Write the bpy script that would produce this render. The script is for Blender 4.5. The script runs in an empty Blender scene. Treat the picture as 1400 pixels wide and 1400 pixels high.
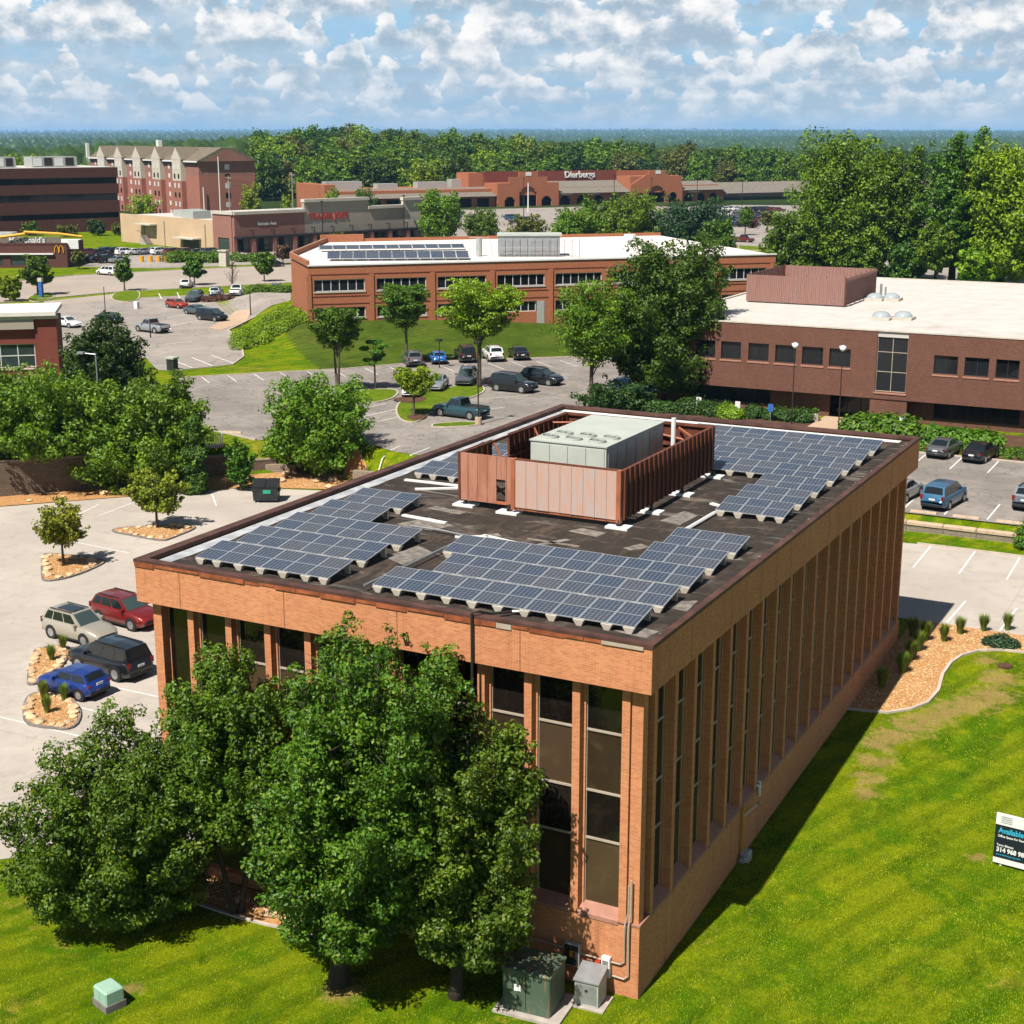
import bpy, bmesh, math, random
import numpy as np
from mathutils import Vector, Matrix
random.seed(7)
R = math.radians
SC = bpy.context.scene
COL = SC.collection

# ------------------------------------------------------------------ camera
F_PX, PITCH, YAW = 2018.24, 0.250675, -0.481769     # focal length in photo pixels (1400 wide), tilt down, heading from +Y to +X
CAM = np.array([16.3597, -40.7852, 28.3448])
_cp, _sp, _cy, _sy = math.cos(PITCH), math.sin(PITCH), math.cos(YAW), math.sin(YAW)
FW = np.array([_sy*_cp, _cy*_cp, -_sp]); RT = np.array([_cy, -_sy, 0.0]); UP = np.cross(RT, FW)
cd = bpy.data.cameras.new('camera'); cam = bpy.data.objects.new('camera', cd); COL.objects.link(cam)
cd.sensor_width = 36.0; cd.lens = 36.0*F_PX/1400.0; cd.clip_start = 0.5; cd.clip_end = 120000
cam.matrix_world = Matrix(((RT[0], UP[0], -FW[0], CAM[0]), (RT[1], UP[1], -FW[1], CAM[1]), (RT[2], UP[2], -FW[2], CAM[2]), (0, 0, 0, 1)))
SC.camera = cam

# ------------------------------------------------------------------ sun, sky, exposure
SUN_DIR = Vector((-0.09, -0.69, 1.0)).normalized()          # towards the sun
SUN_EL = math.asin(SUN_DIR.z); SUN_AZ = math.atan2(SUN_DIR.x, SUN_DIR.y)
sl = bpy.data.lights.new('sun', 'SUN'); sl.energy = 5.0; sl.angle = R(0.53); sl.color = (1.0, 0.945, 0.86)
so = bpy.data.objects.new('sun', sl); COL.objects.link(so)
so.rotation_euler = (-SUN_DIR).to_track_quat('-Z', 'Y').to_euler()
SC.view_settings.view_transform = 'Standard'; SC.view_settings.look = 'None'
SC.view_settings.exposure = 0.84; SC.view_settings.gamma = 1.0
SC.render.engine = 'CYCLES'
SC.cycles.use_denoising = True; SC.cycles.use_adaptive_sampling = True; SC.cycles.adaptive_threshold = 0.02
SC.cycles.max_bounces = 4; SC.cycles.diffuse_bounces = 2; SC.cycles.glossy_bounces = 2
SC.cycles.transmission_bounces = 3; SC.cycles.transparent_max_bounces = 6; SC.cycles.volume_bounces = 0
SC.cycles.sample_clamp_indirect = 4.0

W = bpy.data.worlds.new('World'); SC.world = W; W.use_nodes = True; W.cycles.sampling_method = 'NONE'
wn, wl = W.node_tree.nodes, W.node_tree.links
wn.clear()
def wnode(t, **k):
    n = wn.new(t)
    for a, b in k.items(): setattr(n, a, b)
    return n
def wmath(op, a, b=None, c=None, clamp=False):
    n = wnode('ShaderNodeMath', operation=op, use_clamp=clamp)
    for i, v in enumerate((a, b, c)):
        if v is None: continue
        if isinstance(v, (int, float)): n.inputs[i].default_value = v
        else: wl.new(v, n.inputs[i])
    return n.outputs[0]
def wmix(f, a, b):
    n = wnode('ShaderNodeMix', data_type='RGBA')
    for s, v in ((n.inputs[0], f), (n.inputs[6], a), (n.inputs[7], b)):
        if hasattr(v, 'is_linked') or hasattr(v, 'links'): wl.new(v, s)
        elif isinstance(v, (int, float)): s.default_value = v
        else: s.default_value = (*v, 1)
    return n.outputs[2]
sky = wnode('ShaderNodeTexSky', sky_type='NISHITA', sun_disc=False, sun_elevation=SUN_EL, sun_rotation=SUN_AZ)
sky.air_density = 1.0; sky.dust_density = 0.6; sky.ozone_density = 2.0; sky.altitude = 150
tcw = wnode('ShaderNodeTexCoord'); sep = wnode('ShaderNodeSeparateXYZ'); wl.new(tcw.outputs['Generated'], sep.inputs[0])
dx, dy, dz = sep.outputs
zc = wmath('MAXIMUM', dz, 0.0)
hl = wmath('SQRT', wmath('MAXIMUM', wmath('ADD', wmath('MULTIPLY', dx, dx), wmath('MULTIPLY', dy, dy)), 1e-4))
ux = wmath('DIVIDE', dx, hl); uy = wmath('DIVIDE', dy, hl)
SKY_SEED = 3.1
SKY_GAIN = 0.57
def ramp(x, a, b):
    n = wnode('ShaderNodeMapRange', interpolation_type='SMOOTHSTEP'); wl.new(x, n.inputs[0])
    n.inputs[1].default_value = a; n.inputs[2].default_value = b; return n.outputs[0]
def dirnoise(scale, zs, detail, seed, rough=0.5, dim_z=True):
    cmb = wnode('ShaderNodeCombineXYZ'); wl.new(ux, cmb.inputs[0]); wl.new(uy, cmb.inputs[1])
    if dim_z: wl.new(wmath('MULTIPLY_ADD', zc, zs, seed), cmb.inputs[2])
    else: cmb.inputs[2].default_value = seed
    n = wnode('ShaderNodeTexNoise', noise_dimensions='3D'); n.inputs['Scale'].default_value = scale; n.inputs['Detail'].default_value = detail; n.inputs['Roughness'].default_value = rough
    wl.new(cmb.outputs[0], n.inputs['Vector']); return n.outputs[0]
skyc = wnode('ShaderNodeVectorMath', operation='SCALE'); wl.new(sky.outputs[0], skyc.inputs[0]); skyc.inputs[3].default_value = 0.055
fine = dirnoise(46.0, 1.5, 7.0, 0.7, 0.58)          # cauliflower detail of the cumulus
soft = dirnoise(15.0, 3.2, 4.0, 2.2, 0.55)           # broad grey sheets between them
blue = wmix(ramp(zc, 0.0, 0.10), (0.36, 0.53, 0.70), (0.36, 0.62, 0.84))
skyblue = wmix(ramp(zc, 0.10, 0.40), blue, skyc.outputs[0])
sheet_c = wmix(ramp(fine, 0.35, 0.65), (0.44, 0.575, 0.70), (0.62, 0.70, 0.775))
tot = wmix(wmath('MULTIPLY', ramp(soft, 0.34, 0.56), wmath('MULTIPLY_ADD', ramp(zc, 0.10, 0.5), -0.75, 0.85)), skyblue, sheet_c)
cf = wmath('SUBTRACT', fine, 0.5)
# rows of cumulus, the far ones low and small, the near ones high and large: flat grey bases, bright lumpy tops
for i in range(8):
    e = 0.010*1.40**i; hh = 0.0088*1.33**i; sc = 46.0/1.17**i
    p = wmath('MULTIPLY', wmath('SUBTRACT', dirnoise(sc, 0, 2.0, SKY_SEED+1.37*i, 0.55, False), 0.375 if i < 7 else 0.45), 4.6, clamp=True)
    top = wmath('ADD', wmath('MULTIPLY_ADD', p, hh, e), wmath('MULTIPLY', cf, hh*1.5))
    bot = wmath('MULTIPLY_ADD', cf, hh*0.22, e)
    sft = 0.0010+hh*0.10
    m = wmath('MULTIPLY', wmath('MULTIPLY', ramp(wmath('SUBTRACT', top, zc), 0.0, sft), ramp(wmath('SUBTRACT', zc, bot), -sft*1.2, sft*1.2)), ramp(p, 0.02, 0.22))
    t = wmath('ADD', wmath('DIVIDE', wmath('SUBTRACT', zc, e), wmath('MULTIPLY_ADD', p, hh, 0.004)), wmath('MULTIPLY', cf, 3.2))
    far_ = min(1.0, 0.35+i*0.12)
    lo = tuple(a*(1-far_)+b*far_ for a, b in zip((0.46, 0.59, 0.71), (0.38, 0.49, 0.60))); hi = tuple(a*(1-far_)+b*far_ for a, b in zip((0.66, 0.71, 0.76), (1.05, 1.02, 0.99)))
    col = wmix(ramp(t, -0.15, 0.95), lo, hi)
    tot = wmix(wmath('MULTIPLY', m, 0.55+0.40*far_), tot, col)
bg = wnode('ShaderNodeBackground'); bg.inputs[1].default_value = SKY_GAIN; wl.new(tot, bg.inputs[0])
wo = wnode('ShaderNodeOutputWorld'); wl.new(bg.outputs[0], wo.inputs[0])

# ------------------------------------------------------------------ photo pixel -> place
def ray(u, v): return RT*((u-700)/F_PX) + UP*(-(v-700)/F_PX) + FW
def G(u, v, z=0.0):
    r = ray(u, v); return CAM + r*((z-CAM[2])/r[2])
def zat(x, y, v):            # height above z=0 of the picture row v over the place x, y
    d = np.array([x, y, 0.0])-CAM; k = -(v-700)/F_PX
    # (d+z e).UP = k (d+z e).FW
    return float((k*(d@FW)-d@UP)/(UP[2]-k*FW[2]))
def depth(x, y, z=0): return float((np.array([x, y, z])-CAM)@FW)
def sm(t): t = np.clip(t, 0, 1); return t*t*(3-2*t)

# ------------------------------------------------------------------ terrain
YC = np.array([(-400, -310), (-80, 36.3), (-72.5, 44.6), (-68.2, 49.5), (-63.4, 56.4), (-57.5, 62.0), (-50, 60.2), (-40, 59.5), (-12, 60.3), (400, 60.3)])
TOP = 2.4
MBO = np.array([-98.7, 121.2]); MBA = R(45.7)
ME1 = np.array([math.sin(MBA), math.cos(MBA)]); ME2 = np.array([-math.cos(MBA), math.sin(MBA)])
def hgt(x, y):
    x = np.asarray(x, float); y = np.asarray(y, float)
    base = 1.5*np.clip(y/36.0, 0, 1)*sm((x+16)/12.0)
    t = sm((y-np.interp(x, YC[:, 0], YC[:, 1]))/1.4)
    z = base*(1-t)+TOP*t
    a = (x-MBO[0])*ME1[0]+(y-MBO[1])*ME1[1]; b = (x-MBO[0])*ME2[0]+(y-MBO[1])*ME2[1]
    z = z+1.6*sm((b+21)/19.0)*(1-sm((b-40)/12.0))*sm((a+8.0)/6.5)*(1-sm((a-8)/36.0))
    # distant rises
    d = np.hypot(x-CAM[0], y-CAM[1]); az = np.arctan2(x-CAM[0], y-CAM[1])-YAW
    z = z+12*sm((d-560)/260.0)*np.exp(-((az+0.10)/0.17)**2)*(1-sm((d-1500)/900.0))
    z = z-16*sm((d-900)/1500.0)
    z = z+9*sm((d-2400)/1800.0)*(0.5+0.5*np.sin(az*9+d*0.0011))
    z = z+30*sm((d-6000)/6000.0)*(0.6+0.4*np.sin(az*5.3+1.0))+34*sm((d-15000)/6000.0)*(.7+.3*np.sin(az*7+2))
    return z
def H1(x, y): return float(hgt(x, y))

# ------------------------------------------------------------------ mesh kit
class MB:
    def __init__(s): s.v = []; s.f = []; s.m = []
    def add(s, vs, fs, mi=0):
        o = len(s.v); s.v += [tuple(map(float, q)) for q in vs]; s.f += [tuple(o+i for i in q) for q in fs]; s.m += [mi]*len(fs); return s
    def box(s, x0, x1, y0, y1, z0, z1, mi=0):
        vs = [(x0,y0,z0),(x1,y0,z0),(x1,y1,z0),(x0,y1,z0),(x0,y0,z1),(x1,y0,z1),(x1,y1,z1),(x0,y1,z1)]
        return s.add(vs, [(0,3,2,1),(4,5,6,7),(0,1,5,4),(1,2,6,5),(2,3,7,6),(3,0,4,7)], mi)
    def cbox(s, x0, x1, y0, y1, z0, z1, c=0.02, mi=0):   # box with chamfered upright and top edges
        p = [(x0+c,y0),(x1-c,y0),(x1,y0+c),(x1,y1-c),(x1-c,y1),(x0+c,y1),(x0,y1-c),(x0,y0+c)]
        cx, cy = (x0+x1)/2, (y0+y1)/2
        q = [(cx+(a-cx)*(1-2*c/(x1-x0)), cy+(b-cy)*(1-2*c/(y1-y0))) for a, b in p]
        vs = [(a,b,z0) for a,b in p]+[(a,b,z1-c) for a,b in p]+[(a,b,z1) for a,b in q]
        fs = [tuple(range(7,-1,-1)), tuple(range(16,24))]
        for k in (0, 8):
            for i in range(8): j = (i+1)%8; fs.append((k+i,k+j,k+8+j,k+8+i))
        return s.add(vs, fs, mi)
    def prism(s, poly, z0, z1, mi=0):
        n = len(poly); a = sum(poly[i][0]*poly[(i+1)%n][1]-poly[(i+1)%n][0]*poly[i][1] for i in range(n))
        if a < 0: poly = poly[::-1]
        vs = [(x,y,z0) for x,y in poly]+[(x,y,z1) for x,y in poly]
        return s.add(vs, [tuple(range(n-1,-1,-1)), tuple(range(n,2*n))]+[(i,(i+1)%n,n+(i+1)%n,n+i) for i in range(n)], mi)
    def xprism(s, prof, x0, x1, mi=0):     # profile in (y, z) pulled along x
        n = len(prof); a = sum(prof[i][0]*prof[(i+1)%n][1]-prof[(i+1)%n][0]*prof[i][1] for i in range(n))
        if a < 0: prof = prof[::-1]
        vs = [(x0,y,z) for y,z in prof]+[(x1,y,z) for y,z in prof]
        return s.add(vs, [tuple(range(n-1,-1,-1)), tuple(range(n,2*n))]+[(i,(i+1)%n,n+(i+1)%n,n+i) for i in range(n)], mi)
    def yprism(s, prof, y0, y1, mi=0):     # profile in (x, z) pulled along y
        n = len(prof); a = sum(prof[i][0]*prof[(i+1)%n][1]-prof[(i+1)%n][0]*prof[i][1] for i in range(n))
        if a > 0: prof = prof[::-1]
        vs = [(x,y0,z) for x,z in prof]+[(x,y1,z) for x,z in prof]
        return s.add(vs, [tuple(range(n-1,-1,-1)), tuple(range(n,2*n))]+[(i,(i+1)%n,n+(i+1)%n,n+i) for i in range(n)], mi)
    def quad(s, a, b, c, d, mi=0): return s.add([a,b,c,d], [(0,1,2,3)], mi)
    def tube(s, pts, r, n=8, mi=0, cap=True):
        pts = [Vector(q) for q in pts]; rs = r if isinstance(r, (list, tuple)) else [r]*len(pts)
        vs = []; pn = None
        for i, q in enumerate(pts):
            t = (pts[min(i+1,len(pts)-1)]-pts[max(i-1,0)])
            t = t.normalized() if t.length > 1e-9 else Vector((0,0,1))
            if pn is None:
                pn = t.cross(Vector((0,0,1)) if abs(t.z) < .9 else Vector((1,0,0))).normalized()
            else:
                pn = (pn-t*pn.dot(t)); pn = pn.normalized() if pn.length > 1e-6 else t.orthogonal().normalized()
            b = t.cross(pn)
            for k in range(n):
                a = 2*math.pi*k/n; vs.append(q+(pn*math.cos(a)+b*math.sin(a))*rs[i])
        fs = []
        for i in range(len(pts)-1):
            for k in range(n):
                j = (k+1)%n; fs.append((i*n+k,i*n+j,(i+1)*n+j,(i+1)*n+k))
        if cap: fs += [tuple(range(n-1,-1,-1)), tuple(range((len(pts)-1)*n,len(pts)*n))]
        return s.add(vs, fs, mi)
    def cyl(s, c, ax, r, l, n=12, mi=0):
        c = Vector(c); ax = Vector(ax).normalized(); return s.tube([c-ax*l/2, c+ax*l/2], r, n, mi)
    def rock(s, c, r, seed, mi=0, sq=0.6):
        rg = random.Random(seed); g = (1+5**.5)/2
        vs = [(-1,g,0),(1,g,0),(-1,-g,0),(1,-g,0),(0,-1,g),(0,1,g),(0,-1,-g),(0,1,-g),(g,0,-1),(g,0,1),(-g,0,-1),(-g,0,1)]
        fs = [(0,11,5),(0,5,1),(0,1,7),(0,7,10),(0,10,11),(1,5,9),(5,11,4),(11,10,2),(10,7,6),(7,1,8),(3,9,4),(3,4,2),(3,2,6),(3,6,8),(3,8,9),(4,9,5),(2,4,11),(6,2,10),(8,6,7),(9,8,1)]
        o = []
        for v in vs:
            k = r/1.9*(0.75+rg.random()*.5); o.append((c[0]+v[0]*k*(1+.3*rg.random()), c[1]+v[1]*k, c[2]+v[2]*k*sq))
        return s.add(o, fs, mi)
    def mesh(s, name, mats, smooth=False):
        me = bpy.data.meshes.new(name); me.from_pydata(s.v, [], s.f)
        for m in (mats if isinstance(mats, (list, tuple)) else [mats]): me.materials.append(m)
        me.polygons.foreach_set('material_index', s.m)
        if smooth: me.polygons.foreach_set('use_smooth', [True]*len(s.f))
        me.update(); return me
def link(name, me, parent=None, loc=None, rz=None):
    o = bpy.data.objects.new(name, me); COL.objects.link(o)
    if parent is not None: o.parent = parent
    if loc is not None: o.location = loc
    if rz is not None: o.rotation_euler = (0, 0, rz)
    return o
def part(name, mb, mats, parent=None, smooth=False, loc=None, rz=None, label=None):
    o = link(name, mb.mesh(name, mats, smooth), parent, loc, rz)
    if label: o['label'] = label
    return o
def tag(o, label, cat, group=None):
    o['label'] = label; o['category'] = cat
    if group: o['group'] = group
    return o
def thing(name, label, cat, loc=(0,0,0), rz=0.0, group=None):
    o = link(name, None, None, loc, rz); o.empty_display_size = 0.3
    return tag(o, label, cat, group)
def struct(o): o['kind'] = 'structure'; return o
def stuff(o): o['kind'] = 'stuff'; return o
def copy_tree(o, parent=None):
    c = o.copy(); COL.objects.link(c); c.parent = parent
    for ch in o.children: copy_tree(ch, c)
    return c
# ------------------------------------------------------------------ materials
ALB = 0.765                 # all painted and mineral colours below are given a little high
class NT:
    def __init__(s, name):
        s.m = bpy.data.materials.new(name); s.m.use_nodes = True; s.t = s.m.node_tree; s.t.nodes.clear()
        s.out = s.t.nodes.new('ShaderNodeOutputMaterial')
    def n(s, t, **k):
        x = s.t.nodes.new(t)
        for a, b in k.items(): setattr(x, a, b)
        return x
    def l(s, a, b): s.t.links.new(a, b)
    def set(s, sock, v):
        if isinstance(v, bpy.types.NodeSocket): s.l(v, sock)
        elif isinstance(v, (tuple, list)) and len(v) == 3 and sock.type == 'RGBA': sock.default_value = (*v, 1)
        else: sock.default_value = v
    def math(s, op, a, b=None, clamp=False):
        x = s.n('ShaderNodeMath', operation=op, use_clamp=clamp); s.set(x.inputs[0], a)
        if b is not None: s.set(x.inputs[1], b)
        return x.outputs[0]
    def mix(s, f, a, b, blend='MIX'):
        x = s.n('ShaderNodeMix', data_type='RGBA', blend_type=blend); s.set(x.inputs[0], f); s.set(x.inputs[6], a); s.set(x.inputs[7], b); return x.outputs[2]
    def ramp(s, x, a, b):
        r = s.n('ShaderNodeMapRange', interpolation_type='SMOOTHSTEP'); s.set(r.inputs[0], x); r.inputs[1].default_value = a; r.inputs[2].default_value = b; return r.outputs[0]
    def noise(s, scale, detail=4, rough=0.55, vec=None, dist=0.0, dim='3D'):
        x = s.n('ShaderNodeTexNoise', noise_dimensions=dim); x.inputs['Scale'].default_value = scale; x.inputs['Detail'].default_value = detail
        x.inputs['Roughness'].default_value = rough; x.inputs['Distortion'].default_value = dist
        if vec is not None: s.l(vec, x.inputs['Vector'])
        return x.outputs[0]
    def obj(s): return s.n('ShaderNodeTexCoord').outputs['Object']
    def pos(s): return s.n('ShaderNodeNewGeometry').outputs['Position']
    def scalevec(s, vec, sc):
        x = s.n('ShaderNodeMapping'); x.inputs['Scale'].default_value = sc; s.l(vec, x.inputs['Vector']); return x.outputs[0]
    def bump(s, h, strength=0.3, dist=0.02):
        b = s.n('ShaderNodeBump'); b.inputs['Strength'].default_value = strength; b.inputs['Distance'].default_value = dist; s.l(h, b.inputs['Height']); return b.outputs[0]
    def bsdf(s, col, rough=0.8, metal=0.0, spec=0.3, normal=None, **kw):
        b = s.n('ShaderNodeBsdfPrincipled'); s.set(b.inputs['Base Color'], s.mix(1.0, col, (ALB, ALB, ALB), 'MULTIPLY')); s.set(b.inputs['Roughness'], rough); b.inputs['Metallic'].default_value = metal
        b.inputs['Specular IOR Level'].default_value = spec
        if normal is not None: s.l(normal, b.inputs['Normal'])
        for k, v in kw.items(): s.set(b.inputs[k.replace('_', ' ')], v)
        s.l(b.outputs[0], s.out.inputs[0]); s.b = b; return s.m
def plain(name, col, rough=0.7, metal=0.0, spec=0.3, var=0.12, scale=2.5, bump=0.0):
    t = NT(name); o = t.pos(); nz = t.noise(scale, 5, 0.6, o)
    c = t.mix(t.ramp(nz, 0.3, 0.7), tuple(k*(1-var) for k in col), tuple(min(1, k*(1+var)) for k in col))
    nb = t.bump(t.noise(scale*12, 3, 0.6, o), bump, 0.01) if bump else None
    return t.bsdf(c, rough, metal, spec, nb)
def wall_uv(t):            # (along the wall, height) in metres for upright walls of any box
    tc = t.n('ShaderNodeTexCoord'); sp = t.n('ShaderNodeSeparateXYZ'); t.l(tc.outputs['Object'], sp.inputs[0])
    sn = t.n('ShaderNodeSeparateXYZ'); t.l(tc.outputs['Normal'], sn.inputs[0])
    ax = t.math('GREATER_THAN', t.math('ABSOLUTE', sn.outputs[0]), 0.7)
    u = t.math('ADD', t.math('MULTIPLY', sp.outputs[1], ax), t.math('MULTIPLY', sp.outputs[0], t.math('SUBTRACT', 1.0, ax)))
    c = t.n('ShaderNodeCombineXYZ'); t.l(u, c.inputs[0]); t.l(sp.outputs[2], c.inputs[1]); return c.outputs[0], tc.outputs['Object'], sp
def brick(name, c1, c2, mortar, bw=0.215, bh=0.0675, mw=0.010, stain=0.5, rough=0.88, bump=0.25, streak=0.0):
    t = NT(name); uv, ob, sp = wall_uv(t)
    b = t.n('ShaderNodeTexBrick'); t.l(uv, b.inputs['Vector']); b.offset = 0.5
    b.inputs['Scale'].default_value = 1.0; b.inputs['Brick Width'].default_value = bw; b.inputs['Row Height'].default_value = bh
    b.inputs['Mortar Size'].default_value = mw*0.5; b.inputs['Mortar Smooth'].default_value = 0.25; b.inputs['Bias'].default_value = 0.0
    b.inputs['Color1'].default_value = (*c1, 1); b.inputs['Color2'].default_value = (*c2, 1); b.inputs['Mortar'].default_value = (*mortar, 1)
    n1 = t.noise(0.35, 6, 0.6, ob); n2 = t.noise(2.2, 5, 0.6, t.scalevec(ob, (1, 1, 0.25)))
    c = t.mix(t.math('MULTIPLY', t.ramp(n1, 0.35, 0.72), stain*0.55), b.outputs[0], tuple(k*0.62 for k in c1))
    c = t.mix(t.math('MULTIPLY', t.ramp(n2, 0.50, 0.78), stain*0.45), c, tuple(min(1, k*1.25+.03) for k in c2))
    if streak:                  # water streaks running down the wall
        ns = t.noise(1.5, 6, 0.65, t.scalevec(ob, (1, 1, 0.07)), 0.2); c = t.mix(t.math('MULTIPLY', t.ramp(ns, 0.54, 0.70), streak), c, tuple(k*0.55 for k in c2)); nl = t.noise(0.8, 5, 0.6, t.scalevec(ob, (1, 1, 0.15)), 0.3); c = t.mix(t.math('MULTIPLY', t.ramp(nl, 0.58, 0.74), streak*0.5), c, tuple(min(1, k*1.3+.05) for k in c1))
    # single fired-dark and pale bricks
    vor = t.noise(6.5, 1, 0.4, t.scalevec(ob, (0.7, 0.7, 2.2))); c = t.mix(t.math('MULTIPLY', t.ramp(vor, 0.60, 0.72), 0.35), c, tuple(k*0.5 for k in c1))
    return t.bsdf(c, rough, 0, 0.2, t.bump(b.outputs[1], -bump, 0.006))
M = {}
M['brick_main'] = brick('tan_orange_brick', (0.66, 0.262, 0.110), (0.50, 0.172, 0.068), (0.57, 0.36, 0.23), stain=0.42, mw=0.013, streak=0.5)
M['brick_orange'] = brick('orange_brick_far', (0.47, 0.165, 0.075), (0.36, 0.115, 0.052), (0.34, 0.20, 0.13))
M['brick_brown'] = brick('brown_brick', (0.195, 0.082, 0.053), (0.125, 0.056, 0.038), (0.15, 0.10, 0.075), stain=0.8)
M['brick_red'] = brick('red_brick', (0.24, 0.052, 0.034), (0.18, 0.040, 0.028), (0.24, 0.13, 0.10))
M['brick_dark'] = brick('dark_maroon_brick', (0.130, 0.050, 0.038), (0.105, 0.040, 0.031), (0.11, 0.06, 0.05))
M['brick_hotel'] = brick('hotel_red_brick', (0.40, 0.155, 0.110), (0.33, 0.120, 0.085), (0.38, 0.23, 0.18))
M['brick_pinkish'] = brick('dusty_pink_brick', (0.34, 0.155, 0.120), (0.28, 0.125, 0.098), (0.30, 0.20, 0.16))
M['stone_tan'] = brick('tan_split_stone', (0.50, 0.42, 0.32), (0.40, 0.33, 0.25), (0.36, 0.30, 0.24), bw=0.6, bh=0.2, mw=0.02)
M['block_wall'] = brick('retaining_block', (0.20, 0.150, 0.105), (0.135, 0.10, 0.075), (0.035, 0.028, 0.022), bw=0.45, bh=0.2, mw=0.030, bump=0.8, stain=0.9)
M['stone_grey'] = brick('grey_stacked_stone', (0.33, 0.27, 0.20), (0.25, 0.20, 0.15), (0.10, 0.08, 0.065), bw=0.9, bh=0.16, mw=0.03, bump=0.8)
M['sill'] = plain('pink_stone_sill', (0.38, 0.185, 0.130), 0.8, var=0.12)
M['sill_pale'] = plain('pale_concrete_trim', (0.55, 0.46, 0.38), 0.8)
M['coping'] = plain('rust_brown_coping_metal', (0.085, 0.038, 0.027), 0.65, var=0.35, scale=1.3)
M['coping_edge'] = plain('worn_orange_coping_edge', (0.30, 0.085, 0.032), 0.6, var=0.35, scale=2.0)
M['shade_toned_coat'] = plain('shade_toned_white_coating', (0.40, 0.41, 0.43), 0.8, var=0.25, scale=1.4)  # white coat given the blue-grey of the shaded left edge in its colour
M['white_trim'] = plain('white_paint', (0.74, 0.74, 0.72), 0.6, var=0.05)
M['cream'] = plain('cream_stucco', (0.56, 0.40, 0.255), 0.9, var=0.05, scale=0.3)
M['beige_stucco'] = plain('beige_grey_stucco', (0.37, 0.32, 0.26), 0.9, var=0.05, scale=0.4)
M['cornice'] = plain('pale_cornice', (0.55, 0.50, 0.42), 0.85)
M['grey_metal'] = plain('galvanised_metal', (0.42, 0.44, 0.45), 0.45, 0.6, var=0.1)
M['dark_metal'] = plain('dark_bronze_metal', (0.040, 0.034, 0.030), 0.5, 0.3, var=0.1)
M['black'] = plain('black_paint', (0.018, 0.018, 0.020), 0.5, var=0.1)
M['mullion'] = plain('pale_aluminium_mullion', (0.50, 0.42, 0.33), 0.5, 0.2, var=0.08)
M['mullion_w'] = plain('white_window_frame', (0.66, 0.66, 0.64), 0.5, var=0.05)
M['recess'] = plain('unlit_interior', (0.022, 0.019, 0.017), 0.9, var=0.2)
M['unit_top'] = plain('pale_green_grey_steel', (0.50, 0.53, 0.47), 0.5, 0.1, var=0.06, scale=0.9)
M['unit_grey'] = plain('grey_air_unit_steel', (0.46, 0.47, 0.44), 0.5, 0.2, var=0.1)
M['tub'] = plain('cream_plastic_ballast_tub', (0.62, 0.56, 0.46), 0.6, var=0.08)
M['panel_frame'] = plain('anodised_panel_frame', (0.62, 0.64, 0.66), 0.35, 0.5, var=0.05)
M['rust'] = plain('rust_orange_sheet_metal', (0.37, 0.120, 0.055), 0.6, var=0.18, scale=1.5)
M['rust_dark'] = plain('rust_brown_steel', (0.155, 0.050, 0.026), 0.65, var=0.3, scale=2.0)
M['concrete_pad'] = plain('weathered_concrete', (0.42, 0.37, 0.32), 0.9, var=0.15, scale=2, bump=0.15)
M['kerb'] = plain('pale_kerb_concrete', (0.50, 0.42, 0.35), 0.9, var=0.15, scale=1.2)
M['kerb_dark'] = plain('dark_kerb', (0.20, 0.175, 0.16), 0.9, var=0.2)
M['stop'] = plain('sandy_wheel_stop', (0.52, 0.39, 0.27), 0.9, var=0.15)
M['green_box'] = plain('mint_green_enclosure', (0.30, 0.47, 0.36), 0.6, var=0.06)
M['blue_paint'] = plain('blue_paint', (0.03, 0.13, 0.42), 0.5)
M['yellow'] = plain('golden_yellow_paint', (0.75, 0.36, 0.015), 0.5, var=0.05)
M['red_sign'] = plain('red_letters', (0.50, 0.035, 0.015), 0.5, var=0.05)
M['orange_paint'] = plain('orange_paint', (0.62, 0.28, 0.03), 0.5)
M['dumpster'] = plain('dark_green_black_steel', (0.035, 0.042, 0.040), 0.5, 0.2, var=0.3)
M['teal_label'] = plain('teal_label', (0.03, 0.36, 0.20), 0.6)
M['navy'] = plain('sign_navy', (0.012, 0.018, 0.024), 0.5, var=0.05)
M['cyan'] = plain('sign_cyan_letters', (0.04, 0.42, 0.60), 0.5, var=0.03)
M['red_plastic'] = plain('red_notice', (0.6, 0.06, 0.03), 0.5)
M['shade_blind'] = plain('half_drawn_blind', (0.12, 0.095, 0.07), 0.9)
def glass(name, col, rough=0.06, spec=0.6):
    t = NT(name); nz = t.noise(0.9, 2, 0.5, t.pos()); nb = t.bump(nz, 0.07, 0.05); oi = t.n('ShaderNodeObjectInfo'); ns = t.noise(1.3, 4, 0.6, t.pos(), .5)
    c = t.mix(t.math('MULTIPLY', oi.outputs['Random'], .75), tuple(k*.55 for k in col), tuple(k*1.6 for k in col)); c = t.mix(t.math('MULTIPLY', t.ramp(ns, .5, .75), .5), c, tuple(k*2.2 for k in col))
    return t.bsdf(c, rough, 0.0, spec, nb)
M['glass'] = glass('bronze_tinted_glass', (0.014, 0.010, 0.008))
M['spandrel'] = glass('bronze_spandrel_glass', (0.062, 0.040, 0.022), 0.10, 0.5)
M['glass_b'] = glass('clear_dark_glass', (0.012, 0.014, 0.016), 0.06, 0.28)
M['glass_shop'] = glass('shop_glass', (0.030, 0.048, 0.055))
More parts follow.
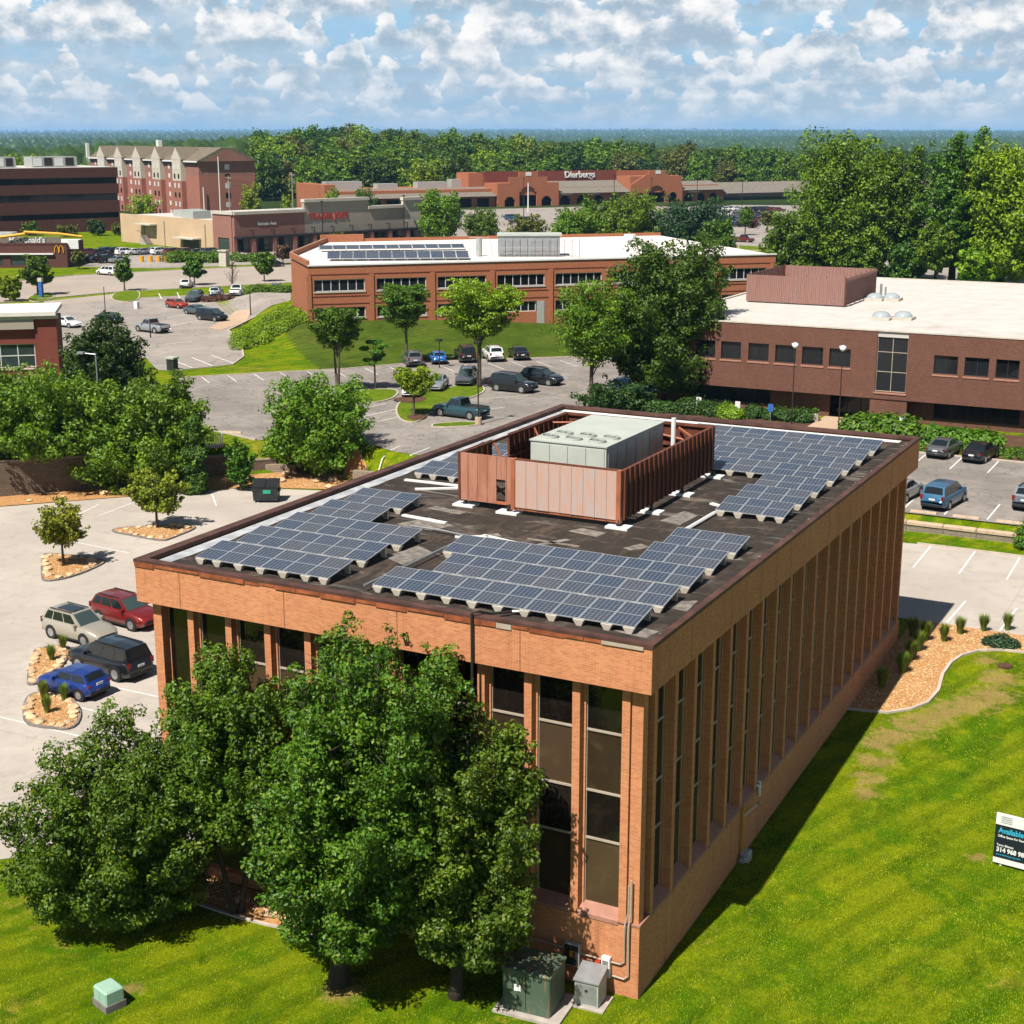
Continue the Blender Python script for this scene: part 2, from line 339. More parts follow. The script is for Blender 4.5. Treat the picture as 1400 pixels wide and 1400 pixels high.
def membrane(name, dark, light, amt, sc, streak=0.0, lo=0.75, hi=1.3):
    t = NT(name); o = t.obj(); n1 = t.noise(sc, 7, 0.62, o); n2 = t.noise(sc*5, 5, 0.6, o); n3 = t.noise(sc*0.35, 3, 0.5, o, 0.4)
    c = t.mix(t.ramp(n2, 0.3, 0.75), tuple(k*lo for k in dark), tuple(k*hi for k in dark))
    c = t.mix(t.math('MULTIPLY', t.ramp(t.math('ADD', t.math('MULTIPLY', n1, 0.7), t.math('MULTIPLY', n3, 0.3)), 0.54, 0.72), amt), c, light)
    if streak:
        n5 = t.noise(1.1, 6, 0.7, t.scalevec(o, (0.35, 1.3, 1)), 0.8); c = t.mix(t.math('MULTIPLY', t.ramp(n5, 0.55, 0.68), streak), c, (0.27, 0.235, 0.20)); n6 = t.noise(0.9, 6, 0.7, t.scalevec(o, (1.4, 0.4, 1)), 0.5); c = t.mix(t.math('MULTIPLY', t.ramp(n6, 0.52, 0.66), streak), c, (0.115, 0.078, 0.055))
    return t.bsdf(c, 0.85, 0, 0.25, t.bump(n2, 0.2, 0.02))
M['roof_dark'] = membrane('dark_bitumen_roof', (0.036, 0.027, 0.021), (0.19, 0.15, 0.12), 0.85, 0.42, 0.6)
M['roof_white'] = membrane('white_membrane_roof', (0.76, 0.71, 0.66), (0.52, 0.42, 0.33), 0.4, 0.12, 0.0, 0.94, 1.05)
M['roof_white2'] = membrane('weathered_white_roof', (0.58, 0.545, 0.505), (0.36, 0.275, 0.20), 0.75, 0.13, 0.0, 0.90, 1.06)
M['patch'] = plain('pale_roof_patch', (0.20, 0.175, 0.15), 0.8, var=0.4, scale=3)
M['shingle'] = plain('brown_grey_shingles', (0.19, 0.165, 0.135), 0.95, var=0.22, scale=1.5)
M['shingle_tan'] = plain('taupe_shingles', (0.165, 0.135, 0.095), 0.95, var=0.15, scale=1.2)
# corrugated screen of the roof plant: painted, fading panels
def faded(name, a, b, amt):
    t = NT(name); o = t.obj(); n1 = t.noise(1.6, 6, 0.65, t.scalevec(o, (2.0, 2.0, 0.35)), 1.2); n2 = t.noise(9, 4, 0.6, o)
    c = t.mix(t.math('MULTIPLY', t.ramp(n1, 0.38, 0.66), amt), a, b); c = t.mix(t.math('MULTIPLY', t.ramp(n2, 0.6, 0.75), 0.25), c, tuple(k*.55 for k in a))
    return t.bsdf(c, 0.65, 0.0, 0.3)
M['screen_rust'] = faded('rust_screen_panel', (0.44, 0.205, 0.135), (0.36, 0.145, 0.088), 1.0)
M['screen_faded'] = faded('chalky_faded_screen_panel', (0.54, 0.325, 0.245), (0.45, 0.385, 0.355), 0.9)
M['screen_brown'] = faded('red_brown_screen_panel', (0.145, 0.044, 0.022), (0.115, 0.036, 0.020), 1.0)
M['screen_mauve'] = faded('mauve_ribbed_screen', (0.31, 0.165, 0.135), (0.27, 0.145, 0.12), 1.0)
# solar cells: blue-grey cells with pale bus lines along the panel
def cells():
    t = NT('solar_cells'); o = t.obj(); sp = t.n('ShaderNodeSeparateXYZ'); t.l(o, sp.inputs[0])
    fx = t.math('FRACT', t.math('MULTIPLY', sp.outputs[0], 6/0.955)); ln = t.math('LESS_THAN', t.math('ABSOLUTE', t.math('SUBTRACT', fx, 0.5)), 0.46)
    oi = t.n('ShaderNodeObjectInfo'); rnd = oi.outputs['Random']
    fy = t.math('FRACT', t.math('MULTIPLY', sp.outputs[1], 10/1.6)); ln2 = t.math('LESS_THAN', t.math('ABSOLUTE', t.math('SUBTRACT', fy, 0.5)), 0.485)
    base = t.mix(rnd, (0.042, 0.060, 0.092), (0.074, 0.078, 0.092))
    c = t.mix(t.math('MULTIPLY', ln, ln2), (0.30, 0.31, 0.33), base)
    return t.bsdf(c, 0.16, 0.0, 0.5, None, Coat_Weight=0.6, Coat_Roughness=0.08)
M['cells'] = cells()
# --- ground covers
def grass_mat(name, a, b, dry, dry_amt, mow=0.0, sc=1.0, bare=()):
    t = NT(name); p = t.pos(); n1 = t.noise(0.30*sc, 7, 0.66, p, 0.7); n2 = t.noise(1.5*sc, 7, 0.70, p, 0.3); n3 = t.noise(13, 7, 0.78, p); n4 = t.noise(0.11*sc, 6, 0.65, p, 1.0); n5 = t.noise(0.62*sc, 6, 0.68, t.scalevec(p, (1.5, .7, 1)), 0.5)
    c = t.mix(t.ramp(n1, 0.36, 0.62), a, b)
    c = t.mix(t.math('MULTIPLY', t.ramp(n5, 0.52, 0.66), 0.65), c, tuple(k*0.50 for k in a))
    c = t.mix(t.math('MULTIPLY', t.ramp(n2, 0.50, 0.66), 0.55), c, tuple(min(1, k*1.35) for k in b))
    c = t.mix(t.math('MULTIPLY', t.ramp(t.math('ADD', t.math('MULTIPLY', n4, 0.6), t.math('MULTIPLY', n2, 0.4)), 0.535, 0.63), dry_amt), c, dry)
    if mow:
        sp = t.n('ShaderNodeSeparateXYZ'); t.l(p, sp.inputs[0])
        w = t.math('SINE', t.math('ADD', t.math('MULTIPLY', t.math('ADD', t.math('MULTIPLY', sp.outputs[0], 0.92), t.math('MULTIPLY', sp.outputs[1], -0.4)), 4.2), t.math('MULTIPLY', n1, 5.0)))
        c = t.mix(t.math('MULTIPLY', t.ramp(w, -0.2, 0.9), mow), c, tuple(k*0.60 for k in a))
    c = t.mix(t.math('MULTIPLY', t.ramp(n3, 0.44, 0.62), 0.70), c, tuple(k*0.34 for k in a))
    c = t.mix(t.math('MULTIPLY', t.ramp(n3, 0.58, 0.74), 0.45), c, tuple(min(1, k*1.6) for k in b))
    if bare:                    # worn earth: ragged spots in the turf
        acc = None; sp = t.n('ShaderNodeSeparateXYZ'); t.l(p, sp.inputs[0])
        for bx_, by_, br in bare:
            ddx = t.math('SUBTRACT', sp.outputs[0], bx_); ddy = t.math('SUBTRACT', sp.outputs[1], by_)
            e = t.math('SUBTRACT', 1.0, t.math('DIVIDE', t.math('SQRT', t.math('ADD', t.math('MULTIPLY', ddx, ddx), t.math('MULTIPLY', ddy, ddy))), br))
            acc = e if acc is None else t.math('MAXIMUM', acc, e)
        k = t.ramp(t.math('ADD', acc, t.math('ADD', t.math('MULTIPLY', t.math('SUBTRACT', n2, 0.5), 2.6), t.math('MULTIPLY', t.math('SUBTRACT', n3, 0.5), 1.4))), 0.12, 0.70)
        c = t.mix(t.math('MULTIPLY', k, 0.72), c, t.mix(t.ramp(n3, 0.4, 0.65), (0.46, 0.285, 0.125), (0.28, 0.19, 0.06)))
    return t.bsdf(c, 0.95, 0, 0.03, t.bump(n3, 1.0, 0.08))
BARE = [(*G(u, v, z)[:2], r) for u, v, z, r in ((1350, 905, 1.4, 1.0), (1366, 930, 1.3, 1.5), (1356, 952, 1.25, 1.7), (1335, 962, 1.2, 1.6), (1312, 968, 1.2, 1.6), (1290, 975, 1.15, 1.6), (1268, 984, 1.1, 1.5), (1245, 993, 1.1, 1.5), (1222, 1004, 1.05, 1.4), (1203, 1018, 1.0, 1.2), (1194, 1038, 1.0, 1.1), (1188, 1060, .95, 1.0), (1184, 1080, .9, .8), (735, 1362, 0, 1.3), (470, 1352, 0, 1.1), (178, 1352, 0, .6), (1336, 1170, .7, .5))]
M['grass'] = grass_mat('lawn_grass', (0.085, 0.190, 0.002), (0.250, 0.290, 0.005), (0.40, 0.30, 0.05), 0.75, mow=0.42, bare=BARE)
M['grass_strip'] = grass_mat('strip_grass', (0.105, 0.185, 0.010), (0.17, 0.235, 0.014), (0.30, 0.22, 0.06), 0.3)
M['grass_slope'] = grass_mat('mown_bank_grass', (0.060, 0.105, 0.010), (0.105, 0.150, 0.016), (0.20, 0.16, 0.05), 0.3, mow=0.2, sc=0.5)
def far_ground():
    t = NT('far_countryside'); p = t.pos(); n1 = t.noise(0.004, 6, 0.6, p); n2 = t.noise(0.03, 5, 0.6, p)
    c = t.mix(t.ramp(n1, 0.4, 0.6), (0.022, 0.042, 0.010), (0.055, 0.075, 0.020)); c = t.mix(t.math('MULTIPLY', t.ramp(n2, 0.55, 0.7), 0.5), c, (0.016, 0.03, 0.01))
    c = t.mix(t.math('MULTIPLY', t.ramp(n1, 0.66, 0.70), 0.5), c, (0.20, 0.17, 0.09)); return t.bsdf(c, 0.95, 0, 0.05)
M['far'] = far_ground()
def paving(name, base, var, crack, stain, sc=1.0, joints=None):
    t = NT(name); p = t.pos(); n1 = t.noise(0.12*sc, 6, 0.62, p, 0.5); n2 = t.noise(0.9*sc, 6, 0.62, p); n3 = t.noise(26, 4, 0.7, p)
    c = t.mix(t.ramp(n1, 0.32, 0.70), tuple(k*(1-var) for k in base), tuple(min(1, k*(1+var*.6)) for k in base))
    c = t.mix(t.math('MULTIPLY', t.ramp(n2, 0.50, 0.74), stain), c, tuple(k*0.55 for k in base))
    c = t.mix(t.math('MULTIPLY', t.ramp(n3, 0.45, 0.75), 0.22), c, tuple(k*0.6 for k in base))
    v = t.n('ShaderNodeTexVoronoi', feature='DISTANCE_TO_EDGE'); v.inputs['Scale'].default_value = 0.22*sc
    wp = t.n('ShaderNodeVectorMath', operation='ADD'); nd = t.n('ShaderNodeTexNoise'); nd.inputs['Scale'].default_value = 0.6; nd.inputs['Detail'].default_value = 5; t.l(p, nd.inputs['Vector'])
    t.l(p, wp.inputs[0]); sv = t.n('ShaderNodeVectorMath', operation='SCALE'); t.l(nd.outputs['Color'], sv.inputs[0]); sv.inputs[3].default_value = 2.6; t.l(sv.outputs[0], wp.inputs[1])
    t.l(wp.outputs[0], v.inputs['Vector'])
    ck = t.math('SUBTRACT', 1.0, t.ramp(v.outputs['Distance'], 0.0, 0.028))
    c = t.mix(t.math('MULTIPLY', ck, crack), c, tuple(k*0.32 for k in base))
    if joints:
        sp = t.n('ShaderNodeSeparateXYZ'); t.l(p, sp.inputs[0])
        for ax, per in ((0, joints[0]), (1, joints[1])):
            fr = t.math('FRACT', t.math('DIVIDE', t.math('ADD', sp.outputs[ax], 200.0), per)); j = t.math('LESS_THAN', fr, 0.035/per)
            c = t.mix(t.math('MULTIPLY', j, 0.45), c, tuple(k*0.45 for k in base))
    return t.bsdf(c, 0.9, 0, 0.15, t.bump(n3, 0.25, 0.01))
M['concrete'] = paving('pale_concrete_paving', (0.47, 0.415, 0.36), 0.13, 0.10, 0.34, joints=(12.0, 6.1))
M['asphalt'] = paving('old_grey_asphalt', (0.285, 0.252, 0.225), 0.24, 0.55, 0.55, 1.6)
M['asphalt_pale'] = paving('sun_bleached_asphalt', (0.34, 0.300, 0.265), 0.16, 0.45, 0.35, 0.8)
M['road'] = paving('beige_road_surface', (0.40, 0.335, 0.28), 0.08, 0.2, 0.2, 0.6)
M['walk'] = paving('pinkish_sidewalk', (0.50, 0.36, 0.25), 0.06, 0.1, 0.15)
M['stripe'] = plain('white_road_paint', (0.72, 0.70, 0.66), 0.8, var=0.15, scale=4)
def mulch(name, a, b, c3):
    t = NT(name); p = t.pos(); v = t.n('ShaderNodeTexVoronoi'); v.inputs['Scale'].default_value = 11; t.l(p, v.inputs['Vector'])
    n = t.noise(0.8, 5, 0.6, p); sp = t.n('ShaderNodeSeparateColor'); t.l(v.outputs['Color'], sp.inputs[0])
    c = t.mix(sp.outputs[0], a, b); c = t.mix(t.math('MULTIPLY', t.ramp(n, 0.45, 0.75), 0.6), c, c3)
    return t.bsdf(c, 0.95, 0, 0.1, t.bump(v.outputs['Distance'], 0.9, 0.05))
M['mulch'] = mulch('orange_gravel_mulch', (0.54, 0.295, 0.125), (0.40, 0.185, 0.062), (0.58, 0.36, 0.18))
M['mulch_dark'] = mulch('brown_mulch', (0.13, 0.070, 0.045), (0.085, 0.045, 0.03), (0.16, 0.09, 0.05))
M['chip'] = plain('pale_gravel_chip', (0.62, 0.42, 0.22), 0.9, var=0.4, scale=6)
M['rock'] = plain('sandy_boulder', (0.58, 0.40, 0.235), 0.9, var=0.3, scale=3, bump=0.3)
# --- plants
def leaf(name, dark, light, yellow=0.0, trans=0.24):
    t = NT(name); g = t.n('ShaderNodeNewGeometry'); rnd = g.outputs['Random Per Island']
    oi = t.n('ShaderNodeObjectInfo'); n = t.noise(0.55, 3, 0.5, t.obj())
    c = t.mix(rnd, dark, light); c = t.mix(t.math('MULTIPLY', t.ramp(n, 0.42, 0.68), 0.55), c, tuple(min(1, k*1.45) for k in light))
    if yellow: c = t.mix(t.math('MULTIPLY', t.ramp(rnd, 0.80, 0.95), yellow), c, (0.26, 0.24, 0.02))
    hv = t.n('ShaderNodeHueSaturation'); t.l(c, hv.inputs['Color']); t.l(t.math('ADD', 0.485, t.math('MULTIPLY', oi.outputs['Random'], 0.03)), hv.inputs['Hue'])
    t.l(t.math('ADD', 0.94, t.math('MULTIPLY', oi.outputs['Random'], 0.2)), hv.inputs['Value'])
    b = t.n('ShaderNodeBsdfPrincipled'); t.l(hv.outputs[0], b.inputs['Base Color']); b.inputs['Roughness'].default_value = 0.48; b.inputs['Specular IOR Level'].default_value = 0.30
    tr = t.n('ShaderNodeBsdfTranslucent'); tm = t.n('ShaderNodeMix', data_type='RGBA', blend_type='MULTIPLY'); tm.inputs[0].default_value = 1; t.l(hv.outputs[0], tm.inputs[6]); tm.inputs[7].default_value = (1.5, 1.5, 0.5, 1)
    t.l(tm.outputs[2], tr.inputs['Color'])
    mx = t.n('ShaderNodeMixShader'); mx.inputs[0].default_value = trans; t.l(b.outputs[0], mx.inputs[1]); t.l(tr.outputs[0], mx.inputs[2]); t.l(mx.outputs[0], t.out.inputs[0])
    return t.m
M['leaf_pear'] = leaf('glossy_pear_leaves', (0.0204, 0.0626, 0.0033), (0.0828, 0.1548, 0.0091), 0.3)
M['leaf_mid'] = leaf('mid_green_leaves', (0.0255, 0.0713, 0.0037), (0.0774, 0.1541, 0.0083), 0.2)
M['leaf_dark'] = leaf('dark_green_leaves', (0.0144, 0.0368, 0.0056), (0.0378, 0.0798, 0.0106))
M['leaf_deep'] = leaf('deep_green_leaves', (0.0196, 0.0560, 0.0039), (0.0555, 0.1110, 0.0083), 0.15)
M['leaf_bright'] = leaf('fresh_green_leaves', (0.0400, 0.1000, 0.0039), (0.1134, 0.1974, 0.0082), 0.3)
M['leaf_pine'] = leaf('blue_green_needles', (0.014, 0.036, 0.014), (0.034, 0.070, 0.026))
M['leaf_lime'] = leaf('lime_green_leaves', (0.0810, 0.1575, 0.0038), (0.1880, 0.2820, 0.0079), 0.35)
M['leaf_yellow'] = leaf('yellow_green_leaves', (0.120, 0.180, 0.006), (0.24, 0.29, 0.012), 0.5)
M['leaf_olive'] = leaf('olive_leaves', (0.0600, 0.0736, 0.0101), (0.1176, 0.1260, 0.0176))
M['leaf_young'] = leaf('young_olive_yellow_leaves', (0.085, 0.125, 0.008), (0.20, 0.215, 0.014), 0.5)
M['leaf_red'] = leaf('purple_brown_leaves', (0.060, 0.030, 0.022), (0.11, 0.055, 0.035))
M['leaf_bed'] = leaf('ground_cover_leaves', (0.0638, 0.1360, 0.0030), (0.1469, 0.2448, 0.0062), 0.2)
M['blade'] = leaf('ornamental_grass_blades', (0.055, 0.12, 0.012), (0.17, 0.22, 0.03), 0.3)
M['turf'] = leaf('turf_blades', (0.105, 0.190, 0.003), (0.27, 0.300, 0.008), 0.5, 0.3)
M['bark'] = plain('grey_brown_bark', (0.105, 0.080, 0.060), 0.95, var=0.35, scale=4, bump=0.5)
M['bark_dark'] = plain('dark_bark', (0.050, 0.040, 0.032), 0.95, var=0.3, scale=4, bump=0.4)
M['pole_wood'] = plain('weathered_pole_wood', (0.30, 0.25, 0.20), 0.9)
# ------------------------------------------------------------------ ground sheet and paved areas
def axis_lines(a, b, step, far, grow=1.22):
    l = list(np.arange(a, b+1e-6, step)); s = step; x = b; hi = []
    while x < far: s *= grow; x += s; hi.append(x)
    s = step; x = a; lo = []
    while x > -far: s *= grow; x -= s; lo.append(x)
    return np.array(lo[::-1]+l+hi)
gx = axis_lines(-130, 45, 1.0, 30000); gy = axis_lines(-30, 170, 1.0, 30000)
X, Y = np.meshgrid(gx, gy); Z = hgt(X, Y)
nx, ny = len(gx), len(gy)
vs = np.stack([X.ravel(), Y.ravel(), Z.ravel()], 1)
i, j = np.meshgrid(np.arange(nx-1), np.arange(ny-1)); a = (j*nx+i).ravel()
fs = np.stack([a, a+1, a+1+nx, a+nx], 1)
me = bpy.data.meshes.new('ground'); me.from_pydata(vs.tolist(), [], fs.tolist())
me.materials.append(M['grass']); me.materials.append(M['far']); me.materials.append(M['grass_slope'])
cxy = vs[fs].mean(1); dd = np.hypot(cxy[:, 0]-CAM[0], cxy[:, 1]-CAM[1])
a_ = (cxy[:, 0]-MBO[0])*ME1[0]+(cxy[:, 1]-MBO[1])*ME1[1]; b_ = (cxy[:, 0]-MBO[0])*ME2[0]+(cxy[:, 1]-MBO[1])*ME2[1]
mi = np.where(dd > 480, 1, 0); mi = np.where((b_ > -34) & (b_ < 10) & (a_ > -4) & (a_ < 95) & (dd < 300), 2, mi)
me.polygons.foreach_set('material_index', mi.astype(np.int32)); me.polygons.foreach_set('use_smooth', [True]*len(fs)); me.update()
ground = struct(link('ground', me))

def sheet(name, poly, mat, off=0.02, parent=None, step=1.0):
    poly = [(float(q[0]), float(q[1])) for q in poly]
    if sum(poly[i][0]*poly[(i+1)%len(poly)][1]-poly[(i+1)%len(poly)][0]*poly[i][1] for i in range(len(poly))) < 0: poly = poly[::-1]
    bm = bmesh.new(); f = bm.faces.new([bm.verts.new((x, y, 0)) for x, y in poly])
    xs = [q[0] for q in poly]; ys = [q[1] for q in poly]
    gxx, gyy = np.meshgrid(np.linspace(min(xs), max(xs), 25), np.linspace(min(ys), max(ys), 25)); hh = hgt(gxx, gyy)
    if hh.max()-hh.min() > 0.01:
        for k in (0, 1):
            lo, hi = (min(xs), max(xs)) if k == 0 else (min(ys), max(ys))
            for c in np.arange(math.ceil(lo/step)*step, hi, step):
                co = (c, 0, 0) if k == 0 else (0, c, 0); no = (1, 0, 0) if k == 0 else (0, 1, 0)
                bmesh.ops.bisect_plane(bm, geom=bm.verts[:]+bm.edges[:]+bm.faces[:], plane_co=co, plane_no=no, dist=1e-4)
    for v in bm.verts: v.co.z = H1(v.co.x, v.co.y)+off
    bm.normal_update()
    me = bpy.data.meshes.new(name); bm.to_mesh(me); bm.free(); me.materials.append(mat)
    o = link(name, me, parent)
    if parent is None: struct(o)
    return o
def spx(pts, z=TOP): return [tuple(G(u, v, z)[:2]) for u, v in pts]
def kerb(pts, mat, parent, w=0.15, h=0.13, closed=False, name='kerb'):
    pts = [Vector((q[0], q[1])) for q in pts]; n = len(pts); m = MB(); L = []; Rr = []
    for i in range(n):
        a = pts[i-1] if (i > 0 or closed) else pts[i]; b = pts[(i+1)%n] if (i < n-1 or closed) else pts[i]
        t = (b-a).normalized(); nn = Vector((-t.y, t.x)); L.append(pts[i]+nn*w/2); Rr.append(pts[i]-nn*w/2)
    vs = []
    for i in range(n):
        z = H1(pts[i].x, pts[i].y)
        vs += [(L[i].x, L[i].y, z-0.1), (L[i].x, L[i].y, z+h), (Rr[i].x, Rr[i].y, z+h), (Rr[i].x, Rr[i].y, z-0.1)]
    fs = []
    for i in range(n if closed else n-1):
        j = (i+1)%n
        for k in range(3): fs.append((i*4+k, i*4+k+1, j*4+k+1, j*4+k)[::-1])
    m.add(vs, fs); return part(name, m, mat, parent)
def stripe(parent, p0, p1, w=0.11, off=0.034):
    p0 = Vector((p0[0], p0[1])); p1 = Vector((p1[0], p1[1])); t = (p1-p0).normalized(); n = Vector((-t.y, t.x))*w/2; m = MB()
    k = max(1, int((p1-p0).length/1.5)); vs = []
    for i in range(k+1):
        q = p0.lerp(p1, i/k)
        for s in (-1, 1): r = q+n*s; vs.append((r.x, r.y, H1(r.x, r.y)+off))
    m.add(vs, [(2*i, 2*i+2, 2*i+3, 2*i+1)[::-1] for i in range(k)]); return part('parking_stripe', m, M['stripe'], parent)
def smooth_poly(pts, k=3, closed=True):      # corner cutting for rounded outlines
    for _ in range(k):
        o = []; n = len(pts)
        for i in range(n if closed else n-1):
            a, b = pts[i], pts[(i+1)%n]
            o += [(a[0]*.75+b[0]*.25, a[1]*.75+b[1]*.25), (a[0]*.25+b[0]*.75, a[1]*.25+b[1]*.75)]
        pts = o if closed else [pts[0]]+o+[pts[-1]]
    return pts
def island(name, poly, mat, kmat=None, parent=None, h=0.12, rnd=2):
    pl = smooth_poly(poly, rnd) if rnd else poly
    o = sheet(name, pl, mat, h-0.01)
    kerb(pl, kmat or M['kerb'], o, 0.16, h+0.01, True); return o

# --- lots on the low side
left_lot = sheet('left_parking_lot', [(-100, 9.4), (-71.3, 40.0), (-58.2, 54.2), (-50, 57.0), (-21, 57.0), (-21, 0.7), (-23.4, 1.2), (-27.5, -2.8), (-60, -26), (-100, -26)], M['concrete'], 0.02)
for a, b in (((-63.6, 39.4), (-64.9, 44.3)), ((-62.4, 41.6), (-62.9, 45.9)), ((-58.5, 35.0), (-53.2, 34.6)), ((-60.2, 52.2), (-56.4, 48.2)), ((-57.6, 54.2), (-54.0, 50.4)), ((-66.6, 42.6), (-63.2, 38.6))):
    stripe(left_lot, a, b)
for y in (8.6, 11.4, 14.4, 17.4, 20.4, 23.6): stripe(left_lot, (-38.6, y), (-33.2, y))
for y in (27.0, 30.0, 33.0): stripe(left_lot, (-38.6, y), (-33.2, y))
kerb([(-38.6+0.0, 5.5), (-43.8, 17.2), (-53.4, 26.4), (-58.2, 31.9)], M['kerb_dark'], left_lot, 0.06, 0.012, name='paving_joint')
right_lot = sheet('right_parking_lot', [(-3.9, 41.0), (-0.6, 40.7), (32, 40.9), (32, 57.0), (-3.9, 57.0)], M['concrete'], 0.02)
back_drive = sheet('back_drive', [(-21, 37.4), (-3.9, 37.4), (-3.9, 57), (-21, 57)], M['concrete'], 0.02)
for k in range(-1, 6):
    stripe(right_lot, (-2.85+2.88*k, 51.2), (-2.95+2.88*k, 56.9), 0.12)
    if k >= 1: stripe(right_lot, (-1.55+2.92*k, 41.0), (-1.40+2.92*k, 45.6), 0.12)
kerb([(-3.9, 57.05), (32, 57.05)], M['kerb'], right_lot, 0.16, 0.12)
kerb([(0.4, 40.75), (32, 40.85)], M['kerb'], right_lot, 0.14, 0.06)
# --- upper lots behind
mid_lot = sheet('middle_parking_lot', spx([(245, 517), (262, 560), (282, 587), (350, 602)])+[(-56, 66), (-49, 62.6), (-40, 61.6), (-12, 61.75), (32, 61.75), (32, 82.5), (-35, 82.5), (-36.5, 90), (-40, 104), (-43, 118), (-50, 127), (-60.5, 117.3), (-72.5, 107)]+spx([(470, 505), (350, 511)]), M['asphalt'], 0.02)
E1 = Vector((math.sin(R(47)), math.cos(R(47)))); E2 = Vector((-E1.y, E1.x))
p0 = Vector(G(621, 508, TOP)[:2])
for k in range(-9, 7):
    q = p0+E1*2.9*k
    if k < -3: q = Vector(G(621-37.2*(-k), 508+1.75*(-k), TOP)[:2])
    stripe(mid_lot, q, q+(E2*0.95+E1*-0.12)*5.0)
for u, v, u2, v2 in ((478, 563, 528, 552), (492, 571, 558, 556), (515, 577, 575, 563), (495, 617, 510, 605), (510, 627, 547, 610), (548, 628, 588, 612), (668, 533, 720, 533), (665, 545, 722, 541), (650, 563, 690, 557), (655, 571, 700, 571)):
    stripe(mid_lot, G(u, v, TOP), G(u2, v2, TOP))
for k in range(-2, 9):
    stripe(mid_lot, (-6.2+2.93*k, 62.3), (-6.2+2.93*k, 67.2), 0.12); stripe(mid_lot, (-8.9+2.93*k, 77.4), (-8.9+2.93*k, 82.2), 0.12)
kerb([(-35, 82.5), (32, 82.5)], M['kerb'], mid_lot, 0.16, 0.13)
kerb(spx([(470, 505), (350, 511), (245, 517), (250, 530), (262, 560), (282, 587), (350, 602)]), M['kerb'], mid_lot, 0.16, 0.13)
kerb([tuple(G(470, 505, TOP)[:2]), (-72.5, 107), (-60.5, 117.3), (-50, 127)], M['kerb'], mid_lot, 0.16, 0.13)
islA = island('lot_island_grass', spx([(440, 549), (466, 536), (528, 532), (548, 536), (532, 549), (482, 554)]), M['grass_strip'])
islB = island('lot_island_grass', spx([(548, 547), (600, 533), (652, 524), (668, 536), (622, 552), (585, 566), (572, 579), (548, 577), (540, 562)]), M['grass_strip'])
islC = island('lot_island_grass', spx([(592, 580), (650, 577), (656, 583), (590, 586)]), M['grass_strip'], rnd=1)
for isl, pts in ((islB, [(530, 548), (556, 543), (590, 545), (566, 554)]), (islB, [(552, 571), (572, 566), (588, 570), (570, 578)]), (islA, [(440, 545), (462, 540), (478, 545), (460, 550)])):
    sheet('mulch_ring', smooth_poly(spx(pts), 2), M['mulch_dark'], 0.14, isl)
# --- far lots and road
west_lot = sheet('west_parking_lot', spx([(-60, 480), (-60, 424), (150, 410), (170, 408), (398, 397), (398, 425), (345, 440), (312, 452), (330, 470), (333, 488), (318, 499), (240, 507), (215, 506), (200, 490), (100, 480)]), M['asphalt_pale'], 0.02)
for u, v, u2, v2 in ((217, 395, 221, 403), (242, 394, 246, 402), (267, 393, 271, 401), (291, 392, 295, 400), (315, 391, 319, 399), (234, 492, 263, 503), (262, 489, 292, 501), (289, 486, 320, 497), (228, 435, 262, 429), (236, 445, 272, 438), (225, 471, 262, 467)):
    stripe(west_lot, G(u, v+6 if v < 405 else v, TOP), G(u2, v2+6 if v < 405 else v2, TOP), 0.16)
kerb(spx([(398, 425), (345, 440), (312, 452), (330, 470), (333, 488), (318, 499), (240, 507)]), M['kerb'], west_lot, 0.2, 0.14)
sheet('service_walk', spx([(285, 449), (322, 427), (345, 430), (338, 440), (300, 452)]), M['walk'], 0.05)
road = sheet('road', spx([(-60, 420), (165, 399), (430, 385), (430, 361), (300, 367), (215, 371), (100, 377), (-60, 392)]), M['road'], 0.022)
kerb(spx([(-60, 420), (165, 399), (430, 385)]), M['kerb'], road, 0.25, 0.14); kerb(spx([(430, 361), (300, 367), (215, 371), (100, 377), (-60, 392)]), M['kerb'], road, 0.25, 0.14)
drive = sheet('lot_entrance', spx([(60, 412), (165, 401), (165, 409), (150, 411), (60, 419)]), M['road'], 0.026)
tj_lot = sheet('shop_parking_lot', spx([(80, 364), (215, 367), (300, 364), (420, 358), (620, 350), (660, 330), (560, 330), (300, 346), (165, 345), (80, 338)]), M['asphalt_pale'], 0.024)
strip_lot = sheet('strip_mall_parking_lot', spx([(540, 347), (700, 340), (1075, 338), (1110, 300), (1125, 281), (900, 280), (590, 288), (540, 300)]), M['asphalt_pale'], 0.028)
east_lot = sheet('east_parking_lot', spx([(1085, 352), (1440, 405), (1440, 262), (1130, 276)]), M['asphalt_pale'], 0.02)
for u, v, u2, v2 in ((1230, 372, 1300, 381), (1320, 300, 1400, 306)): kerb(spx([(u, v), (u2, v2)]), M['kerb'], east_lot, 0.3, 0.15)
island('verge_grass', spx([(1010, 336), (1062, 339), (1062, 343), (1010, 342)]), M['grass_strip'], rnd=0)
island('verge_grass', spx([(150, 410), (158, 399), (190, 396), (192, 410), (172, 414)]), M['grass_strip'], rnd=2)
island('verge_grass', spx([(35, 408), (58, 400), (76, 404), (68, 411), (45, 414)]), M['grass_strip'], rnd=2)

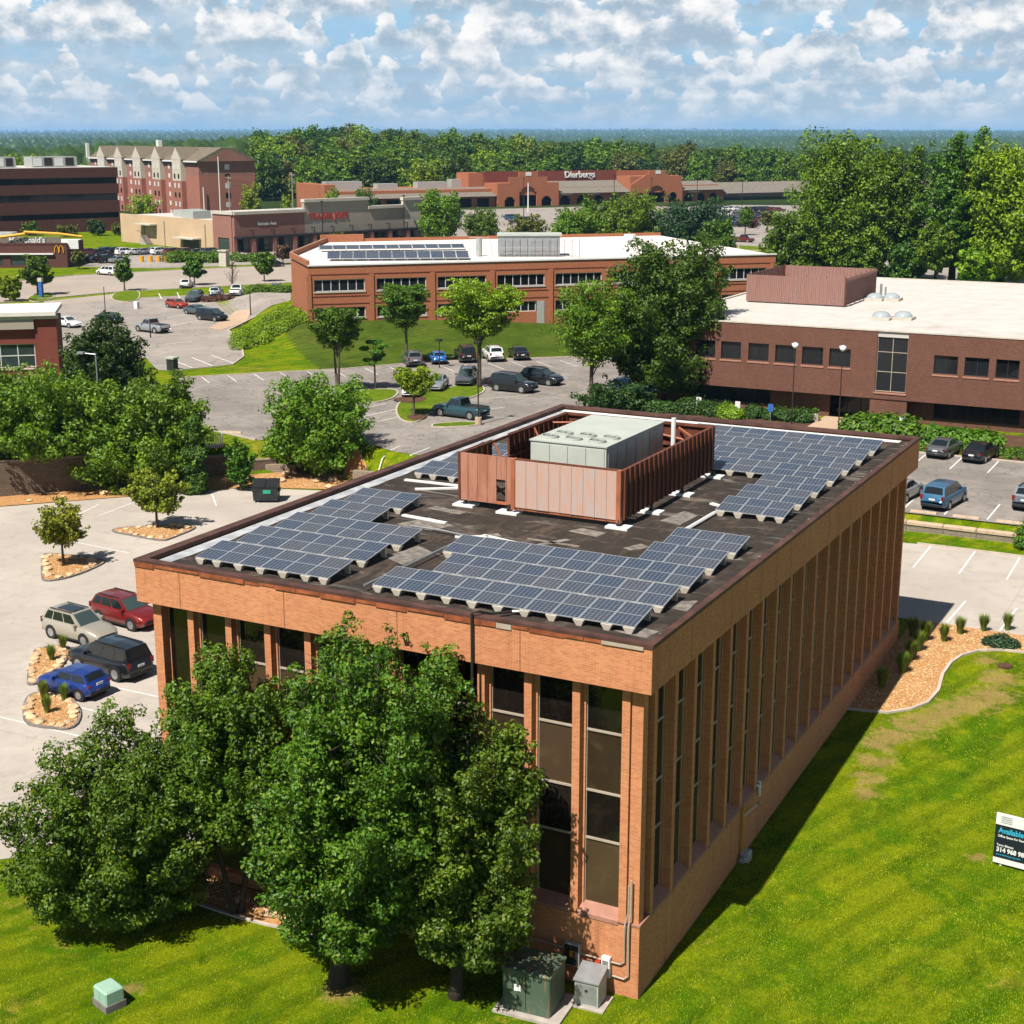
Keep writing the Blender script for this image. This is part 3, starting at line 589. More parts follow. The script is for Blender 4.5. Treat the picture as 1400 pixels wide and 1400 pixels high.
# --- mulch beds
rg = random.Random(3)
def rocks(parent, spots, r0=0.16, r1=0.34):
    for k, (x, y) in enumerate(spots):
        m = MB(); r = rg.uniform(r0, r1); m.rock((0, 0, 0), r, rg.random()); part('rock', m, M['rock'], parent, loc=(x, y, H1(x, y)+0.10+r*.15))
def in_poly(x, y, P):
    c = False; n = len(P)
    for i in range(n):
        x1, y1 = P[i]; x2, y2 = P[(i+1)%n]
        if (y1 > y) != (y2 > y) and x < (x2-x1)*(y-y1)/(y2-y1)+x1: c = not c
    return c
def chips(poly, n, parent, mat, s0=0.03, s1=0.08, off=0.12):
    m = MB(); xs = [q[0] for q in poly]; ys = [q[1] for q in poly]; k = 0
    while k < n:
        x = rg.uniform(min(xs), max(xs)); y = rg.uniform(min(ys), max(ys))
        if not in_poly(x, y, poly): continue
        s = rg.uniform(s0, s1); z = H1(x, y)+off; a = rg.uniform(0, 6.3); c, q = math.cos(a)*s, math.sin(a)*s; t = rg.uniform(-.4, .4)*s
        m.add([(x+c, y+q, z+t), (x-q*.6, y+c*.6, z), (x-c, y-q, z-t), (x+q*.6, y-c*.6, z), (x, y, z+s*.7)], [(0,1,4),(1,2,4),(2,3,4),(3,0,4)]); k += 1
    return stuff(part('gravel_chips', m, mat, parent))
def edge_spots(poly, n):
    L = [math.dist(poly[i], poly[(i+1)%len(poly)]) for i in range(len(poly))]; T = sum(L); cx = sum(q[0] for q in poly)/len(poly); cy = sum(q[1] for q in poly)/len(poly); o = []
    for k in range(n):
        d = T*(k+rg.random()*.7)/n; i = 0
        while d > L[i] and i < len(L)-1: d -= L[i]; i += 1
        a, b = poly[i], poly[(i+1)%len(poly)]; t = d/max(L[i], 1e-6); x = a[0]+(b[0]-a[0])*t; y = a[1]+(b[1]-a[1])*t; f = rg.uniform(.75, .9); o.append((cx+(x-cx)*f, cy+(y-cy)*f))
    return o
beds = []
for nm, pts in (('mulch_island', [(58, 762), (66, 757), (140, 766), (144, 771), (100, 790), (62, 797), (57, 790)]),
                ('mulch_island', [(148, 727), (170, 722), (255, 719), (272, 722), (232, 738), (222, 741), (185, 734)]),
                ('mulch_island', [(46, 892), (56, 887), (98, 884), (92, 902), (70, 928), (40, 940), (38, 930)]),
                ('mulch_island', [(36, 952), (62, 948), (100, 958), (112, 978), (100, 1000), (60, 996), (31, 990)])):
    P = smooth_poly(spx(pts, 0.0), 2); o = island(nm, P, M['mulch'], M['kerb_dark'], rnd=0); beds.append(o)
    rocks(o, edge_spots(P, 16)); chips(P, 500, o, M['chip'])
wall_bed = sheet('wall_foot_mulch_bed', [(-100, 9.6), (-71.3, 40.2), (-58, 54.4), (-51, 57.1), (-47, 58.6), (-53.0, 62.6), (-58.2, 61.4), (-61.2, 58.2), (-63.9, 55.4), (-68.6, 48.6), (-73.4, 42.9), (-80, 35.4), (-100, 13.5)], M['mulch'], 0.05)
P = [(-62, 50.8), (-58, 54.6), (-51, 57.3), (-53.5, 61.5), (-58.5, 60), (-62.5, 56)]; chips(P, 900, wall_bed, M['chip'], off=0.06)
rocks(wall_bed, [(-50.6, 57.6), (-52.0, 57.3), (-54.0, 58.5), (-56.8, 57.4), (-63.5, 50.6), (-66.9, 47.0), (-70.4, 42.4), (-69.0, 44.6), (-59.4, 56.5), (-64.9, 49.2), (-53.2, 59.6), (-57.9, 59.6)], 0.2, 0.45)
front_bed = sheet('facade_foot_mulch_bed', smooth_poly([(-21.2, 0.35), (-20.9, -0.9), (-17, -1.5), (-13.2, -1.35), (-10.4, -0.5), (-10.0, 0.35)], 1), M['mulch'], 0.04)
chips([(-20.6, 0.3), (-20.5, -0.8), (-17, -1.2), (-13.2, -1.0), (-10.6, 0.2)], 700, front_bed, M['chip'], off=0.06)
kerb(smooth_poly([(-21.3, -0.9), (-17, -1.6), (-13.2, -1.45), (-10.2, -0.5), (-9.9, 0.3)], 2, False), M['kerb'], front_bed, 0.12, 0.08)
rocks(front_bed, [(-16.2, -0.6), (-13.4, -0.7), (-12.2, -0.4), (-17.8, -0.9), (-14.6, -0.9)], 0.15, 0.3)
BED = [(-0.36, 26.6), (0.5, 26.75), (1.5, 27.0), (2.4, 27.9), (2.95, 29.0), (3.1, 30.7), (2.85, 32.9), (2.9, 34.6), (3.2, 35.9), (3.9, 37.1), (5.0, 37.75), (6.4, 37.9), (14, 38.2), (32, 38.6), (32, 40.7), (-0.36, 40.7)]
right_bed = sheet('gravel_bed', BED, M['mulch'], 0.05)
kerb(BED[:14], M['kerb'], right_bed, 0.16, 0.10); chips(BED[:12]+[(8, 38), (8, 40.5), (-.3, 40.5)], 3200, right_bed, M['chip'], 0.03, 0.07, 0.06)
# ------------------------------------------------------------------ the brick office building
BW, BD, BH, OV = 21.03, 37.04, 12.84, 0.36
PB, PT, SZ = 11.17, 12.70, 2.72           # parapet foot and top, sill height
bld = thing('office_building', 'large orange brick office block with vertical fins, bronze windows and solar roof', 'building', (-BW/2, BD/2, 0))
def bp(name, mb, mats, smooth=False, parent=None, label=None):     # part modelled in world metres
    me = mb.mesh(name, mats, smooth); me.transform(Matrix.Translation((BW/2, -BD/2, 0)))
    o = link(name, me, parent or bld)
    if label: o['label'] = label
    return o
XL, XR, YF, YB = -BW+OV, -OV, OV, BD-OV
# plinth with a drive-under opening at the left front
m = MB(); m.box(-15.2, XR, YF, YF+0.7, -0.8, SZ); bp('plinth_wall', m, M['brick_main'])
m = MB(); m.box(XR-0.7, XR, YF+0.7, YB, -0.8, SZ); bp('plinth_wall', m, M['brick_main'])
m = MB(); m.box(XL, XR-0.7, YB-0.7, YB, -0.8, SZ); bp('plinth_wall', m, M['brick_main'])
m = MB(); m.box(XL, XL+0.7, 7.0, YB-0.7, -0.8, SZ); bp('plinth_wall', m, M['brick_main'])
m = MB(); m.box(XL, -15.2, YF, YF+0.7, 1.95, SZ); m.box(XL, XL+0.7, YF+0.7, 7.0, 1.95, SZ); bp('lintel_band', m, M['brick_main'])
m = MB(); m.box(-19.6, -15.2, YF+0.12, YF+0.42, -0.2, 0.45); bp('low_wall', m, M['brick_main'])
for x in (XL+0.25, -15.35):
    m = MB(); m.box(x-0.2, x+0.2, YF-0.05, YF+0.35, -0.2, 1.95); bp('post', m, M['white_trim'])
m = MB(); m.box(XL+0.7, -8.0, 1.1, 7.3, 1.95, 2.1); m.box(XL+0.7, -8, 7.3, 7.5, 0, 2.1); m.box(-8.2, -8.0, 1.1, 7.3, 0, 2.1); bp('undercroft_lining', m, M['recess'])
# core behind the glass
m = MB(); m.box(XL+0.46, XR-0.46, YF+0.46, YB-0.46, 2.3, 12.16); bp('core_wall', m, M['recess'])
# parapet ring, coping, roof
m = MB(); m.box(-BW, 0, 0, 0.29, PB, PT); m.box(-BW, 0, BD-0.29, BD, PB, PT); m.box(-BW, -BW+0.29, 0.29, BD-0.29, PB, PT); m.box(-0.29, 0, 0.29, BD-0.29, PB, PT); bp('parapet', m, M['brick_main'])
m = MB(); m.box(-BW+.292, -.292, .292, 1.0, PB+.002, 12.15); m.box(-BW+.292, -.292, BD-1.0, BD-.292, PB+.002, 12.15); m.box(-BW+.292, -BW+1.0, 1.0, BD-1.0, PB+.002, 12.15); m.box(-1.0, -.292, 1.0, BD-1.0, PB+.002, 12.15); bp('soffit', m, M['brick_main'])
c = 0.035
for a in ((-BW-c, c, -c, 0.30), (-BW-c, c, BD-0.42, BD+c), (-BW-c, -BW+0.42, 0.302, BD-0.422), (-0.22, c, 0.302, BD-0.422)):
    m = MB(); m.box(*a, PT+0.002, BH); bp('coping', m, M['coping'])
rg = random.Random(11); x = -BW
while x < -0.4:
    w = rg.uniform(0.5, 1.5); x1 = min(0.0, x+w); m = MB(); d = rg.uniform(0.02, 0.05); h0 = rg.uniform(0.05, 0.15)
    m.box(x+0.01, x1-0.01, -d-0.012, -0.004, PT-h0+0.0, PT+0.035); bp('flashing', m, M['coping_edge'] if rg.random() < .75 else M['mullion']); x = x1
for x in np.arange(-BW+2.1, -1, 4.75): m = MB(); m.box(x, x+.025, -.004, .05, PB+.01, PT-.01); bp('expansion_joint', m, M['rust_dark'])
for y in np.arange(3.5, BD-1, 5.5): m = MB(); m.box(-.05, .004, y, y+.025, PB+.01, PT-.01); bp('expansion_joint', m, M['rust_dark'])
RZ = 12.62
m = MB(); m.box(-BW+0.292, -0.292, 0.292, BD-0.292, 12.2, RZ); bp('roof_membrane', m, M['roof_dark'])
def roof_sheet(name, poly, mat, off):
    m = MB(); m.prism(poly, RZ+0.001, RZ+off); return bp(name, m, mat)
def ragged(x0, x1, y0, y1, n, amp, side):
    pts = []
    if side == 'x':
        for k in range(n+1): pts.append((x1+rg.uniform(-amp, amp), y0+(y1-y0)*k/n))
        return [(x0, y0)]+pts+[(x0, y1)]
    for k in range(n+1): pts.append((x0+(x1-x0)*k/n, y0+rg.uniform(-amp, amp)))
    return pts+[(x1, y1), (x0, y1)]
roof_sheet('white_edge_coating', ragged(-BW+0.43, -BW+1.05, 0.35, BD-0.44, 44, 0.07, 'x'), M['shade_toned_coat'], 0.012)
roof_sheet('white_edge_coating', ragged(-BW+0.44, -0.85, BD-1.0, BD-0.46, 26, 0.02, 'y'), M['white_trim'], 0.016)
for k in range(34):                         # scuffs of pale coating along the right edge
    y = rg.uniform(0.6, BD-1); w = rg.uniform(.04, .2); l = rg.uniform(.08, .55)
    roof_sheet('coating_scuff', [(-0.31, y), (-0.31-w, y+l*.2), (-0.31-w*.7, y+l*.8), (-0.31, y+l)], M['shade_toned_coat'], 0.010)
for P in ([(-1.9, 1.3), (-0.7, 1.1), (-0.55, 1.9), (-1.5, 2.1)], [(-1.25, 4.4), (-0.5, 4.3), (-0.6, 5.6), (-1.2, 5.2)], [(-11.6, 8.7), (-10.9, 8.8), (-11.2, 9.5), (-10.6, 9.9), (-11.0, 10.3), (-11.7, 9.5)],
          [(-9.0, 9.2), (-8.8, 9.0), (-7.9, 10.7), (-8.2, 10.8)], [(-9.6, 10.2), (-9.5, 10.0), (-7.2, 9.9), (-7.2, 10.1)], [(-5.6, 10.6), (-5.2, 10.4), (-4.7, 11.2), (-5.2, 11.5)], [(-5.9, 15.2), (-4.9, 14.9), (-4.8, 16.8), (-5.6, 17.2)],
          [(-15.4, 9.6), (-13.6, 9.3), (-13.2, 10.5), (-14.8, 11.2)], [(-13.2, 5.2), (-12.0, 4.6), (-11.9, 6.6), (-12.9, 7.2)], [(-15.7, 12.5), (-13.9, 12.2), (-13.8, 12.7), (-15.5, 13.0)], [(-8.6, 11.9), (-7.2, 11.6), (-7.1, 12.3), (-8.3, 12.6)]):
    roof_sheet('roof_patch', P, M['patch'], 0.009)
# walkway boards and conduit sleepers lying on the roof
for x0, y0, x1, y1 in ((-15.9, 10.9, -13.6, 10.6), (-5.6, 9.1, -4.4, 9.2), (-5.9, 8.5, -4.4, 8.4), (-5.0, 18.9, -3.9, 18.4), (-11.3, 9.6, -9.2, 9.1), (-19.3, 16.6, -16.4, 16.7), (-17.9, 15.2, -15.6, 16.7), (-12.2, 8.9, -11.0, 9.5)):
    d = Vector((x1-x0, y1-y0)).normalized(); n = Vector((-d.y, d.x))*0.10
    m = MB(); m.prism([(x0-n.x, y0-n.y), (x1-n.x, y1-n.y), (x1+n.x, y1+n.y), (x0+n.x, y0+n.y)], RZ, RZ+0.07); bp('conduit_sleeper', m, M['white_trim'])
# fins, bays, sills
def fin_mesh():
    m = MB(); m.box(-0.14, 0.14, 0.0, 0.27, SZ-0.06, PB); m.box(-0.235, 0.235, 0.27, 0.44, SZ-0.02, PB); return m.mesh('fin', M['brick_main'])
FM = fin_mesh()
def place(me, name, x, y, rz): o = link(name, me, bld, (x+BW/2, y-BD/2, 0), rz); return o
LEV = [(3.02, 5.36, 'spandrel'), (5.42, 7.10, 'glass'), (7.16, 9.26, 'spandrel'), (9.32, PB, 'glass')]
def bay_meshes(w):
    out = []
    for z0, z1, k in LEV:
        m = MB(); m.box(-w/2, w/2, 0.385, 0.415, z0, z1); out.append(('spandrel_pane' if k == 'spandrel' else 'window_pane', m.mesh('pane', M[k])))
    for z in (5.39, 7.13, 9.29):
        m = MB(); m.box(-w/2, w/2, 0.33, 0.43, z-0.035, z+0.035); out.append(('mullion', m.mesh('mullion', M['mullion'])))
    m = MB()
    for s in (-1, 1): m.box(s*w/2-0.03, s*w/2+0.03, 0.345, 0.425, 3.02, PB-0.01)
    out.append(('jamb', m.mesh('jamb', M['mullion'])))
    m = MB(); m.xprism([(-0.03, SZ-0.10), (0.44, SZ-0.10), (0.44, SZ+0.31), (0.385, SZ+0.31), (-0.03, SZ+0.05)], -w/2-0.10, w/2+0.10); out.append(('sill', m.mesh('sill', M['sill'])))
    return out
FRONT = [-1.0-1.78*k for k in range(11)]; SIDE = [1.38+1.83*k for k in range(20)]
BF = bay_meshes(1.78-0.47); BS = bay_meshes(1.83-0.47)
def wall_run(centres, ms, origin, rz):      # local x runs along the wall, local y goes in
    c, s = math.cos(rz), math.sin(rz)
    def at(t): return origin[0]+c*t, origin[1]+s*t
    for t in centres: x, y = at(t); place(FM, 'fin', x, y, rz)
    for a, b in zip(centres[:-1], centres[1:]):
        x, y = at((a+b)/2)
        for nm, me in ms: place(me, nm, x, y, rz)
wall_run(sorted(FRONT)+[], BF, (0, YF), 0.0)
wall_run(SIDE, BS, (XR, 0), R(90))                                    # right wall: local x = +Y, inward = -X
wall_run([1.0+1.78*k for k in range(11)], BF, (0, YB), R(180))        # back wall
wall_run([-SIDE[k] for k in range(19, -1, -1)], BS, (XL, 0), R(-90))  # left wall
# corner piers
for x, y in ((-0.83, 0.45), (-BW+0.36+0.04, 0.40), (-0.83, BD-0.85), (-BW+0.40, BD-0.85)):
    m = MB(); m.box(x, x+0.40, y, y+0.40, SZ-0.05, PB); bp('corner_pier', m, M['brick_main'])
m = MB(); m.box(-1.0, XR+0.03, YF-0.03, YF+0.9, SZ+0.002, SZ+0.07); bp('corner_sill', m, M['sill'])
# last narrow windows beside the corners
m = MB(); m.box(XL+0.55, XL+1.65, YF+0.385, YF+0.415, 3.0, PB); bp('window_pane', m, M['glass'])
m = MB(); m.box(-0.9, -0.7, YF+0.385, YF+0.415, 3.0, PB); bp('window_pane', m, M['glass'])
m = MB(); m.xprism([(YF-0.03, SZ-0.10), (YF+0.60, SZ-0.10), (YF+0.60, SZ+0.31), (YF-0.03, SZ+0.05)], XL, -18.9); bp('sill', m, M['sill'])
# conduit dropping down the facade and short pipes at the near corner
m = MB(); m.tube([(-5.6, 1.2, 12.75), (-6.05, 0.55, 12.80), (-6.25, 0.1, 12.98), (-6.42, -0.10, 12.95), (-6.42, -0.10, 7.2)], 0.05, 8); bp('conduit', m, M['dark_metal'])
m = MB()
m.tube([(-0.75, 0.30, 4.2), (-0.75, 0.30, 3.2), (-0.85, 0.22, 2.7), (-0.85, 0.28, 1.35), (-1.0, 0.28, 1.22), (-2.0, 0.28, 1.22), (-5.2, 0.28, 1.35)], 0.03, 7)
m.tube([(-0.66, 0.30, 4.4), (-0.66, 0.30, 3.2), (-0.70, 0.22, 2.7), (-0.70, 0.28, 0.85), (-0.85, 0.28, 0.70), (-1.35, 0.28, 0.72)], 0.035, 7); bp('wall_conduit', m, M['mullion'])
# roof conduits
m = MB(); m.tube([(-11.45, 1.1, 12.86), (-11.5, 8.8, 12.80), (-12.9, 9.1, 12.78), (-14.6, 9.4, 12.7)], 0.04, 6); bp('roof_conduit', m, M['grey_metal'])
m = MB(); m.tube([(-5.6, 1.2, 12.75), (-5.0, 1.5, 12.78)], 0.05, 6); m.tube([(-4.3, 13.6, 12.72), (-4.2, 17.2, 12.72)], 0.08, 6); bp('roof_conduit', m, M['white_trim'])

# ------------------------------------------------------------------ solar arrays
TILT = R(9)
def frame_mesh():
    m = MB(); w, l, t = 0.995, 1.655, 0.04
    m.box(0, w, 0, 0.018, 0, t); m.box(0, w, l-0.018, l, 0, t); m.box(0, 0.022, 0.022, l-0.022, 0, t); m.box(w-0.022, w, 0.022, l-0.022, 0, t); m.box(0.022, w-0.022, l/2-0.010, l/2+0.010, 0.02, t-0.002)
    m.box(0.022, w-0.022, 0.022, l-0.022, 0.004, 0.018, 1); return m.mesh('solar_panel', [M['panel_frame'], M['white_trim']])
PFM = frame_mesh()
cm = []
for y0, y1 in ((0.022, 1.655/2-0.014), (1.655/2+0.014, 1.633)):
    m = MB(); m.box(0.024, 0.971, y0+0.002, y1-0.002, 0.02, 0.034); cm.append(m.mesh('cell_sheet', M['cells']))
m = MB(); m.add([(-.20,-.10,.22),(.20,-.10,.22),(.20,.16,.22),(-.20,.16,.22),(-.09,-.05,0),(.09,-.05,0),(.09,.12,0),(-.09,.12,0)], [(0,1,2,3),(7,6,5,4),(4,5,1,0),(5,6,2,1),(6,7,3,2),(7,4,0,3)])
TUB = m.mesh('ballast_tub', M['tub'])
m = MB(); m.box(-.10, .10, -.06, .06, 0, .46); TUB2 = m.mesh('ballast_tub', M['tub'])
def array(label, rows):
    x0 = min(r[0] for r in rows); y0 = min(r[1] for r in rows)
    t = thing('solar_array', label, 'solar array', (x0, y0, RZ), 0, 'solar arrays on the brick office roof')
    for rx, ry, n in rows:
        for k in range(n):
            o = link('solar_panel', PFM, t, (rx+k*1.008-x0, ry-y0, 0.23)); o.rotation_euler = (TILT+rg.uniform(-.006, .006), rg.uniform(-.004, .004), 0)
            for c in cm: link('cell_sheet', c, o)
        for k in range(n+1):
            link('ballast_tub', TUB, t, (rx+min(max(k*1.008, .22), n*1.008-.22)-x0, ry+0.04-y0, 0.0))
            link('ballast_tub', TUB2, t, (rx+min(max(k*1.008, .22), n*1.008-.22)-x0, ry+1.56-y0, 0.0))
    return t
array('solar array at the front left roof corner, three long rows and two short ones', [(-19.05, 1.15, 6), (-19.05, 3.62, 6), (-19.05, 6.1, 6), (-19.05, 8.57, 3), (-19.05, 11.05, 3)])
array('L-shaped solar array along the front right roof corner above the tree', [(-11.2, 1.25, 10), (-10.19, 3.72, 9), (-11.2, 6.2, 10), (-4.15, 8.67, 3), (-4.15, 11.1, 3)])
array('large stepped solar array at the far right end of the brick roof', [(-4.15, 17.1, 3), (-4.15, 19.6, 3), (-4.15, 22.1, 3), (-11.2, 24.6, 10), (-11.2, 27.1, 10), (-11.2, 29.6, 10), (-11.2, 32.1, 10)])
array('small solar array half hidden behind the rusty roof screen', [(-19.2, 17.3, 3), (-19.2, 19.8, 3), (-19.2, 22.3, 3)])

# ------------------------------------------------------------------ plant screen and air handler on the roof
scr = thing('roof_screen', 'rusty metal screen fence of upright panels around the rooftop unit', 'screen fence', (-14.66, 13.5, RZ))
def sp(name, mb, mats, label=None):
    me = mb.mesh(name, mats); me.transform(Matrix.Translation((14.66, -13.5, -RZ))); o = link(name, me, scr)
    if label: o['label'] = label
    return o
sz0, sz1 = 12.93, 15.02
def seam_panel(x0, x1, y, z0, z1, mat, nm='screen_panel', side='y', bend=0.0, label=None):
    m = MB(); w = x1-x0
    if side == 'y':
        m.box(x0+0.006, x1-0.006, y-0.02+bend, y+0.02+bend, z0, z1); m.box(x0-0.012, x0+0.026, y-0.045+bend, y-0.02+bend, z0, z1-.01)
    else:
        m.box(y-0.02, y+0.02, x0+0.006, x1-0.006, z0, z1); m.box(y+0.02, y+0.095, x0-0.02, x0+0.05, z0, z1+.02)
    return sp(nm, m, mat, label)
xs = np.linspace(-14.66, -11.86, 7)
for k in range(6):
    z0 = sz0 if k < 4 else (14.02 if k == 4 else sz0)
    seam_panel(xs[k], xs[k+1], 13.55, z0, sz1, M['screen_rust'], bend=rg.uniform(-.03, .02))
m = MB(); m.box(xs[4]-0.05, xs[5]+0.05, 13.50, 13.58, sz0, sz0+0.12); sp('opening_rail', m, M['rust'])
xs = np.linspace(-11.80, -7.02, 10)
for k in range(9): seam_panel(xs[k], xs[k+1], 13.30, sz0+0.02, sz1-0.03, M['screen_faded'], bend=rg.uniform(-.015, .015), label='chalky faded panel')
m = MB(); m.box(-11.82, -6.86, 13.33, 13.40, sz0-0.10, sz0+0.14); sp('bottom_rail', m, M['rust'])
for x in (-11.86, -6.98): m = MB(); m.box(x-0.10, x+0.10, 13.24, 13.46, sz0-0.1, sz1+0.02); sp('corner_post', m, M['rust'])
ys = np.linspace(13.5, 24.3, 22)
for k in range(21): seam_panel(ys[k], ys[k+1], -6.87, sz0, sz1, M['screen_brown'], side='x')
for k in range(21): seam_panel(ys[k], ys[k+1], -14.66, sz0, sz1-0.0, M['screen_brown'], side='x') if k not in (6, 7, 8) else None
xs = np.linspace(-14.66, -6.87, 16)
for k in range(15): seam_panel(xs[k], xs[k+1], 24.3, sz0, sz1, M['screen_brown'])
m = MB()
for z in (sz1-0.12, 13.9): m.box(-14.60, -14.50, 13.6, 24.2, z, z+0.1); m.box(-7.03, -6.93, 13.6, 24.2, z, z+0.1); m.box(-14.5, -7.03, 24.16, 24.26, z, z+0.1); m.box(-14.5, -7.03, 13.62, 13.70, z, z+0.1)
sp('inner_rails', m, M['rust_dark'])
for a, b in (((-14.4, 13.7, 14.9), (-13.0, 15.2, 12.7)), ((-14.5, 16.5, 14.9), (-13.3, 16.5, 12.7)), ((-7.0, 20.0, 14.9), (-8.3, 20.0, 12.7)), ((-7.0, 23.6, 14.9), (-8.4, 22.6, 12.7)), ((-14.5, 20.5, 14.9), (-13.3, 20.5, 12.7)), ((-12.6, 24.2, 14.8), (-8.0, 24.1, 14.2)), ((-14.5, 22.5, 14.8), (-11.5, 24.1, 14.8)), ((-11.9, 13.6, 15.0), (-12.9, 14.6, 13.1)), ((-7.05, 22.0, 14.8), (-8.6, 24.1, 14.8))):
    m = MB(); m.tube([a, b], 0.06, 5); sp('brace', m, M['rust'])
for x, y in ((-12.1, 13.4), (-14.4, 13.7), (-6.95, 13.3), (-6.75, 23.9), (-6.75, 19.9), (-6.75, 16.3)):
    m = MB(); m.box(x-0.5, x+0.5, y-0.32, y+0.32, RZ+0.004, RZ+0.10); sp('foot_pad', m, M['white_trim'])
    m = MB(); m.cyl((x, y, 12.82), (0, 0, 1), 0.07, 0.35, 8); m.cyl((x, y, 12.74), (0, 0, 1), 0.13, 0.10, 8); sp('leg', m, M['dark_metal'])
unit = thing('air_handler', 'long pale green-grey rooftop air handler with six round fans', 'air unit', (-10.75, 19.6, RZ))
def up(name, mb, mats, smooth=False, parent=None):
    me = mb.mesh(name, mats, smooth); me.transform(Matrix.Translation((10.75, -19.6, -RZ))); return link(name, me, parent or unit)
m = MB(); m.box(-12.58, -8.92, 16.35, 22.9, 12.95, 15.22); up('housing', m, M['unit_top'])
m = MB(); m.box(-12.63, -8.87, 16.30, 22.95, 15.222, 15.28); up('top_cover', m, M['unit_top'])
m = MB(); m.xprism([(22.95, 13.2), (23.6, 13.2), (23.6, 14.2), (22.95, 14.9)], -11.8, -9.4); up('intake_hood', m, M['unit_grey'])
for x in np.linspace(-12.5, -8.98, 5)[:-1]:
    m = MB(); m.box(x+0.03, x+0.85, 16.31, 16.348, 13.1, 15.12); up('access_door', m, M['unit_top'])
for y in (16.5, 17.5, 18.5, 19.6, 21.2):
    m = MB(); m.box(-8.918, -8.885, y, y+0.92, 13.1, 15.1); up('side_door', m, M['unit_grey'])
for k in range(6):
    x = -12.0+(k%3)*1.15+(k//3)*0.25; y = 17.1+(k//3)*0.95
    m = MB(); n = 18
    vs = []; 
    for r, z in ((0.40, 15.281), (0.40, 15.40), (0.34, 15.40), (0.34, 15.30)):
        vs += [(x+r*math.cos(2*math.pi*i/n), y+r*math.sin(2*math.pi*i/n), z) for i in range(n)]
    fs = [(q*n+i, q*n+(i+1)%n, (q+1)*n+(i+1)%n, (q+1)*n+i) for q in range(3) for i in range(n)]
    m.add(vs, fs); f = up('fan_ring', m, M['unit_top'])
    m = MB()
    for b in range(5):
        a = 2*math.pi*b/5+k; m.add([(x, y, 15.33), (x+.33*math.cos(a), y+.33*math.sin(a), 15.36), (x+.33*math.cos(a+.7), y+.33*math.sin(a+.7), 15.32)], [(0, 1, 2)])
    m.add([(x+0.335*math.cos(2*math.pi*i/n), y+0.335*math.sin(2*math.pi*i/n), 15.30) for i in range(n)], [tuple(range(n))], 1); fb = up('fan_blades', m, [M['grey_metal'], M['dark_metal']])
m = MB(); m.tube([(-7.9, 21.6, 12.6), (-7.9, 21.6, 15.75)], 0.11, 10); tag(part('vent_pipe', m, M['white_trim']), 'white upright vent pipe standing inside the rusty roof screen', 'pipe')
m = MB(); m.tube([(-7.6, 22.6, 12.7), (-7.6, 22.6, 13.5), (-8.9, 22.4, 13.6)], 0.17, 8); tag(part('duct', m, M['rust']), 'short rust coloured duct beside the air handler', 'duct')
# ------------------------------------------------------------------ lettering
def letters(name, text, size, mat, parent, loc, rot, extrude=0.03, align='LEFT', bold=0.0, xscale=1.0):
    cu = bpy.data.curves.new(name, 'FONT'); cu.body = text; cu.size = size; cu.extrude = extrude; cu.align_x = align; cu.offset = bold; cu.resolution_u = 3
    t = bpy.data.objects.new(name, cu); COL.objects.link(t); dg = bpy.context.evaluated_depsgraph_get(); dg.update()
    me = bpy.data.meshes.new_from_object(t.evaluated_get(dg)); bpy.data.objects.remove(t); me.materials.clear(); me.materials.append(mat); me.name = name
    if xscale != 1: me.transform(Matrix.Diagonal((xscale, 1, 1, 1)))
    o = link(name, me, parent, loc); o.rotation_euler = rot; return o

# ------------------------------------------------------------------ cars
def paint(name, col, metal=0.35):
    t = NT(name); return t.bsdf(col, 0.32, metal, 0.5, None, Coat_Weight=0.8, Coat_Roughness=0.06)
PAINT = {k: paint(k+'_car_paint', c, mt) for k, c, mt in (('red', (0.22, 0.014, 0.012), .3), ('champagne', (0.50, 0.45, 0.36), .4), ('black', (0.012, 0.013, 0.015), .3), ('blue', (0.014, 0.045, 0.26), .35), ('navy', (0.015, 0.03, 0.06), .3),
    ('teal', (0.035, 0.095, 0.120), .4), ('silver', (0.42, 0.44, 0.46), .5), ('white', (0.74, 0.74, 0.73), 0.0), ('grey', (0.13, 0.14, 0.15), .4), ('brightblue', (0.02, 0.16, 0.50), .3), ('steelblue', (0.03, 0.13, 0.24), .4), ('maroon', (0.16, 0.02, 0.015), .3), ('orange', (0.42, 0.045, 0.012), .2), ('slate', (0.10, 0.13, 0.15), .4))}
_t = NT('car_window_glass'); CGL = _t.bsdf((0.012, 0.016, 0.018), 0.05, 0.0, 0.7)
_t = NT('windshield_glass'); CWS = _t.bsdf((0.045, 0.070, 0.068), 0.05, 0.0, 0.8)
TYRE = plain('tyre_rubber', (0.016, 0.016, 0.017), 0.8); RIM = plain('alloy_rim', (0.52, 0.53, 0.54), 0.3, 0.7); TRIM = plain('black_trim', (0.02, 0.02, 0.021), 0.6)
HL = plain('headlight_lens', (0.62, 0.64, 0.65), 0.15, 0.2); TL = plain('tail_light_lens', (0.20, 0.008, 0.007), 0.2); PLATE = plain('licence_plate', (0.66, 0.67, 0.68), 0.5); CHROME = plain('chrome_trim', (0.55, 0.56, 0.57), 0.15, 0.9)
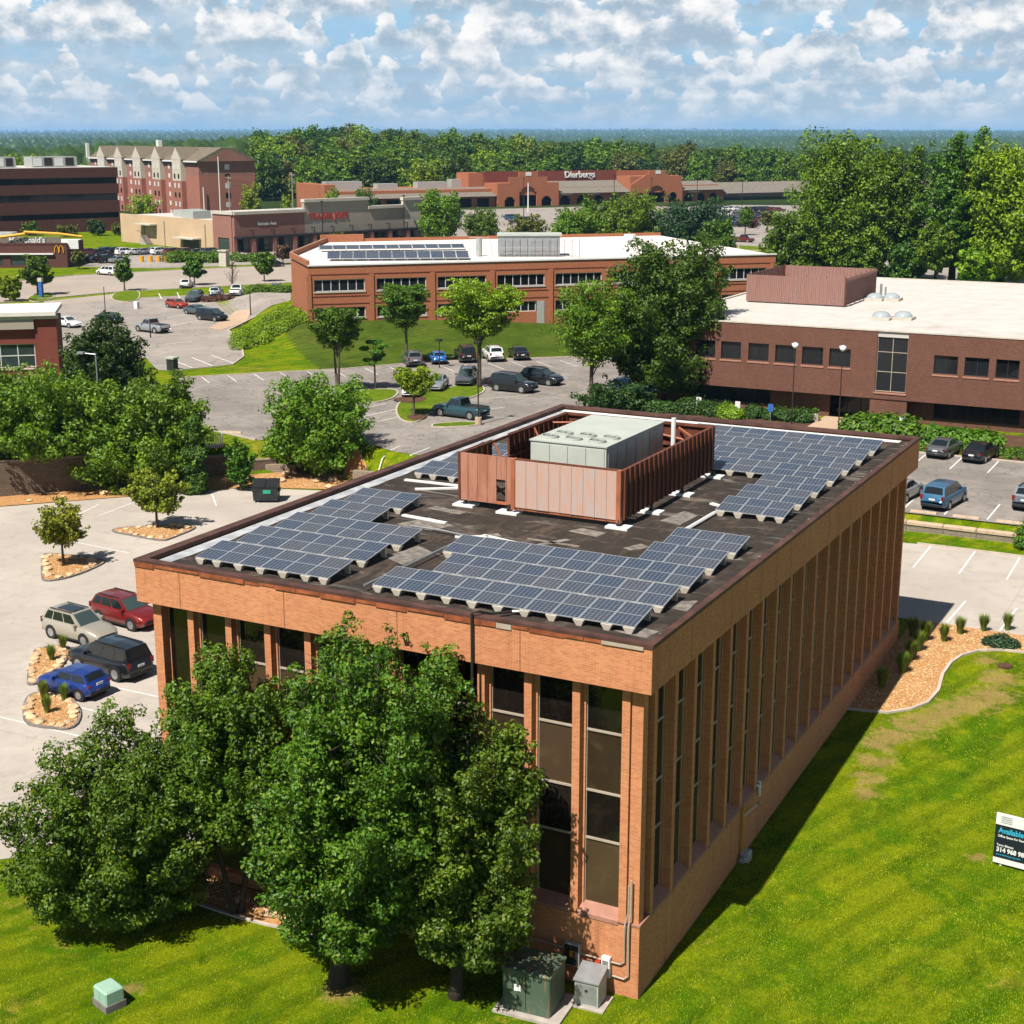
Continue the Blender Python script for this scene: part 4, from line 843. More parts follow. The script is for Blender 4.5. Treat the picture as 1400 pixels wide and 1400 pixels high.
# L, W, H, body top line (x, z), cabin (rear base, rear top, front top, front base), belt rear / front, wheelbase half offsets, tyre radius
KIND = {
 'sedan':  (4.75, 1.82, 1.46, [(-2.37,.70),(-2.30,.96),(-1.65,1.04),(-1.2,1.02),(.95,.96),(1.75,.86),(2.25,.72),(2.37,.58)], (-1.75,-.85,.28,1.08), 1.00, (-1.42,1.36), .33),
 'hatch':  (3.85, 1.72, 1.42, [(-1.92,.62),(-1.90,.95),(-1.5,.98),(.85,.95),(1.35,.90),(1.75,.80),(1.92,.58)], (-1.86,-1.42,.30,.84), .94, (-1.20,1.27), .31),
 'suv':    (4.70, 1.90, 1.72, [(-2.35,.70),(-2.32,1.08),(-1.9,1.10),(.95,1.07),(1.6,1.02),(2.15,.90),(2.35,.66)], (-2.26,-1.82,.25,1.05), 1.08, (-1.40,1.38), .37),
 'bigsuv': (5.05, 1.98, 1.86, [(-2.52,.72),(-2.50,1.12),(-2.1,1.16),(1.1,1.14),(1.9,1.10),(2.40,.98),(2.52,.66)], (-2.46,-2.15,.40,1.12), 1.14, (-1.50,1.46), .40),
 'minivan':(5.10, 1.96, 1.76, [(-2.55,.70),(-2.52,1.02),(-2.1,1.06),(1.2,1.02),(1.85,.96),(2.35,.80),(2.55,.60)], (-2.46,-2.10,.55,1.60), 1.04, (-1.50,1.53), .34),
 'pickup': (5.60, 1.98, 1.86, [(-2.80,.72),(-2.79,1.10),(-2.5,1.12),(1.15,1.10),(1.9,1.08),(2.55,1.00),(2.80,.72)], (-.62,-.42,.62,1.22), 1.12, (-1.70,1.72), .40),
}
def car_geo(kind, cuts=3):
    Lc, Wc, Hc, top, cab, belt, wb, tr = KIND[kind]; P = {}
    xt = [q[0] for q in top]; zt = [q[1] for q in top]
    xs = sorted(set([round(v, 3) for v in np.linspace(-Lc/2, Lc/2, 15)]+[q[0] for q in top]))
    b = MB(); rings = []
    for x in xs:
        s = abs(x)/(Lc/2); w = Wc/2*(1-0.17*max(0, (s-.72)/.28)**2); zb = .24+.16*max(0, (s-.82)/.18); z1 = float(np.interp(x, xt, zt)); zm = zb+(z1-zb)*.55
        half = [(w*.90, zb), (w*.985, zb+.10), (w, zm), (w*.975, z1-.09), (w*.90, z1-.02), (w*.55, z1+.012)]
        rings.append([(x, y, z) for y, z in half]+[(x, -y, z) for y, z in half[::-1]])
    n = 12; b.add([q for r in rings for q in r], [(i*n+k, i*n+(k+1)%n, (i+1)*n+(k+1)%n, (i+1)*n+k) for i in range(len(rings)-1) for k in range(n)]+[tuple(range(n)), tuple(range((len(rings)-1)*n, len(rings)*n))[::-1]])
    P['body'] = b
    t = MB(); yw = Wc/2
    for x in wb:
        for s in (-1, 1): t.cyl((x, s*(yw-.055), tr+.015), (0, 1, 0), tr+.075, .135, 18)
    t.box(-Lc/2*.80, Lc/2*.80, -yw*.965, yw*.965, .20, .30)
    P['lower_trim'] = t
    # cabin
    rb, rt, ft, fb = cab; wbz = Wc/2*.925; wtz = Wc/2*.76; zr = Hc-.035; c = MB()
    pts = [(rb, wbz*.97, belt-.04), (rt, wtz*.97, zr-.01), ((rt+ft)/2, wtz, Hc-.005), (ft, wtz*.96, zr-.015), (fb, wbz*.95, belt-.05)]
    vs = [q for q in pts]+[(x, -y, z) for x, y, z in pts]+[(x, 0, z+.028) for x, y, z in pts]
    fs = [(0, 1, 2, 3, 4)[::-1], (5, 6, 7, 8, 9)]
    for i in range(4): fs += [(i, i+1, 10+i+1, 10+i), (10+i, 10+i+1, 5+i+1, 5+i)]
    c.add(vs, fs); P['cabin'] = c
    def lerp(a, b, t): return tuple(a[k]+(b[k]-a[k])*t for k in range(3))
    def gl(A, B, C, D, e=.007):
        n = (Vector(B)-Vector(A)).cross(Vector(D)-Vector(A)).normalized()*e; m = MB(); f = [tuple(Vector(q)+n) for q in (A, B, C, D)]; g = [tuple(Vector(q)-n) for q in (A, B, C, D)]
        m.add(f+g, [(0,1,2,3),(7,6,5,4),(0,4,5,1),(1,5,6,2),(2,6,7,3),(3,7,4,0)]); return m
    wins = []
    def face(i0, i1, ins0=.10, ins1=.10, sx=.07, nm='windshield'):
        a, b_, c_, d = pts[i0], (pts[i0][0], -pts[i0][1], pts[i0][2]), (pts[i1][0], -pts[i1][1], pts[i1][2]), pts[i1]
        A = lerp(a, d, ins0); B = lerp(b_, c_, ins0); C = lerp(b_, c_, 1-ins1); D = lerp(a, d, 1-ins1)
        A, B = lerp(A, B, sx), lerp(B, A, sx); D, C = lerp(D, C, sx), lerp(C, D, sx)
        mid0 = lerp(A, B, .5); mid1 = lerp(D, C, .5); m = MB(); up_ = .03
        for Q0, Q1, Q2, Q3 in ((A, (mid0[0], 0, mid0[2]+.022), (mid1[0], 0, mid1[2]+.026), D), ((mid0[0], 0, mid0[2]+.022), B, C, (mid1[0], 0, mid1[2]+.026))):
            g = gl(Q0, Q1, Q2, Q3, .010); m.add(g.v, g.f)
        wins.append((nm, m))
    face(4, 3, .08, .06, .06, 'windshield'); face(0, 1, .30 if kind != 'sedan' else .12, .07, .09, 'rear_window')
    segs = {'sedan': [(0.10, .44), (.47, .90)], 'hatch': [(.06, .44), (.48, .90)], 'suv': [(.05, .26), (.29, .58), (.61, .92)], 'bigsuv': [(.04, .28), (.31, .60), (.63, .93)], 'minivan': [(.04, .34), (.37, .64), (.67, .93)], 'pickup': [(.06, .46), (.50, .92)]}[kind]
    for s in (1, -1):
        rb_, rt_, ft_, fb_ = [(pts[i][0], pts[i][1]*s, pts[i][2]) for i in (0, 1, 3, 4)]
        for t0, t1 in segs:
            lo = lambda t: lerp(rb_, fb_, t); hi = lambda t: lerp(rt_, ft_, t)
            A, B, C, D = lerp(lo(t0), hi(t0), .16), lerp(lo(t1), hi(t1), .16), lerp(lo(t1), hi(t1), .90), lerp(lo(t0), hi(t0), .90)
            wins.append(('side_window', gl(A, B, C, D, .012)))
    P['wins'] = wins
    # lights, plate, grille, mirrors
    L2 = Lc/2; zf = float(np.interp(L2-.12, xt, zt)); zrr = float(np.interp(-L2+.05, xt, zt)); lt = []
    for s in (1, -1):
        m = MB(); m.add([(L2-.08, s*(Wc/2*.80), zf-.20), (L2-.34, s*(Wc/2*.965), zf-.15), (L2-.40, s*(Wc/2*.955), zf-.02), (L2-.13, s*(Wc/2*.72), zf-.045), (L2-.045, s*(Wc/2*.46), zf-.10), (L2-.04, s*(Wc/2*.46), zf-.19)], [(0,1,2,3,4,5) if s > 0 else (5,4,3,2,1,0)]); lt.append(('headlight', m, HL))
        hv = kind in ('suv', 'bigsuv', 'minivan'); m = MB(); z0, z1 = (.78, 1.16) if hv else (.72, .93)
        y0, y1 = sorted((s*Wc/2*.68, s*Wc/2*.89)); m.box(-L2-.003, -L2+.10, y0, y1, z0+.06, z1-.02); lt.append(('tail_light', m, TL))
        m = MB(); y0, y1 = sorted((s*Wc/2*.93, s*(Wc/2+.17))); m.cbox(fb-.42, fb-.22, y0, y1, belt-.01, belt+.16, .03); lt.append(('mirror', m, None))
    m = MB(); m.box(L2-.06, L2+.006, -.52, .52, .46, .46+.5*(zf-.46)); lt.append(('grille', m, TRIM))
    m = MB(); m.box(-L2-.012, -L2+.02, -.22, .22, .80 if kind != 'sedan' else .66, .93 if kind != 'sedan' else .79); lt.append(('licence_plate', m, PLATE))
    m = MB(); m.box(-L2-.008, -L2+.12, -Wc/2*.80, Wc/2*.80, .34, .50); lt.append(('bumper_trim', m, TRIM))
    if kind == 'pickup':
        m = MB(); m.box(-2.70, -.72, -.80, .80, 1.127, 1.140); lt.append(('bed_hollow_dark', m, TRIM))  # black sheet over the closed bed, painting the shade of its hollow
        for s in (-1, 1): m = MB(); m.box(-2.74, -.70, s*.84-.05, s*.84+.05, 1.10, 1.19); lt.append(('bed_rail', m, None))
    if kind in ('suv', 'bigsuv'):
        for s in (-1, 1): m = MB(); m.box(rt+.15, ft-.1, s*wtz*.86-.02, s*wtz*.86+.02, Hc-.005, Hc+.045); lt.append(('roof_rail', m, TRIM))
    P['bits'] = lt
    w = MB(); w.cyl((0, 0, 0), (0, 1, 0), tr, .22, 20); P['tyre'] = w
    r = MB(); r.cyl((0, .0, 0), (0, 1, 0), tr*.66, .235, 16)
    P['rim'] = r; P['wheels'] = [(x, s*(yw-.10), tr) for x in wb for s in (1, -1)]
    return P
_carcache = {}
def car(kind, col, label, x, y, heading, cat='car', group='cars parked in the lots', z=None, simple=False, name=None, sunroof=False):
    """heading: compass of the nose, degrees from +Y towards +X"""
    nm = name or {'sedan': 'sedan_car', 'hatch': 'hatchback_car', 'suv': 'sport_utility_car', 'bigsuv': 'sport_utility_car', 'minivan': 'minivan', 'pickup': 'pickup_truck'}[kind]
    z = H1(x, y)+0.03 if z is None else z; rz = R(90-heading)
    if kind not in _carcache: _carcache[kind] = car_geo(kind)
    Pm = _carcache[kind]
    if simple:
        key = (kind, col, 's')
        if key not in _carcache:
            m = MB()
            for k, mi in (('body', 0), ('cabin', 0), ('lower_trim', 2)): m.add(Pm[k].v, Pm[k].f, mi)
            for n_, g in Pm['wins']: m.add(g.v, g.f, 1)
            for n_, g, mt in Pm['bits']:
                if n_ in ('headlight', 'tail_light', 'grille', 'bed_hollow_dark'): m.add(g.v, g.f, {'headlight': 3, 'tail_light': 4}.get(n_, 2))
            for q in Pm['wheels']:
                for g, mi in ((Pm['tyre'], 2), (Pm['rim'], 3)): m.add([(a+q[0], b+q[1], c+q[2]) for a, b, c in g.v], g.f, mi)
            _carcache[key] = m.mesh(nm, [PAINT[col], CGL, TYRE, RIM, TL])
        o = link(nm, _carcache[key], None, (x, y, z), rz); return tag(o, label, cat, group)
    t = thing(nm, label, cat, (x, y, z), rz, group)
    key = (kind, col)
    if key not in _carcache:
        d = []
        d.append(('body', Pm['body'].mesh('body', PAINT[col], True))); d.append(('cabin', Pm['cabin'].mesh('cabin', PAINT[col]))); d.append(('lower_trim', Pm['lower_trim'].mesh('lower_trim', TRIM)))
        for n_, g in Pm['wins']: d.append((n_, g.mesh(n_, CWS if n_ == 'windshield' else CGL)))
        for n_, g, mt in Pm['bits']: d.append((n_, g.mesh(n_, mt or PAINT[col])))
        _carcache[key] = (d, Pm['tyre'].mesh('tyre', TYRE), Pm['rim'].mesh('rim', RIM))
    d, ty, ri = _carcache[key]
    for n_, me in d: link(n_, me, t)
    for q in Pm['wheels']: w = link('wheel', ty, t, q); link('rim', ri, w)
    if sunroof:
        Hc = KIND[kind][2]; m = MB(); m.box(-1.3, .1, -.45, .45, Hc+.018, Hc+.034); part('sunroof', m, CGL, t)
    return t
def carp(kind, col, label, u, v, heading, z=None, **k):
    zz = TOP if z is None else z; q = G(u, v, zz); return car(kind, col, label, q[0], q[1], heading, **k)
# left lot
car('suv', 'red', 'red hatch-backed crossover parked nose to the brick office, behind the champagne one', -42.9, 22.9, 97)
car('suv', 'champagne', 'champagne crossover with dark sunroof next to the red car', -43.4, 19.5, 96, sunroof=True)
car('bigsuv', 'black', 'black seven-seat crossover backed in beside the brick office corner', -38.1, 16.2, 277)
car('hatch', 'blue', 'small blue hatchback with dark roof by the mulch island', -37.6, 12.9, 272)
car('bigsuv', 'white', 'white car mostly hidden behind the left lawn tree', -24.6, 8.0, 80)
# right upper lot
carp('sedan', 'grey', 'dark grey sedan parked by the green hedge of the brown building', 1291, 622, 8)
carp('sedan', 'black', 'black sedan with long red rear light bar beside the hedge', 1340, 628, 8)
carp('minivan', 'steelblue', 'blue minivan seen from behind next to the low stone wall', 1290, 690, 8)
carp('sedan', 'silver', 'pale car tail showing past the far right corner of the brick office', 1233, 681, 8)
carp('suv', 'slate', 'grey-green car cut off by the right picture edge', 1412, 692, 8)
# middle lot
carp('pickup', 'teal', 'teal four-door pickup truck beside the grass island', 630, 570, 276, name='pickup_truck')
carp('bigsuv', 'black', 'black off-road car parked left of another black one near the roof edge', 702, 535, 92)
carp('suv', 'black', 'black car with bright chrome nose partly behind the leafy tree', 741, 525, 96)
carp('suv', 'grey', 'dark grey crossover facing the camera behind the thin lamp pole', 638, 525, 160)
carp('sedan', 'silver', 'silver grey car half hidden behind the small lime tree', 598, 532, 160)
carp('sedan', 'white', 'white car hidden behind the small lime tree trunk', 566, 540, 160)
carp('bigsuv', 'black', 'black boxy car with its tail to us below the lawn bank', 636, 493, -40)
carp('hatch', 'brightblue', 'bright blue hatchback below the lawn bank', 598, 496, -40)
carp('suv', 'grey', 'dark car behind the tree trunk at the left of the bright blue hatchback', 564, 499, -40)
carp('suv', 'white', 'white car between black ones below the lawn bank', 674, 492, -40)
carp('sedan', 'black', 'black sedan with red tail lights at the right of the white car', 709, 490, -40)
carp('suv', 'brightblue', 'vivid blue car under the large dark tree', 866, 541, 95)
carp('pickup', 'navy', 'dark pickup under the large dark tree', 900, 523, 95)
carp('sedan', 'silver', 'pale car glimpsed between the trees in the middle lot', 858, 485, 130)
# west lot and road
carp('hatch', 'orange', 'red-orange hatchback in the west lot', 242, 421, 100)
carp('sedan', 'slate', 'blue-grey sedan between the red car and the black van', 270, 430, 100)
carp('minivan', 'black', 'black van parked by the orange pavement corner', 290, 438, 98)
carp('pickup', 'silver', 'silver pickup truck right of the dark green tree', 208, 454, 280)
carp('minivan', 'white', 'white van driving on the road', 148, 376, 276)
carp('sedan', 'white', 'white car parked at the road verge', 255, 393, 330)
carp('suv', 'grey', 'dark grey car behind the red one in the west lot', 266, 412, 160)
carp('suv', 'slate', 'slate blue car beside the bare tree', 296, 406, 330)
carp('pickup', 'white', 'white pickup right of the bare tree', 324, 404, 330)
carp('suv', 'black', 'dark car behind the purple shrub near the brick building end', 379, 408, 330)
carp('sedan', 'black', 'black car beyond the left end of the long brick building', 374, 365, 20)
carp('sedan', 'white', 'white car beside the red brick corner building', 92, 447, 95)
carp('sedan', 'navy', 'dark car behind the top of the dark green tree', 150, 441, 100)
carp('pickup', 'maroon', 'dark red pickup on the drive beyond the long white roof', 1016, 331, 100, simple=True)
# far lots: small cars
rg = random.Random(21); far = {}
def farcar(u, v, heading, where):
    col = rg.choice(['white', 'silver', 'grey', 'black', 'slate', 'navy', 'white', 'silver', 'maroon', 'steelblue']); kind = rg.choice(['sedan', 'suv', 'sedan', 'suv', 'minivan'])
    word = {'slate': 'blue-grey', 'maroon': 'dark red', 'steelblue': 'blue', 'navy': 'navy blue', 'grey': 'dark grey'}.get(col, col)
    ty = {'sedan': 'sedan', 'suv': 'crossover', 'minivan': 'van'}[kind]
    carp(kind, col, f'small {word} {ty} {where[0]}', u, v, heading, group=where[1], simple=True)
for u in range(100, 232, 12): farcar(u, 352-0.02*u+rg.uniform(-.8, .8), 15, ('in the row left of the cream shop wall', 'cars in front of the cream shop wall'))
for u in range(104, 176, 15): farcar(u, 359+rg.uniform(-.6, .6), 15, ('in the front row by the burger restaurant', 'cars by the burger restaurant'))
for u in range(238, 300, 17): farcar(u, 349, 15, ('behind the hedge under the cream wall', 'cars behind the roadside hedge'))
for u in range(372, 560, 26): farcar(u, 341-(u-372)*0.05, 110, ('outside the row of shops', 'cars outside the shops'))
for v, us in ((303, range(968, 1062, 9)), (296, range(962, 1066, 8)), (289, range(960, 1072, 8)), (310, range(974, 1030, 11))):
    for u in us: farcar(u, v+rg.uniform(-.5, .5), 34, ('in the crowded strip mall lot', 'cars in the strip mall lot'))
for u in (600, 622, 652, 700, 706, 720, 776, 790, 812): farcar(u, 300+rg.uniform(-3, 8), 34, ('in front of the arcaded strip mall', 'cars in front of the strip mall'))
for u, v in ((1245, 275), (1262, 279), (1281, 277), (1300, 281), (1330, 280)): farcar(u, v, 60, ('in the far east lot between the big trees', 'cars in the east lot'))
# ------------------------------------------------------------------ trees and plants
def leaf_mesh(name, C, Rr, n, size, mat, seed, up=0.35, shell=0.5, aspect=0.62):
    g = np.random.default_rng(seed); C = np.asarray(C, float); Rr = np.asarray(Rr, float)
    w = (Rr[:, 0]*Rr[:, 1]+Rr[:, 0]*Rr[:, 2]); w = w/w.sum(); idx = g.choice(len(C), n, p=w)
    d = g.normal(size=(n, 3)); d /= np.linalg.norm(d, axis=1)[:, None]; r = shell+(1.06-shell)*np.sqrt(g.random(n))
    # ragged clumps: some leaves stick out on twigs
    r *= np.where(g.random(n) < .10, 1+.35*g.random(n), 1.0)
    p = C[idx]+d*Rr[idx]*r[:, None]
    nn = d*1.0+g.normal(size=(n, 3))*0.42; nn[:, 2] += up; nn /= np.linalg.norm(nn, axis=1)[:, None]
    t = np.cross(nn, g.normal(size=(n, 3))); t /= np.linalg.norm(t, axis=1)[:, None]; b = np.cross(nn, t)
    l = size*(0.65+0.7*g.random(n))[:, None]; wd = l*aspect*0.5; fold = nn*l*0.12
    v = np.empty((n, 4, 3)); v[:, 0] = p-t*l*.5; v[:, 1] = p+b*wd+fold; v[:, 2] = p+t*l*.5-fold*.6; v[:, 3] = p-b*wd+fold
    return fast_mesh(name, v.reshape(-1, 3), np.concatenate([np.arange(n)[:, None]*4+np.array([[0, 1, 2]]), np.arange(n)[:, None]*4+np.array([[0, 2, 3]])], 0), mat)
def fast_mesh(name, v, tris, mat):
    me = bpy.data.meshes.new(name); me.vertices.add(len(v)); me.vertices.foreach_set('co', v.astype(np.float32).ravel())
    nt = len(tris); me.loops.add(nt*3); me.loops.foreach_set('vertex_index', tris.astype(np.int32).ravel()); me.polygons.add(nt)
    me.polygons.foreach_set('loop_start', (np.arange(nt)*3).astype(np.int32)); me.polygons.foreach_set('loop_total', np.full(nt, 3, np.int32)); me.materials.append(mat); me.update(calc_edges=True); return me
def crown(kind, Hh, Rad, tf, n, seed, off=(0, 0), cr=1.0):
    g = random.Random(seed); C = []; Rr = []; z0 = Hh*tf; ch = Hh-z0
    for k in range(n):
        for _ in range(60):
            t = g.random(); a = g.uniform(0, 2*math.pi)
            if kind == 'round': pr = math.sin(math.pi*(0.14+0.76*t))**0.75
            elif kind == 'pear': pr = (1-((t-0.36)/0.66)**2)**.6 if abs((t-.36)/.66) < 1 else .05
            elif kind == 'locust': pr = 0.55+0.5*math.sin(math.pi*min(1, t*1.05)); t = 0.15+.85*t
            elif kind == 'pine': pr = 1.0-0.93*t**1.15
            elif kind == 'column': pr = min(1, (1-t)*2.2)**.6
            else: pr = math.sqrt(max(0.0, 1-t*t)); 
            rr = math.sqrt(g.random()) if g.random() < .35 else g.uniform(.78, 1.0)
            rr *= pr*Rad*(0.86+.14*math.sin(3*a+seed)); break
        s = Rad*cr*g.uniform(.16, .30)
        if kind == 'pear': q = (s*.90, s*.90, s*1.2)
        elif kind == 'locust': q = (s*1.35, s*1.35, s*.55)
        elif kind == 'pine': q = (s*1.15, s*1.15, s*.75)
        else: q = (s*1.05, s*1.05, s*.85)
        f = t if kind == 'locust' else t
        C.append((off[0]*t+math.cos(a)*max(0, rr-s*.5), off[1]*t+math.sin(a)*max(0, rr-s*.5), z0+min(ch-q[2]*.8, max(q[2]*.6, f*ch)))); Rr.append(q)
    if kind in ('pear', 'round') and n >= 80:      # shoots that break the outline
        for k in range(n//3):
            c0, q0 = C[g.randrange(n)], Rr[0]; t = (c0[2]-z0)/ch; a = math.atan2(c0[1], c0[0]); s = Rad*cr*g.uniform(.07, .13); o = g.uniform(.10, .30)*Rad
            C.append((c0[0]+math.cos(a)*o*.8, c0[1]+math.sin(a)*o*.8, c0[2]+o*(.4+.9*t))); Rr.append((s*.8, s*.8, s*1.5))
    return C, Rr
def branch_crown(kind, Hh, Rad, tf, nb, seed, off=(0, 0), cs=0.115):
    """limbs that rise from the stem, each carrying leaf clumps along its outer part and on side twigs"""
    g = random.Random(seed); C = []; Q = []; L = []; z0 = Hh*tf; ch = Hh-z0
    for k in range(nb):
        t = (k+.5)/nb if k > 2 else g.uniform(.8, 1.0); t = min(1.0, max(.04, t+g.uniform(-.06, .06))); a = k*2.39996+g.uniform(-.35, .35)
        if kind == 'pear': pr = max(.05, 1-abs((t-.34)/.68)**2.2)**.62
        elif kind == 'locust': pr = .62+.42*math.sin(math.pi*min(1, t))
        else: pr = max(.06, math.sin(math.pi*(.20+.69*t)))**.62
        if kind == 'locust': t = .28+.72*t**.8
        r = Rad*pr*g.uniform(.72, 1.0)*(.90+.12*math.sin(2*a+seed)); ze = z0+ch*t*g.uniform(.95, 1.0); lo = {'pear': .62, 'round': .45, 'locust': .35}.get(kind, .45)
        zs = max(Hh*max(.08, tf*.8), z0+(ze-z0)*g.uniform(.05, .40)-(.25 if kind == 'pear' else .1)*r); zs = min(zs, ze-.12*Hh) if ze > .3*Hh else zs*.8
        f = zs/Hh; s0 = Vector((off[0]*f, off[1]*f, zs)); f = ze/Hh; e = Vector((off[0]*f+math.cos(a)*r, off[1]*f+math.sin(a)*r, ze)); up_ = {'pear': .22, 'round': .38, 'locust': .75}.get(kind, .4)
        c = Vector((s0.x+(e.x-s0.x)*(.80 if kind == 'pear' else .55), s0.y+(e.y-s0.y)*(.80 if kind == 'pear' else .55), zs+(ze-zs)*up_))
        P = [s0*(1-u)**2+c*2*u*(1-u)+e*u*u for u in np.linspace(0, 1, 7)]; L.append(P); ln = sum((P[i+1]-P[i]).length for i in range(6)); n = max(4, int(ln/(Rad*cs*1.15)))
        for i in range(n):
            u = lo*.55+(1-lo*.55)*(i+.5)/n; p = s0*(1-u)**2+c*2*u*(1-u)+e*u*u; s = Rad*cs*g.uniform(.75, 1.35)*(1.15-.45*u); q = {'pear': (1, 1, 1.25), 'locust': (1.35, 1.35, .6)}.get(kind, (1.1, 1.1, .9))
            C.append((p.x+g.uniform(-.3, .3)*s, p.y+g.uniform(-.3, .3)*s, p.z)); Q.append(tuple(s*v for v in q))
            for tw in range(2 if kind != 'locust' else 3):
                b = g.uniform(0, 6.283); o = Rad*cs*g.uniform(.9, 2.3)*(1.1-.4*u); s2 = s*g.uniform(.45, .85)
                C.append((p.x+math.cos(b)*o, p.y+math.sin(b)*o, p.z+g.uniform(-.3, .8)*o*(.35 if kind == 'locust' else 1))); Q.append(tuple(s2*v for v in q))
    return C, Q, L
def limb_mesh(Hh, tf, tr, L, seed, mat, off=(0, 0), multi=1):
    g = random.Random(seed+5); m = MB()
    for s in range(multi):
        a = 2*math.pi*s/max(1, multi)+seed; r = 0 if multi == 1 else tr*1.3; sp_ = 0 if multi == 1 else Hh*.07; k = tr/math.sqrt(multi)
        pts = [(math.cos(a)*r*.6+off[0]*f+math.cos(a)*sp_*min(1, f*2.5), math.sin(a)*r*.6+off[1]*f+math.sin(a)*sp_*min(1, f*2.5), Hh*f-(.3 if f == 0 else 0)) for f in (0, .05, .2, .4, .62, .86)]
        m.tube(pts, [k*1.55, k*1.08, k*.9, k*.66, k*.42, k*.10], 9)
    for P in L:
        r0 = tr*(.16+.34*(P[-1]-P[0]).length/Hh); m.tube([tuple(q) for q in P], [r0*(1-.85*i/6) for i in range(7)], 6)
        for i in (3, 4, 5):
            q = P[i]; b = g.uniform(0, 6.28); l = (P[-1]-P[0]).length*.14; m.tube([tuple(q), (q.x+math.cos(b)*l, q.y+math.sin(b)*l, q.z+l*.6)], [r0*.3, r0*.08], 4)
    return m.mesh('trunk', mat, True)
def trunk_mesh(Hh, tf, tr, C, seed, mat, nb=9, lean=(0, 0), multi=1):
    g = random.Random(seed+5); m = MB()
    for s in range(multi):
        a = 2*math.pi*s/max(1, multi)+seed; dx, dy = (0, 0) if multi == 1 else (math.cos(a)*tr*1.2, math.sin(a)*tr*1.2); sp_ = 0 if multi == 1 else Hh*.12
        pts = [(dx*.6, dy*.6, -0.25), (dx, dy, 0.05*Hh), (dx+lean[0]*.3+math.cos(a)*sp_*.5, dy+lean[1]*.3+math.sin(a)*sp_*.5, Hh*max(.18, tf*.9)), (dx+lean[0]*.6+g.uniform(-.1, .1)+math.cos(a)*sp_, dy+lean[1]*.6+math.sin(a)*sp_, Hh*.55), (lean[0]*.9+dx+math.cos(a)*sp_, lean[1]*.9+dy+math.sin(a)*sp_, Hh*.84)]
        k = tr/math.sqrt(multi); m.tube(pts, [k*1.45, k, k*.82, k*.5, k*.12], 8)
    for q in g.sample(C, min(nb, len(C))):
        q = Vector(q); zb = min(q.z*.75, Hh*.7); zb = max(zb, Hh*max(.14, tf*.75)); t = zb/Hh; st = Vector((lean[0]*t, lean[1]*t, zb)); md = st.lerp(q, .5)+Vector((g.uniform(-.2, .2), g.uniform(-.2, .2), .12*(q-st).length)); m.tube([st, md, q], [tr*.42, tr*.26, tr*.08], 6)
    return m.mesh('trunk', mat, True)
def tree(name, label, x, y, Hh, Rad, kind='round', leafm='leaf_mid', nc=60, nl=12000, size=.25, tf=.2, tr=None, seed=1, off=(0, 0), group=None, barkm='bark', cr=1.0, multi=1, z=None, cat='tree', limbs=None, cs=None):
    t = thing(name, label, cat, (x, y, H1(x, y) if z is None else z), 0, group)
    if kind in ('pear', 'round', 'locust') and nc >= 24:
        C, Q, L = branch_crown(kind, Hh*.97, Rad, tf, limbs or max(14, int(nc*.28)), seed, off, cs or .15); link('crown', leaf_mesh('crown', C, Q, nl, size, M[leafm], seed, shell=.35), t); link('trunk', limb_mesh(Hh, tf, tr or Hh*.022, L, seed, M[barkm], off, multi), t)
    else:
        C, Q = crown(kind, Hh, Rad, tf, nc, seed, off, cr); link('crown', leaf_mesh('crown', C, Q, nl, size, M[leafm], seed), t); link('trunk', trunk_mesh(Hh, tf, tr or Hh*.022, C, seed, M[barkm], 10, off, multi), t)
    return t
def treep(name, label, u0, u1, vtop, vbase, z=TOP, **k):           # from its extents in the photo and the ground it stands on
    q = G((u0+u1)/2, vbase, z); hh = zat(q[0], q[1], vtop)-H1(q[0], q[1]); rad = (u1-u0)/2*depth(q[0], q[1], hh*.6)/F_PX
    return tree(name, label, q[0], q[1], hh, rad, **k)
# the trees on the front lawn
tree('pear_tree', 'big dense green tree on the front lawn hiding the middle of the brick facade', -9.9, -3.5, 13.7, 4.5, 'round', 'leaf_pear', 300, 195000, .145, .17, .30, 4, (1.9, 0.6), barkm='bark_dark', limbs=66, cs=.105)
tree('pear_tree', 'green tree right of the big one, rising in front of the bare windows', -5.9, -2.3, 10.9, 3.3, 'round', 'leaf_pear', 220, 100000, .145, .18, .22, 15, (0.5, 0.2), barkm='bark_dark', limbs=44, cs=.125)
tree('pear_tree', 'slimmer tree at the left end of the brick facade behind the lawn trees', -15.9, -1.3, 10.9, 3.7, 'pear', 'leaf_pear', 140, 78000, .145, .32, .16, 23, (-0.2, 0.2), barkm='bark_dark', multi=2, limbs=34, cs=.115)
tree('lawn_tree', 'loose spreading tree at the left picture edge on the front lawn', -19.9, -4.1, 8.3, 4.7, 'round', 'leaf_pear', 260, 110000, .145, .06, .16, 31, (1.1, 0.8), barkm='bark_dark', multi=3, limbs=44, cs=.105)
tree('shrub', 'low leafy shrub in the mulch under the facade trees', -19.2, -1.6, 2.2, 1.0, 'round', 'leaf_pear', 18, 5000, .14, .1, .05, 5, multi=3, cat='shrub')
# young trees in the mulch islands
q = G(87, 775, 0); tree('young_tree', 'young yellow-green tree in the mulch island nearest the cars', q[0], q[1], zat(q[0], q[1], 682), 2.2, 'round', 'leaf_young', 34, 4200, .26, .30, .09, 41, cr=1.15)
q = G(215, 723, 0); tree('young_tree', 'young yellow-green tree in the farther mulch island', q[0], q[1], zat(q[0], q[1], 636), 2.5, 'round', 'leaf_young', 46, 7000, .26, .28, .10, 45, cr=1.2)
